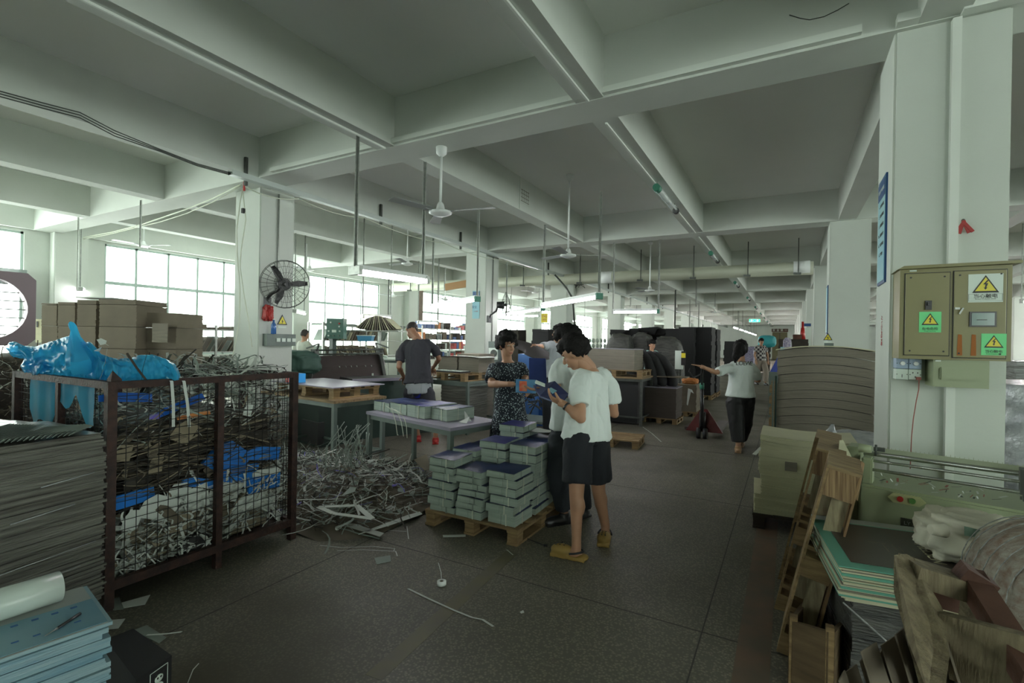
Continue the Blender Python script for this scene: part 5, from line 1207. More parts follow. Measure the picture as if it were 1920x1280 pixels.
# 6 woman with the pallet truck
J=PP(pel=(1388,742,7.0),neck=(1390,676,7.0),head=(1388,655,7.02),shL=(1368,690,6.98),shR=(1413,690,7.05),elL=(1342,698,6.85),wrL=(1318,688,6.75),elR=(1422,713,7.1),wrR=(1413,708,7.35),
 hipL=(1377,750,6.98),hipR=(1399,750,7.02),knL=(1382,800,6.95),knR=(1396,795,7.10),anL=(1384,833,6.92),anR=(1389,826,7.3),toL=(1384,842,7.05),toR=(1392,832,7.45))
J.update(fwd=FWD,face=(fw_*.9+rt_*.1),hup=UPW,hdL=(LF*.9+UPW*.25),pnL=DN,curlL=.1,hdR=fw_,pnR=DN,floor=.0)
r,F=human('woman in white lettered top and black trousers with her hand on the pallet truck',J,.97,'skin',hair='tail',vox=.011,face=False)
top_wear(F,'white_top','tee',hem=-.02,sleeve=.85,infl=.022,flare=.045,seed=7.,vox=.011,amp=.006,srad=.068); leg_wear(F,'black_trousers','black',to=1.85,rt=.125,rb=.085,vox=.011,waist=.02)
for S in'LR': shoe(F,S,M('tan_shoe',(.33,.20,.10),.6))
m=MB(); limb(m,[P(1386,655,6.93),P(1380,668,6.86),P(1379,678,6.85)],[.07,.055,.02]); m.ell(P(1388,655,6.95),(.085,.09,.11)); obj('ponytail',voxel(m,.009,2,lambda c:.004*noise.noise(c*30)),'hair',r)
c_=P(1394,681,6.76); xx=(rt_+fw_*.12).normalized(); yy=UPW
for i,ch in enumerate('LOEWE'):
    a=(i-2)*.052+.0; q=c_+xx*(a+.01)-UPW*(.012-.1*(a)**2)*0+fw_*(-.012+.9*a*a); obj('lettering',text_mb(ch,.082,basis((xx+fw_*a*1.6).normalized(),yy,-(fw_)),q,.004),'ink',r)
# 7 plaid-shirt man far down the aisle
def plaid_mat():
    m=M('checked_shirt',(.45,.42,.42),.8); nt=m.node_tree; b=nt.nodes['Principled BSDF']; tc=nt.nodes.new('ShaderNodeTexCoord'); c=nt.nodes.new('ShaderNodeTexChecker'); c.inputs['Scale'].default_value=13
    c.inputs[1].default_value=(.55,.52,.5,1); c.inputs[2].default_value=(.06,.05,.06,1); nt.links.new(tc.outputs['Object'],c.inputs[0]); nt.links.new(c.outputs[0],b.inputs['Base Color']); return m
G['plaid']=plaid_mat()
def stand(u,vf,vt,D,label,face_cam=True,shirt='tee',pants='navyshort',skin='skin',hair='short',turn=0.,walk=.0,cut=None,vox=.016,arms=.0):
    """simple upright figure; vf: floor row is implied by D"""
    base=P(u,640,D); base.z=0; ht=P(u,vt,D).z; s=ht/1.72; f=(-fw_ if face_cam else fw_); f=Matrix.Rotation(turn,3,'Z')@f; L=UPW.cross(f)  # person's left
    def q(l,f_,z): return base+L*l*s+f*f_*s+UPW*z*s
    J=dict(pel=q(0,0,.95),neck=q(0,0,1.45),head=q(0,.02,1.59),shL=q(.17,0,1.38),shR=q(-.17,0,1.38),elL=q(.24,.02+arms*.2,1.10),wrL=q(.22,.10+arms*.35,.88+arms*.25),elR=q(-.24,.02+arms*.2,1.10),wrR=q(-.22,.10+arms*.35,.88+arms*.25),
      hipL=q(.09,0,.90),hipR=q(-.09,0,.90),knL=q(.10,.06+walk,.50),knR=q(-.10,.03-walk*.4,.50),anL=q(.10,walk*1.2,.09),anR=q(-.10,-walk,.09),toL=q(.10,walk*1.2+.15,.04),toR=q(-.10,-walk+.15,.04),
      fwd=f,face=f-UPW*.15,hup=UPW,hdL=DN+f*.3,pnL=f,hdR=DN+f*.3,pnR=f,floor=0.)
    r,F=human(label,J,s,skin,hair=hair,vox=vox,hands=D<25)
    top_wear(F,'shirt',shirt,hem=-.10,sleeve=.6,infl=.018,flare=.03,vox=vox,amp=.004); leg_wear(F,'trousers',pants,to=1.9,rt=.11,rb=.08,vox=vox)
    for S in'LR': shoe(F,S,'blackp')
    return r
stand(1427,0,634,19.0,'man in a checked shirt and pale trousers walking up the far aisle',True,'plaid',M('khaki_trousers',(.30,.25,.21),.8),walk=.14)
stand(570,0,617,10.9,'worker in a pale shirt with his back to us beyond the near left column',False,M('pale_beige_shirt',(.48,.50,.44),.85),turn=-.5,arms=.5,hair='buzz',vox=.014)
stand(1222,0,637,11.5,'young worker in a pale teal shirt sorting behind the black fabric roll',True,M('pale_teal_shirt',(.38,.60,.58),.85),turn=.3,arms=.8,vox=.014)
stand(1149,0,636,15.5,'dark haired worker in a purple-grey top half hidden left of the black stacks',True,M('purple_grey_top',(.08,.06,.09),.85),turn=.8)
# ================================================================ CENTRE: BOOK PALLET
s=thing('pallet','wooden block pallet under the stacks of book bundles','pallet',(-2.12,3.63,0)); pallet(s,.86,.90,.125)
def bundle(h,cov,w=.245,d=.285):
    r=thing('book_bundle','x','book bundle'); m=MB()
    for k,(x,ww) in enumerate(((-w*.24,w*.47),(w*.25,w*.48))):
        m.box((x,0,h/2),(ww,d*.97,h-.004),jit=.003)
    obj('page_block',m.box((0,0,h/2),(w*.9,d*.94,h*.9)),'pages',r)
    m=MB(); m.grid(lambda a,b:Vector((w*1.01*(a-.5),d*1.0*(b-.5),h+.003+.004*math.sin(a*5)*math.cos(b*4))),6,4); f=m.b.faces; bmesh.ops.solidify(m.b,geom=f[:],thickness=.002); obj('cover',m,cov,r)
    m=MB(); m.box((w*.18,0,h/2),(.008,d*1.01,h*1.06)); m.box((0,-d*.1,h/2),(w*1.01,.006,h*1.06)); obj('strap',m,'rope' if h>.06 else 'gstrip',r)
    return r
protos=[bundle(.048,'navy'),bundle(.062,'navy'),bundle(.085,'navy'),bundle(.055,'violet')]; used=[False]*4
rr=random.Random(21)
def put_bundle(pi,x,y,z,rz,label,group=None):
    global used
    o=protos[pi]
    if used[pi]: o=dup(o)
    used[pi]=True; o.location=(x,y,z); o.rotation_euler[2]=rz; o['label']=label; o['group']=group or 'book bundles on the pallet'; return o
HT=[.048,.062,.085,.055]
for (nm,x,y,top) in (('front left',-2.405,3.335,.555),('front middle',-2.125,3.325,.485),('front right',-1.845,3.335,.525),('middle left',-2.40,3.655,.56),('centre',-2.115,3.645,.68),('right middle',-1.855,3.655,.645),('back left',-2.385,3.945,.58),('back middle',-2.115,3.945,.75),('back right',-1.86,3.945,.66)):
    z=.126; L=[]
    while z+.05<top+.02:
        pi=rr.choice((0,0,1,1,2)); 
        if z+HT[pi]>top+.02: pi=0
        if z+HT[pi]>top-.03 and nm in('centre','back middle'): pi=3
        L.append((pi,z)); z+=HT[pi]+.003
    n=len(L)
    for i,(pi,z_) in enumerate(L):
        k=n-1-i; put_bundle(pi,x+rr.uniform(-.018,.018),y+rr.uniform(-.01,.01),z_,rr.uniform(-.05,.05),('topmost' if k==0 else ORD[k])+' book bundle'+('' if k==0 else ' from the top')+' of the '+nm+' stack on the pallet')
m=MB()
for i in range(4): m.grid(lambda a,b:Vector((-1.98+.28*a+.01*i,3.86+.2*b,.70+.006*i+.008*math.sin(a*6+i)+.004*math.cos(b*9))),6,4)
tag(obj('loose_sheets',m,'paperw'),'loose crumpled white sheets on top of the back right book stack','paper sheets')
# ================================================================ WORK TABLES
def table(name,label,c,n_right,w,d,h,th=.03,mt='gpaint',topm=None,leg=.045,rails=(.12,)):
    """c: near right corner (xy); n_right: rotation so +x local runs to camera right"""
    s=thing(name,label,'table',(c[0],c[1],0),n_right)
    obj('table_top',MB().box((-w/2,d/2,h-th/2),(w,d,th)),topm or mt,s)
    obj('frame',MB().box((-w/2,d/2,h-th-.025),(w-.04,d-.04,.05)),mt,s)
    for x in(-.03,-w+.03):
        for y in(.03,d-.03): obj('leg',MB().box((x,y,(h-th)/2),(leg,leg,h-th)),mt,s)
    for z in rails:
        for y in(.03,d-.03): obj('stretcher',MB().box((-w/2,y,z),(w-.06,.025,.025)),mt,s)
        for x in(-.03,-w+.03): obj('stretcher',MB().box((x,d/2,z),(.025,d-.06,.025)),mt,s)
    return s
G['lilactop']=M('lilac_laminate',(.30,.28,.36),.35,n=.1)
table('work_table','low grey steel work table carrying the blue-covered books behind the book pallet',(-2.66,3.66),-.225,1.40,.66,.70,topm='lilactop',rails=())
R2=Matrix.Rotation(-.225,3,'Z'); o2=Vector((-2.66,3.66,0))
for i,(lx,ly,w,d,h,lab) in enumerate(((-1.30,.34,.30,.44,.10,'leftmost thick bundle of blue-covered books on the low work table'),(-.99,.34,.30,.44,.115,'second bundle from the left of blue-covered books on the low work table'),(-.68,.335,.30,.44,.125,'third bundle from the left of blue-covered books on the low work table'),(-.40,.38,.24,.38,.115,'rightmost thick bundle of blue-covered books on the low work table'))):
    p=o2+R2@Vector((lx,ly,.702)); b=bundle(h,'navy' if i!=2 else 'violet',w,d); b.location=p; b.rotation_euler[2]=-.225; b['label']=lab; b['group']='books on the low work table'
m=MB(); p=o2+R2@Vector((-.12,.30,.702)); m.prism([p+Vector((-.06,-.03,0)),p+Vector((.04,-.04,0)),p+Vector((.01,.05,.05))],(0,0,.004)); m.prism([p+Vector((-.03,.03,.0)),p+Vector((.03,.05,.01)),p+Vector((-.06,.06,.10))],(0.004,0,0)); tag(obj('card_offcut',m,'paperw'),'folded grey card offcuts on the right end of the low work table','card')
for k,(u0,v0,lab) in enumerate(((735,768,'left'),(745,772,'middle'),(752,775,'right'))):
    a=P(u0,v0,4.35); b_=P(u0+10,815-8*k,4.33); wire('string',[a+Vector((-.12,.05,.02)),a,a.lerp(b_,.5)+Vector((.012,0,0)),b_,b_+Vector((.01,0,-.05*k))],.0035,'rope',lab+' one of three white strings hanging off the books on the low table','string')
m=MB()
rr=random.Random(9)
for i in range(30):
    a=P(640+rr.uniform(-8,60),rr.uniform(790,830),4.75); b_=P(rr.uniform(600,700),rr.uniform(850,905),4.55); m.tube([a,a.lerp(b_,.5)+Vector((rr.uniform(-.1,.1),0,rr.uniform(-.03,.1))),b_],.0035,4)
tag(obj('hanging_strips',m,'gstrip'),'pale strips trailing from the low table down onto the floor heap','paper strips',kind='stuff')
s=table('work_table','taller grey-green work table with a pallet on top, just right of the cage',(-4.36,3.82),-.11,1.55,.74,.80,topm='woodx',rails=(.14,))
s=thing('pallet','light pallet lying on the taller work table right of the cage','pallet',(-5.05,4.32,.80),-.11); pallet(s,1.2,.66,.125)
s=thing('board_sheet','smooth pale lilac board sheet on the pallet of the taller work table','board',(-5.05,4.32,.927),-.11); obj('sheet',MB().box((0,0,.006),(1.28,.74,.012)),'lilactop',s)
s=thing('carton','small blue and red carton on the lilac board sheet beside the cage','box',P(552,716,6.15)); s.location.z=.942
obj('blue_side',MB().box((.055,0,.055),(.15,.12,.11)),M('sky_blue_card',(.03,.35,.80),.5),s); obj('red_side',MB().box((-.055,0,.0545),(.07,.118,.109)),'red',s)
# pallet chips
# ================================================================ MACHINES AT THE LEFT CENTRE
s=thing('case_making_machine','dark brown machine with a sloping front hood and roller bar behind the lilac board','machine')
G['hood']=M('dark_brown_enamel',(.055,.042,.040),.38,n=.15,ns=3)
a,b,c,d=P(580,722,7.7),P(722,716,8.4),P(712,664,8.75),P(590,667,8.05)
th=Vector((0,.05,0)); mid1=a.lerp(d,.62);mid2=b.lerp(c,.62)
obj('lower_hood_panel',MB().prism([a,b,mid2,mid1],th),'hood',s); obj('upper_hood_panel',MB().prism([mid1+th*.8,mid2+th*.8,c,d],th),'hood',s)
m=MB(); g1=Vector((a.x,a.y,0)); g2=Vector((b.x,b.y,0)); m.prism([g1+th,g2+th,b+th,a+th],(0,.5,0)); obj('base_body',m,'dgreen',s)
for p,q in((a,d),(b,c)): obj('side_cheek',MB().bar(p,q+Vector((0,0,.04)),.05,.10),'dsteel',s)
for dz in(.02,.09): obj('roller_bar',MB().cone(d+Vector((-.05,0,dz)),c+Vector((.1,0,dz)),.014,n=8),'dsteel',s)
for q,k in((d,-1),(c,1)):
    m=MB(); m.bar(q,q+Vector((-.10*k*-1*-1,0,.20)),.03,.02); m.bar(q+Vector((-.1*k,0,.20)),q+Vector((-.2*k*-1,0,.12)),.02,.02); m.box(q+Vector((0,0,.06)),(.10,.08,.10)); obj('bracket',m,'dsteel',s)
for i,t in enumerate((.37,.46,.54,.62,.75,.84)): obj('paper_label',MB().box(mid1.lerp(mid2,t)+Vector((0,-.012,-.02)),(.045,.004,.035)),'stwhite',s)
obj('lubrication_label',MB().box(a.lerp(b,.82)+Vector((0,-.0,.13)),(.03,.01,.05)),'stwhite',s)
s=thing('machine_bed','long low dark green machine bed in front of the man in the charcoal tee','machine')
a,b=P(660,714,7.25),P(812,708,8.05); f1,f2=Vector((a.x,a.y,0)),Vector((b.x,b.y,0)); dd=(b-a); dd.z=0; nn=Vector((-dd.y,dd.x,0)).normalized()*.55; nn=nn if nn.y>0 else -nn; a.z=b.z=.90
obj('bed_body',MB().prism([f1,f2,b-UPW*.05,a-UPW*.05],nn),'dgreen',s); obj('bed_top',MB().prism([a,b,b+nn,a+nn],(0,0,-.045)),'blackp',s)
m=MB(); m.prism([a-nn*.02+UPW*.002,a.lerp(b,.62)-nn*.02+UPW*.002,a.lerp(b,.62)-nn*.02-UPW*.045,a-nn*.02-UPW*.045],-nn*.02); obj('bright_edge',m,'lilactop',s)
s=thing('machine','dark green machine casing under the tables beside the floor heap','machine'); q=P(590,800,7.3); obj('casing',MB().box((q.x+.2,q.y,.33),(.8,.6,.66),rz=-.2),'dgreen',s); obj('casing_step',MB().box((q.x+.35,q.y-.32,.2),(.45,.1,.3),rz=-.2),'blackp',s)
s=thing('tarpaulin','dark green tarpaulin draped over a low machine right of the near left column','tarpaulin'); q=P(548,680,7.9); obj('sheet',crumple((0,0,0),(.44,.30,.20),4.,.16,5,3.),M('green_tarpaulin',(.035,.085,.065),.7),s,(q.x,q.y,q.z)); obj('draped_base',MB().box((q.x,q.y,(q.z-.1)/2),(.7,.45,q.z-.1)),'dgreen',s)
s=thing('control_panel','dark green control cabinet with round buttons standing by the window','control cabinet'); q=P(631,616,9.8); RP=Matrix.Rotation(.35,3,'Z')
obj('post',MB().box((q.x-.12,q.y+.02,(q.z-.2)/2),(.10,.10,q.z-.2)),'cpanel' if 0 else 'dgreen',s)
obj('box',MB().box(q,(.36,.14,.40),rz=.35),M('control_green',(.055,.14,.11),.45),s)
for i,(x,z,mt) in enumerate(((-.08,.12,'stwhite'),(.10,.10,'red'),(.10,.04,'stwhite'),(-.12,-.05,'stwhite'),(.11,-.05,'stwhite'),(-.12,-.14,'stwhite'),(-.02,-.14,'gpaint'),(.09,-.14,'gpaint'))):
    pt=q+RP@Vector((x,-.07,z)); obj('button',MB().cone(pt,pt+RP@Vector((0,-.02,0)),.016,n=10),mt,s)
pt=q+RP@Vector((-.01,-.074,-.05)); obj('meter',MB().box(pt,(.09,.01,.05),rz=.35),'stwhite',s)
# ================================================================ HELPER: block from its near right top corner
def nb(u,v,D,w,d,z0=0.,rz=0.):
    c=P(u,v,D); return (c.x-w/2,c.y+d/2,(c.z+z0)/2),(w,d,c.z-z0),c
def stackthing(name,label,cat,u,v,D,w,d,mat,z0=0.,t=.03,jit=.006,pal=0.,pname='sheets',lid=None,rz=0.,rows=1):
    c,sz,C=nb(u,v,D,w,d,z0); s=thing(name,label,cat,(c[0],c[1],z0),rz); zb=0.
    if pal: pallet(s,w+.06,d+.04,pal,nb=4); zb=pal
    H=sz[2]-zb
    for k in range(rows): obj(pname,layers(w,d,zb+H*k/rows,H/rows-(.006 if rows>1 else 0),t,jit),mat,s)
    if lid: obj('cover_sheet',MB().box((0,0,sz[2]+.006),(w*1.02,d*1.02,.012)),lid,s)
    return s
stackthing('paper_stack','tall grey paper stack in film between the charcoal-tee man and the woman, nearer one','paper stack',898,664,8.3,.45,.5,'gboard',0.,.02,.012,.10)
s=table('work_table','steel table with a pallet of paper right of the man in the charcoal tee',(P(878,700,7.8).x,P(878,700,7.8).y),-.1,.95,.8,.84,rails=(.2,))
qx,qy=P(878,700,7.8).x,P(878,700,7.8).y
s=thing('pallet','pallet on the steel table right of the man in the charcoal tee','pallet',(qx-.48,qy+.42,.84),-.1); pallet(s,.95,.8,.13)
s=thing('grid_board','dark board with a white grid lying on the pallet beside the charcoal-tee man','board',(qx-.45,qy+.16,.97),-.1); obj('board',MB().box((0,0,.012),(.62,.26,.024)),'black',s)
m=MB()
for i in range(7): m.box((-.27+.09*i,0,.026),(.012,.24,.006))
for j in range(3): m.box((0,-.1+.1*j,.026),(.58,.012,.006))
o=obj('white_grid',m,'stwhite',s); o['kind']='stuff'
s=thing('paper_stack','wide grey paper stack behind the white-gridded board','paper stack',(qx-.45,qy+.58,.97),-.08)
for x in(-.24,.22): obj('ream',layers(.42,.40,0,.24,.02,.008),'gboard',s,(x,0,0))
obj('top_sheet',MB().grid(lambda a,b:Vector((-.5+1.05*a,-.28+.5*b,.245+.02*math.sin(a*3))),8,3),'paperw',s)
stackthing('paper_stack','film-wrapped grey paper stack standing under the gridded board table','paper stack',880,716,7.9,.55,.55,'wrapg',0.,.02,.008,.0)
# L2 side machine
s=thing('blue_cabinet_machine','blue panelled machine between the woman and the man holding the board','machine')
for k,(u,mt) in enumerate(((1000,'bluepan'),(1026,'bluepan2'))):
    G['bluepan']=G.get('bluepan') or M('mid_blue_panel',(.06,.17,.42),.45); G['bluepan2']=G.get('bluepan2') or M('deep_blue_panel',(.025,.10,.34),.45)
    c,sz,C=nb(u,664,8.6+.15*k,.24 if k else .30,.5,0.); obj('panel',MB().box(c,sz),mt,s)
s=thing('grey_machine','grey machine housing with a round dial behind the woman in the dress','machine')
c,sz,C=nb(936,640,9.4,.24,.5,0.); obj('housing',MB().box(c,sz),'gpaint',s); obj('cover',MB().box((c[0],c[1]-.26,1.25),(.20,.02,.22)),'stwhite',s); obj('dial',MB().cone((c[0]+.02,c[1]-.27,1.26),(c[0]+.02,c[1]-.285,1.26),.07,n=18),'dsteel',s)
m=MB(); rr=random.Random(2)
for i in range(26):
    a=P(rr.uniform(985,1040),rr.uniform(715,760),8.4); m.tube([a,a+Vector((rr.gauss(0,.12),rr.gauss(0,.05),rr.gauss(0,.08))),a+Vector((rr.gauss(0,.2),rr.gauss(0,.05),rr.gauss(0,.1)))],.012,4)
tag(obj('cable_tangle',m,'dsteel'),'tangle of grey cables and bars under the blue panelled machine','cables',kind='stuff')
s=thing('low_trolley','low flat steel trolley on the floor behind the woman in the dress','trolley'); q=P(1015,772,7.9); obj('deck',MB().box((q.x,q.y,.25),(1.1,.6,.04)),'gpaint',s)
for x in(-.5,.5):
    for y in(-.25,.25): obj('leg',MB().box((q.x+x,q.y+y,.115),(.04,.04,.23)),'gpaint',s)
# dark board held by the grey-tee man
s=thing('dark_board','large dark curved board held out by the man in the pale grey tee','board'); m=MB()
def db(a,b): 
    u=962+68*a; v=(636+6*a+(9*a*a)*2)*(1-b)+(650+ (8 if a<.3 else 14)*math.sin(a*2.4)+a*14)*b; return P(u,v,6.95-.25*b)
m.grid(db,12,5); bmesh.ops.solidify(m.b,geom=m.b.faces[:],thickness=.01); obj('sheet',m,M('dark_grey_board',(.055,.05,.045),.6),s)
# held prints
s=thing('printed_card','glossy card with a glowing red picture held by the woman in the dress','card'); a=P(984,722,4.42)
cx=(rt_*.95-fw_*.3).normalized(); cyv=(UPW*.80+fw_*.6).normalized(); cn=cx.cross(cyv)
def cq(x0,x1,y0,y1,z): return [a+cx*x0+cyv*y0+cn*z,a+cx*x1+cyv*y0+cn*z,a+cx*x1+cyv*y1+cn*z,a+cx*x0+cyv*y1+cn*z]
G['cardblue']=M('card_blue',(.04,.20,.52),.3,c2=(.20,.42,.60),ns=9)
obj('card',MB().prism(cq(-.085,.10,-.08,.06,0),cn*.003),'cardblue',s); obj('picture',MB().prism(cq(-.05,.02,-.065,.04,.0035),cn*.001),M('red_picture',(.85,.12,.06),.35,c2=(.75,.35,.2),ns=30),s)
obj('dark_back_book',MB().prism(cq(.04,.20,-.05,.30,-.012),cn*.01),'navy',s)
s=thing('open_book','navy printed book held open by the man in the white tee','book')
def bk(L,mt,nm,off=0.): m=MB(); m.prism([P(*q) for q in L],(fw_*.4+UPW*.9)*(-.012)); return obj(nm,m,mt,s)
bk([(1012,742,3.62),(1052,756,3.45),(1066,738,3.62),(1040,714,3.85),(1010,722,3.85)],'navy','right_cover'); bk([(1005,712,3.88),(1022,719,3.80),(1022,723,3.78),(1003,716,3.86)],'stwhite','page_edge')
bk([(1000,722,3.9),(1012,742,3.62),(1010,722,3.85)],'navy','left_cover')
m=MB(); q=[P(1027,731,3.60),P(1036,738,3.56),P(1044,733,3.62),P(1033,727,3.67)]; m.prism(q,UPW*.004); obj('printed_badge',m,'ltblue',s)
# ================================================================ RIGHT OF CENTRE
s=table('work_table','dark work table carrying a pallet of grey boards behind the man in white tee',(P(1205,707,8.9).x,P(1205,707,8.9).y),0,1.35,.8,.88,mt='dsteel',topm='woodx',rails=(.15,))
tx,ty=P(1205,707,8.9).x,P(1205,707,8.9).y
s=thing('under_table_block','plain black block under the table of grey boards','bin'); obj('sides',MB().box((tx-.68,ty+.42,.42),(1.15,.66,.78)),'black',s)  # plain matte black block filling the space beneath the table top
s=thing('pallet','pale pallet on the dark work table behind the man in white tee','pallet',(tx-.55,ty+.40,.88)); pallet(s,1.05,.72,.12)
s=thing('board_stack','neat stack of grey-brown boards on the pallet behind the man in white tee','board stack',(tx-.62,ty+.40,1.0)); 
for k in range(3): obj('board_layer',layers(.88,.62,0,.125,.012,.004),'gboard',s,(0,0,k*.127))
obj('top_sheet',MB().box((0,0,.385),(.9,.64,.008)),'lilactop',s)
stackthing('board_stack','squat dark brown board stack with a pale lilac top left of the pallet truck','board stack',1268,729,9.2,.62,.60,M('dark_brown_board',(.075,.06,.05),.85,n=.2,stretch=(1,1,14)),0.,.06,.006,.10,'board_layer','lilactop')
s=stackthing('board_stack','second lower board stack under the orange cloth behind the pallet truck','board stack',1306,722,10.2,.42,.5,'card',0.,.05,.008,.10,'board_layer')
c=P(1294,716,10.0); obj_=tag(obj('orange_cloth',crumple((0,0,0),(.15,.12,.06),2.,.25,4,3.),'orange',None,(c.x,c.y,c.z+.02)),'crumpled bright orange cloth on the board stack behind the pallet truck','cloth')
m=MB(); q=P(1290,728,9.3); m.prism([q,q+Vector((.07,0,-.02)),q+Vector((.10,.02,-.09)),q+Vector((.05,0,-.06)),q+Vector((.0,0,-.32)),q+Vector((-.02,0,-.3))],(0,.01,0)); tag(obj('white_rag',m,'paperw'),'torn white paper hanging between the two board stacks behind the pallet truck','paper')
m=MB(); q=P(1262,706,9.6); m.box(q,(.55,.35,.02)); tag(obj('plank',m,'card'),'loose board lying behind the lilac-topped board stack','board')
# pallet truck
s=thing('pallet_truck','red hand pallet truck with a dark handle pulled by the woman','pallet truck')
q=gz(1316,822,0); tz=lambda x,y,z:Vector((q.x+x,q.y+y,z))
m=MB(); m.prism([tz(-.26,.06,.10),tz(.30,.06,.10),tz(.06,.10,.46),tz(-.04,.10,.46)],(0,.05,0)); obj('front_plate',m,M('truck_red',(.11,.010,.010),.45,n=.3,ns=8),s)
for x in(-.22,.18): obj('fork',MB().box(tz(x,.75,.11),(.16,1.1,.05)),'hood',s)
for x in(-.05,.05): obj('steer_wheel',MB().cone(tz(x-.03,.0,.085),tz(x+.03,.0,.085),.085,n=16),'blackp',s)
obj('pump_cylinder',MB().cone(tz(0,.03,.15),tz(0,.03,.42),.05,n=12),'blackp',s); obj('handle_pole',MB().cone(tz(0,.0,.2),P(1316,722,7.85),.028,n=10),'blackp',s)
h=P(1316,722,7.85); obj('pale_tape',MB().cone(P(1316,718,7.85),P(1316,729,7.85),.036,n=10),'capgreen',s)
m=MB(); m.tube([h,P(1316,700,7.6),P(1317,690,7.2)],.018,6); m.tube([P(1316,700,7.6),P(1300,708,7.5),P(1292,697,7.4),P(1294,690,7.3)],.010,6); obj('handle_loop',m,'blackp',s)
# black stacks
BM=M('black_board_stock',(.012,.012,.013),.7); BF=G['bfilm']
for u,v,D,w,d,lab,mt in ((1345,617,14.2,.55,.8,'slightly lower black stack at the right end of the tall black stacks',BM),(1335,613,13.4,.52,.8,'tall black stack, second from the right',BM),(1301,613,13.3,.40,.8,'tall narrow black stack left of centre of the row',BM),(1276,616,13.6,.40,.7,'black stack immediately right of the sloping black heap',BM),(1232,616,15.5,.9,.8,'black stack at the back under the tall middle rods',BM),(1186,622,15.2,.7,.8,'black stack at the back left of the film bales',BM)):
    stackthing('black_stack',lab,'black stack',u,v,D,w,d,mt,0.,.08,.012,.12,'board_block')
for u,v,D,w,lab in ((1178,634,11.8,.56,'left dark film-wrapped bale with crinkled grey film'),(1216,632,12.0,.5,'middle dark film-wrapped bale behind the teal-shirt worker'),(1272,640,11.5,.62,'right dark film-wrapped bale with a sloping top')):
    C=P(u,v,D); s=thing('film_bale',lab,'wrapped bale',(C.x-w/2,C.y+.3,0)); o=obj('film_wrap',crumple((0,0,C.z/2),(w*.62,.36,C.z/2*1.12),u*.1,.10,5,3.),BF,s)
m=MB(); C=P(1225,612,15.); 
for i in range(7): m.box(P(1160+18*i,616+3*(i%3)-(4 if 2<i<6 else 0),14.8)+Vector((0,.3,-.12)),(.5,.5,.22),jit=.06)
tag(obj('black_board_heap',m,BM),'uneven heap of black boards topping the stacks at the back','boards',kind='stuff')
s=thing('fabric_roll','limp black fabric rolls hanging over a frame left of the lilac-topped stack','fabric')
for k,(u,du) in enumerate(((1205,0),(1216,6),(1226,16))):
    m=MB(); pts=[P(u-6,668,9.8),P(u+2,664+k,9.75),P(u+10+du*.4,676,9.7),P(u+16+du*.8,695,9.7),P(u+18+du,716,9.7)]; limb(m,pts,[.05,.09,.10,.11,.12]); obj('hanging_fold',voxel(m,.02,2),BM,s)
obj('frame_bar',MB().bar(P(1192,662,9.85),P(1240,661,9.85),.03,.03),'blackp',s); m=MB(); c=P(1215,720,9.8); m.box((c.x,c.y,c.z/2),(.5,.4,c.z)); obj('base',m,BM,s)
s=thing('notice_board','narrow white board with a black and yellow label leaning on the black stacks','sign'); c=P(1277,673,10.6); obj('white_board',MB().box((c.x-.04,c.y,c.z-.02),(.17,.02,.40)),'stwhite',s); obj('black_label',MB().box((c.x+.05,c.y-.014,c.z+.02),(.09,.01,.30)),'black',s); obj('yellow_label',MB().box((c.x+.05,c.y-.022,c.z+.08),(.085,.008,.10)),'signyellow',s); obj('foot',MB().box((c.x-.02,c.y+.05,(c.z-.2)/2),(.03,.03,c.z-.2)),'dsteel',s)
s=thing('white_goods_shelf','rack of small pale wrapped goods beyond the fourth left column','shelf'); C=P(1146,632,16.); 
for i in range(9):
    for j in range(3): obj('bag',MB().ell((C.x-.08-.13*i,C.y,C.z-.12-.17*j),(.06,.06,.085),sub=1),'stwhite',s)
obj('rack',MB().box((C.x-.6,C.y+.1,(C.z-.5)/2),(1.3,.3,C.z-.5)),'gpaint',s)
for u,v,D,w,d,lab in ((973,618,14.5,.5,.5,'dark carton pile left of the third left column, in front of the window'),(1027,617,14.,.5,.5,'black carton pile just left of the third left column')): stackthing('carton_pile',lab,'carton pile',u,v,D,w,d,BM if u>1000 else 'dkstrip',0.,.15,.02,0,'carton')
p=P(855,535,14.3); tag(obj('hanging_board',MB().box(p,(.75,.05,.20),R=Matrix.Rotation(-.10,3,'Y')),'orangewood' if 0 else M('orange_brown_board',(.36,.19,.07),.6)),'orange-brown wooden board hung under the duct left of the second left column','board')
# far aisle goods
stackthing('carton_pile','dark carton pile beyond the checked-shirt man','carton pile',1395,640,24,.9,.9,BM,0,.2,.03,.12,'carton')
stackthing('goods_pile','pile of pale violet packed goods left of the checked-shirt man','goods',1414,650,22,.7,.8,M('pale_violet_goods',(.35,.33,.45),.6,c2=(.15,.13,.22),ns=20),0,.2,.03,.12,'pack')
m=crumple((0,0,0),(.42,.35,.32),3.,.12,4,3.); c=P(1438,640,26); o=obj('teal_bag',m,M('teal_bag',(.03,.30,.33),.5),None,c); tag(o,'round teal plastic bag on the goods behind the checked-shirt man','bag')
stackthing('goods_pile','narrow goods pile under the teal bag near the end door','goods',1444,650,26.3,1.0,.8,'dkstrip',0,.2,.03,.12,'pack')
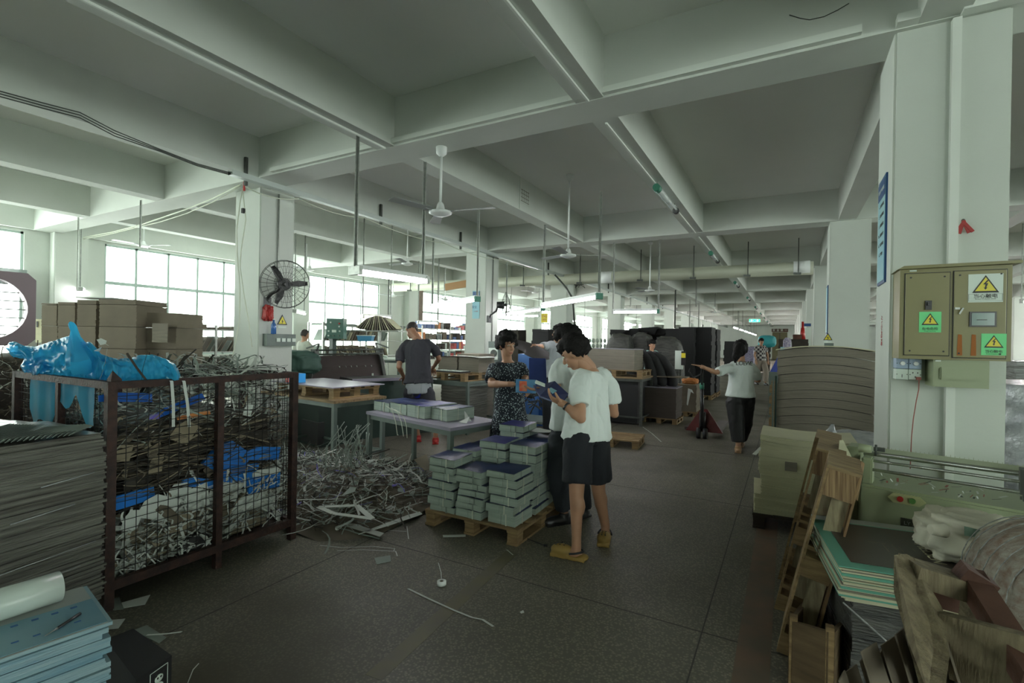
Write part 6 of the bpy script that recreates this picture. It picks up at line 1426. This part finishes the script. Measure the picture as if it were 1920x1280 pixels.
# end wall door
a,b=gy(1447,690,YF-.02),gy(1475,690,YF-.02)
dr_=struct('door_1',MB().box(((a.x+b.x)/2,YF-.05,1.5),(b.x-a.x,.1,3.0)),M('olive_brown_door',(.13,.115,.055),.6)); obj('door_split',MB().box(((a.x+b.x)/2,YF-.11,1.45),(.05,.02,2.9)),'ink',dr_); obj('lintel_board',MB().box(((a.x+b.x)/2,YF-.12,3.2),((b.x-a.x)*1.1,.05,.35)),'redwood',dr_); 
tag(obj('slogan_lettering',text_mb('安 全 第 一',.30,RF,((a.x+b.x)/2,YF-.16,3.2),.004),'stwhite'),'slogan lettering over the door at the far end of the aisle','writing')
# right of the aisle, beyond the grey board stack
stackthing('carton_pile','dark carton pile above the far side of the bowed grey board stack','carton pile',1516,636,16.,.85,.7,'dkstrip',0,.14,.01,.12,'carton')
stackthing('small_carton','small dark and red carton on top of the dark carton pile','box',1503,627,15.9,.25,.25,'redwood',P(1516,636,16.).z,.1,.01,0,'carton')
s=thing('tall_box','tall white box with a blue top band by the second right column','box'); c=P(1513,620,16.6); obj('box',MB().box((c.x,c.y,c.z*.5+.05),(.22,.22,c.z+.1)),'stwhite',s); c2=P(1513,609,16.55); obj('blue_band',MB().box((c2.x,c2.y-.02,c2.z),(.225,.2,.09)),'pblue',s)
s=thing('fire_pole','dark red upright beside the tall white box','pole'); c=P(1505,620,16.2); obj('pole',MB().cone((c.x,c.y,0),(c.x,c.y,c.z+.3),.035,n=8),'red',s); obj('wrapped_cloth',MB().cone((c.x,c.y,c.z-.3),(c.x,c.y,c.z+.1),.09,.05,8),'red',s)
stackthing('goods_pile','low grey goods pile under the patterned bag','goods',1484,668,13.2,.35,.4,'gboard',0,.1,.01,0,'pack')
m=crumple((0,0,0),(.10,.10,.24),6.,.15,4,3.); c=P(1476,650,13.3); tag(obj('striped_bag',m,M('striped_white_blue_bag',(.6,.58,.62),.5,c2=(.12,.08,.25),ns=30),None,c),'knotted white and dark patterned bag at the left of the dark carton pile','bag')
m=MB(); c=P(1467,654,12.8); m.box((c.x,c.y,c.z-.05),(.09,.09,.2)); m.box((c.x,c.y,(c.z-.15)/2),(.2,.2,c.z-.15),mi=1); tag(obj('blue_box',m,['ltblue','gboard']),'small light blue box beside the patterned bag','box')
s=thing('hand_trolley','small trolley with a blue-violet tarpaulin left of the grey board stack','trolley'); c=P(1454,690,10.4); m=MB(); m.prism([c+Vector((-.10,0,-.08)),c+Vector((.10,0,-.08)),c+Vector((.08,0,.20)),c+Vector((.03,0,.22))],(0,.25,0)); obj('tarpaulin',m,M('blue_violet_tarp',(.05,.08,.36),.6),s)
m=MB(); m.box((c.x,c.y+.1,(c.z-.08)/2),(.24,.3,c.z-.08)); obj('body',m,'gpaint',s)
for k in range(3):
    s=thing('pallet',ORD[k]+' pallet of three stood on edge left of the grey board stack','pallet',(P(1452,700,8.9).x-.02,P(1452,700,8.9).y+.12*k,0),0,'upright pallets by the aisle'); 
    for j in range(4): obj('deck_board',MB().box((0,0,.12+.2*j),(.10,.02,.12) if k else (.11,.02,.13)),'wood',s)
    obj('stringer_board',MB().box((0,.03,.43),(.05,.03,.86)),'wood',s)
# small pallet low behind man 1 at right
s=thing('pallet','small empty pallet on the floor right of the men in white tees','pallet',(P(1152,830,7.4).x,P(1152,812,7.4).y,0),.1); pallet(s,.8,.6,.12)
m=MB(); m.strip([gz(u,v,.004) for u,v in((1205,800),(1222,812),(1240,828))],Vector((.006,.006,0))); tag(obj('paper_strip',m,'paperw'),'thin white strip on the floor in front of the lilac-topped stack','paper strip')
# ================================================================ COLUMN AND WALL FITTINGS
def cage_fan(c,ax,R_,label,arm):
    s=thing('wall_fan',label,'fan'); ax=ax.normalized(); x=ax.cross(UPW).normalized(); y=x.cross(ax)
    m=MB()
    for k in range(30):
        a=2*PI*k/30; pts=[c+(x*math.cos(a)+y*math.sin(a))*R_*t+ax*(.10*(1-t*t)) for t in(.12,.5,.8,1)]; m.tube(pts,.0022,3)
        pts=[c+(x*math.cos(a)+y*math.sin(a))*R_*t-ax*(.09*(1-t*t)) for t in(.2,.6,1)]; m.tube(pts,.0022,3)
    for r_,h in((1,0),(.97,.02),(.75,.045),(.5,.075),(.25,.095)): m.tube([c+(x*math.cos(a)+y*math.sin(a))*R_*r_+ax*h for a in [k*2*PI/28 for k in range(29)]],.0045 if r_>.95 else .0025,4)
    obj('wire_guard',m,'dsteel',s)['kind']='stuff'
    for k in range(3):
        a=k*2*PI/3+.9; u_=x*math.cos(a)+y*math.sin(a); v_=ax.cross(u_); m=MB(); m.prism([c+u_*.05-v_*.02,c+u_*R_*.5-v_*.045+ax*.01,c+u_*R_*.88-v_*.03+ax*.02,c+u_*R_*.9+v_*.02,c+u_*R_*.5+v_*.045,c+u_*.05+v_*.02],ax*.006); obj('blade',m,'blackp',s)
    obj('motor',MB().cone(c-ax*.20,c-ax*.03,.075,.085,16),'blackp',s); obj('hub',MB().cone(c-ax*.03,c+ax*.04,.03,.02,12),'blackp',s)
    obj('bracket_arm',MB().tube([c-ax*.16]+arm,[.022]*(len(arm)+1),8),'blackp',s); obj('wall_plate',MB().box(arm[-1],(.06,.12,.16)),'blackp',s)
    return s
cage_fan(P(535,533,6.75),(-fw_*.75+rt_*.62-UPW*.12),.325,'black cage fan on a curved arm fixed to the near left column',[P(520,545,7.0),P(508,551,7.02),P(501,560,7.02),P(499,568,7.03)])
cage_fan(P(948,572,11.1),(rt_*.98+fw_*.05),.30,'second black cage fan seen edge-on at the second left column',[P(930,583,11.2),P(920,590,11.3),P(917,598,11.35)])
m=crumple((0,0,0),(.066,.05,.10),5.,.6,5,2.6); c=P(502,588,6.95); tag(obj('red_bag',m,'red',None,c),'red plastic bag tied under the cage fan on the near left column','bag')
s=thing('water_bottle','blue plastic bottle hanging on the near left column above the grey switch box','bottle'); c=P(513,613,6.95); obj('bottle',MB().lathe(c-UPW*.10,[(.0,0),(.034,.005),(.034,.13),(.014,.17),(.014,.2)],14),M('blue_bottle',(.06,.16,.42),.2),s); obj('cap',MB().cone(c+UPW*.10,c+UPW*.115,.016,n=10),'stwhite',s)
s=thing('switch_box','grey switch box with breakers on the right face of the near left column','electrical box'); c=gx(520,637,-6.45); obj('box',MB().box((-6.40,c.y,c.z),(.10,.46,.17)),'gpaint',s)
for k in range(4): obj('breaker',MB().box((-6.345,c.y-.06+.085*k,c.z),(.012,.06,.05)),'stwhite',s)
def tri_sign(px,axis,label,h=.13):
    s=thing('warning_sign',label,'sign'); x,n_=axis; pts=[px-x*h*.55-UPW*h*.4,px+x*h*.55-UPW*h*.4,px+UPW*h*.6]; obj('black_triangle',MB().prism(pts,n_*.004),'ink',s); c=(pts[0]+pts[1]+pts[2])/3
    obj('yellow_triangle',MB().prism([c+(p-c)*.74+n_*.005 for p in pts],n_*.003),'signyellow',s); obj('bolt',MB().prism([c+x*.01*1+UPW*.03+n_*.009,c-x*.018+n_*.009,c+n_*.009-UPW*.0,c-x*.008-UPW*.035+n_*.009,c+x*.018+UPW*.006+n_*.009,c+n_*.009+UPW*.004],n_*.002),'ink',s); obj('caption_strip',MB().box(px-UPW*h*.62,(.004 if abs(n_.x)>.5 else h*.9,.004 if abs(n_.x)<.5 else h*.9,h*.18)),'stwhite',s)
p=gx(529,601,-6.445); tri_sign(p,(Vector((0,1,0)),Vector((1,0,0))),'yellow triangle warning sign on the near left column, above the switch box',.15)
p=gy(1542,632,9.70); tri_sign(Vector((p.x+.08,9.75,p.z)),(Vector((1,0,0)),Vector((0,-1,0))),'small yellow triangle warning sign low on the second right column',.12)
m=MB(); p=gy(1545,648,9.7); m.box((p.x+.07,9.73,p.z),(.13,.05,.09)); tag(obj('socket_box',m,'gpaint'),'small grey socket box below the triangle sign on the second right column','socket')
s=thing('wall_poster','tall light blue poster on the front face of the second left column','poster'); p=gy(892,571,9.80); obj('sheet',MB().box((p.x,9.812,p.z),(.20,.008,.66)),'ltblue',s); obj('top_picture',MB().box((p.x,9.806,p.z+.24),(.18,.004,.14)),'pblue',s)
obj('lettering',text_mb('安全',.07,RF,(p.x-.04,9.805,p.z-.06),.0006),'pblue',s); obj('lettering',text_mb('人人有责',.032,RF,(p.x,9.805,p.z-.16),.0006),'red',s)
s=thing('wall_poster','narrow blue framed notice on the left face of the second right column','poster'); p=gx(1550,582,.585); obj('frame',MB().box((.583,10.0,p.z),(.012,.30,.82)),'pblue',s); obj('sheet',MB().box((.576,10.0,p.z),(.004,.27,.76)),'ltblue',s)
s=thing('yellow_sign','yellow sign with red characters left of the third left column','sign'); p=P(1021,596,14.2); obj('panel',MB().box(p,(.20,.01,.26)),'signyellow',s); obj('lettering',text_mb('小心',.09,RF,p+Vector((0,-.008,.05)),.001),'red',s); obj('lettering',text_mb('015',.07,RF,p+Vector((0,-.008,-.05)),.001),'red',s)
struct('trim_30',MB().cone((-6.43,4.58,2.0),(-6.43,4.58,3.55),.012,n=8),'steel'); struct('trim_31',MB().cone((-6.17,10.1,1.0),(-6.17,10.1,3.5),.012,n=8),'steel')
# exhaust fan in the first window
s=thing('exhaust_fan','large square exhaust fan with a round louvred opening below the left edge window','exhaust fan'); yc,zc_,hh_=3.32,1.95,.72
m=MB(); N=32; outer=[(yc+hh_*math.copysign(1,math.cos(2*PI*(k+.5)/N))*min(1,abs(math.cos(2*PI*(k+.5)/N))*1.414/max(abs(math.cos(2*PI*(k+.5)/N)),abs(math.sin(2*PI*(k+.5)/N)))*.7072),zc_+hh_*math.sin(2*PI*(k+.5)/N)/max(abs(math.cos(2*PI*(k+.5)/N)),abs(math.sin(2*PI*(k+.5)/N)))) for k in range(N)]
outer=[(yc+hh_*math.cos(2*PI*(k+.5)/N)/max(abs(math.cos(2*PI*(k+.5)/N)),abs(math.sin(2*PI*(k+.5)/N))),zc_+hh_*math.sin(2*PI*(k+.5)/N)/max(abs(math.cos(2*PI*(k+.5)/N)),abs(math.sin(2*PI*(k+.5)/N)))) for k in range(N)]
inner=[(yc+.60*math.cos(2*PI*(k+.5)/N),zc_+.60*math.sin(2*PI*(k+.5)/N)) for k in range(N)]
rg=[[Vector((x,y,z)) for y,z in q] for x,q in((-13.22,outer),(-13.22,inner),(-13.42,inner),(-13.42,outer))]
for A_,B_ in zip(rg,rg[1:]+rg[:1]):
    va=[m.b.verts.new(p) for p in A_]; vb=[m.b.verts.new(p) for p in B_]
    for i in range(N): j=(i+1)%N; m.b.faces.new((va[i],va[j],vb[j],vb[i]))
obj('housing',m,M('purplish_grey_housing',(.14,.10,.12),.5),s)
for k in range(7): 
    z=zc_-.5+k*.165; hw_=(max(.0,.6**2-(z-zc_)**2))**.5; obj('louvre',MB().box((-13.36,yc,z),(.02,2*hw_,.02)),'gpaint',s)
tag(obj('plastic_sheet',MB().box((-13.40,2.6,2.60),(.01,2.7,.30)),M('greyish_clear_plastic',(.30,.36,.34),.3,n=.3,ns=6,alpha=.85)),'grey plastic sheet taped across the left edge window above the exhaust fan','plastic sheet')
# ================================================================ CARDBOARD STACKS BEHIND THE CAGE
for k,(u,v,D,w,d,lab) in enumerate(((107,568,7.1,.22,.5,'leftmost narrow cardboard bundle behind the cage'),(141,566,7.0,.24,.5,'second cardboard bundle from the left behind the cage'),(180,562,6.8,.26,.6,'third cardboard bundle from the left behind the cage'),(256,561,6.7,.50,.6,'widest cardboard stack behind the cage'),(331,586,6.9,.46,.6,'lower cardboard stack with a pale sheet stuck on its front'))):
    c=P(u,v,D); s=thing('cardboard_stack',lab,'cardboard stack',(0,0,0)); R_=Matrix.Rotation(YAW-.03,3,'Z')
    z=.1; i=0
    while z<c.z-.01:
        h=min(.30,c.z-z); m=layers(w,d,0,h-.006,.012,.004); o=obj('cardboard_bundle',m,'card',s,(0,0,z),YAW+random.uniform(-.03,.03)); q=c-rt_*w/2+fw_*d/2; o.location=(q.x+random.uniform(-.012,.012),q.y,z); z+=h
    q=c-rt_*w/2+fw_*d/2; obj('pallet_base',MB().box((q.x,q.y,.05),(w+.02,d,.1),rz=YAW),'wood',s)
p=P(300,624,6.78); tag(obj('pale_sheet',MB().box((p.x,p.y,p.z),(.21,.01,.26),rz=YAW),'gboard'),'pale grey sheet stuck on the front of the lower cardboard stack','sheet')
p=P(74,620,7.6); m=MB(); m.box((p.x,p.y,p.z),(.09,.03,.36),rz=YAW); m.box((p.x+.01,p.y-.03,p.z+.1),(.02,.01,.09),rz=YAW,mi=1); tag(obj('cream_card',m,['cream','ink']),'narrow cream card panel left of the cardboard stacks','card')
s=thing('top_board','pale board lying on top of the widest cardboard stack','board'); p=P(160,557,6.9); obj('board',MB().box((p.x,p.y+.2,p.z),(.5,.3,.012),rz=YAW),'paperw',s)
# left scrap heap by the wall
m=MB(); rr=random.Random(6)
for i in range(900):
    t=rr.random(); c=P(rr.uniform(-60,42),rr.uniform(672+60*t*0,840),rr.uniform(4.6,5.6)); c.z=min(c.z,1.35-max(0,0)); ribbon(m,c,rr.uniform(.1,.4),rr.uniform(.006,.014),rr,rr.choice((0,0,1,2)),1.2,.5)
for v in m.b.verts: v.co.z=max(v.co.z,.01)
tag(obj('scrap_heap',m,['bstrip','wstrip','dkstrip']),'tall tangled heap of paper scrap against the left wall behind the cage','paper waste',kind='stuff')
m=crumple((0,0,.5),(.75,.6,.75),2.,.12,4,3.); c=P(-20,800,5.3); 
o=obj('scrap_core',m,'dkstrip',None,(c.x,c.y,0)); tag(o,'dark compacted core of the scrap heap by the left wall','paper waste',kind='stuff')
# ================================================================ SHELVES BY THE WINDOWS
def rack(label,x,y0,y1,levels,seed,colours,kind):
    s=thing('storage_rack',label,'shelf'); d=.6
    for yy in(y0,(y0+y1)/2,y1):
        for xx in(x,x-d): obj('upright',MB().box((xx,yy,levels[-1]/2+.05),(.04,.04,levels[-1]+.1)),'steel',s)
    for z in levels: obj('shelf_board',MB().box((x-d/2,(y0+y1)/2,z),(d,y1-y0,.025)),'steel',s)
    rr=random.Random(seed)
    for li,z in enumerate(levels):
        y=y0+.05; n=0
        while y<y1-.12 and n<26:
            k=kind[li%len(kind)]; n+=1; mt=rr.choice(colours); ln=ORD[min(n-1,30)]; rk=label.split(',')[0].replace('rack ','').replace('goods rack','')
            lab='%s from left, %s shelf, rack %s'%(ln,('lowest','second','third','top')[min(li,3)] if li<len(levels)-1 else 'top',rk)
            if k=='lean':
                w=.03; h=rr.uniform(.26,.38); m=MB(); m.box((x-.27,y+.10,z+.015+h*.40),(.42,.016,h),R=Matrix.Rotation(-.5 if li%2 else .45,3,'X')); y+=rr.uniform(.07,.12); nm,ct='board_piece','board'; lab='leaning board, '+lab
            elif k=='flat':
                w=rr.uniform(.35,.6); h=rr.uniform(.04,.10); m=layers(w,.5,0,h,.012,.015) ; 
                for v_ in m.b.verts: v_.co=Vector((x-.3+v_.co.y,y+w/2+v_.co.x,z+.013+v_.co.z))
                y+=w+.06; nm,ct='board_pile','boards'; lab='flat board pile, '+lab
            else:
                w=rr.uniform(.10,.24); h=rr.uniform(.08,.28); m=MB(); m.box((x-.2,y+w/2,z+.013+h/2),(.3,w,h)); y+=w+rr.uniform(.01,.06); nm,ct='small_box','box'; lab='box, '+lab
            o=obj(nm,m,mt); tag(o,lab,ct,'goods on the '+label.split(',')[0])
    return s
rack('rack behind the cardboard stacks, full of leaning boards',-10.6,5.35,6.9,[.75,1.15,1.62],3,['gboard','gstrip','card'],['lean','lean','flat'])
rack('rack by the third window, with leaning boards',-11.2,9.4,12.6,[.95,1.42,1.84],5,['gboard','card','gstrip','cream'],['lean','lean','flat'])
rack('goods rack by the brown shutter, packed with small coloured boxes',-11.0,13.4,16.6,[.8,1.15,1.5,1.88],8,['gboard','stwhite','red','gpaint','pblue','card','dkstrip','orange'],['box','box','box','box'])
# tent-shaped pile
s=thing('tent_board_pile','tent-shaped pile of leaning boards on top of the rack by the third window','boards'); c=P(712,604,10.2)
c.z-=.05
for i in range(16):
    t=(i-7.5)/7.5; R_=Matrix.Rotation(.42,3,'Z')@Matrix.Rotation(-t*.85,3,'Y'); obj('board_piece',MB().box(c+rt_*(t*.30)+UPW*.02,(.014,.40,.30),R=R_),'gboard' if i%3 else 'cream',s)
obj('shelf_plate',MB().box(c-UPW*.13,(.95,.5,.02),rz=.42),'steel',s); obj('support_post',MB().box(c-UPW*(.14+(c.z-1.27)/2),(.05,.05,c.z-1.27)),'steel',s)
s=thing('blue_basket','small blue plastic basket on the table below the tent-shaped board pile','basket'); c=P(686,634,9.9); m=MB(); m.loft([[c+rt_*x*.13+fw_*y*.09+UPW*(-.06) for x,y in((-1,-1),(1,-1),(1,1),(-1,1))],[c+rt_*x*.15+fw_*y*.11+UPW*.05 for x,y in((-1,-1),(1,-1),(1,1),(-1,1))]],smooth=False); obj('basket_body',m,M('basket_blue',(.06,.25,.42),.5),s); obj('rim',MB().box(c+UPW*.055,(.32,.24,.015),rz=YAW),'stwhite',s)
s=table('work_table','long pale work table by the window beyond the dark brown machine',(P(750,662,9.4).x,P(750,662,9.4).y),.35,3.2,.7,1.12,topm='stwhite')
m=MB(); rr=random.Random(8)
for i in range(60):
    c=P(rr.uniform(655,735),0,9.5); c.z=1.13+abs(rr.gauss(0,.04)); scrap(m,(c.x,c.y,c.z),.06,rr,0,.5)
tag(obj('white_scrap_pile',m,'stwhite'),'little heap of bright white paper scrap on the long table by the window','paper scrap',kind='stuff')
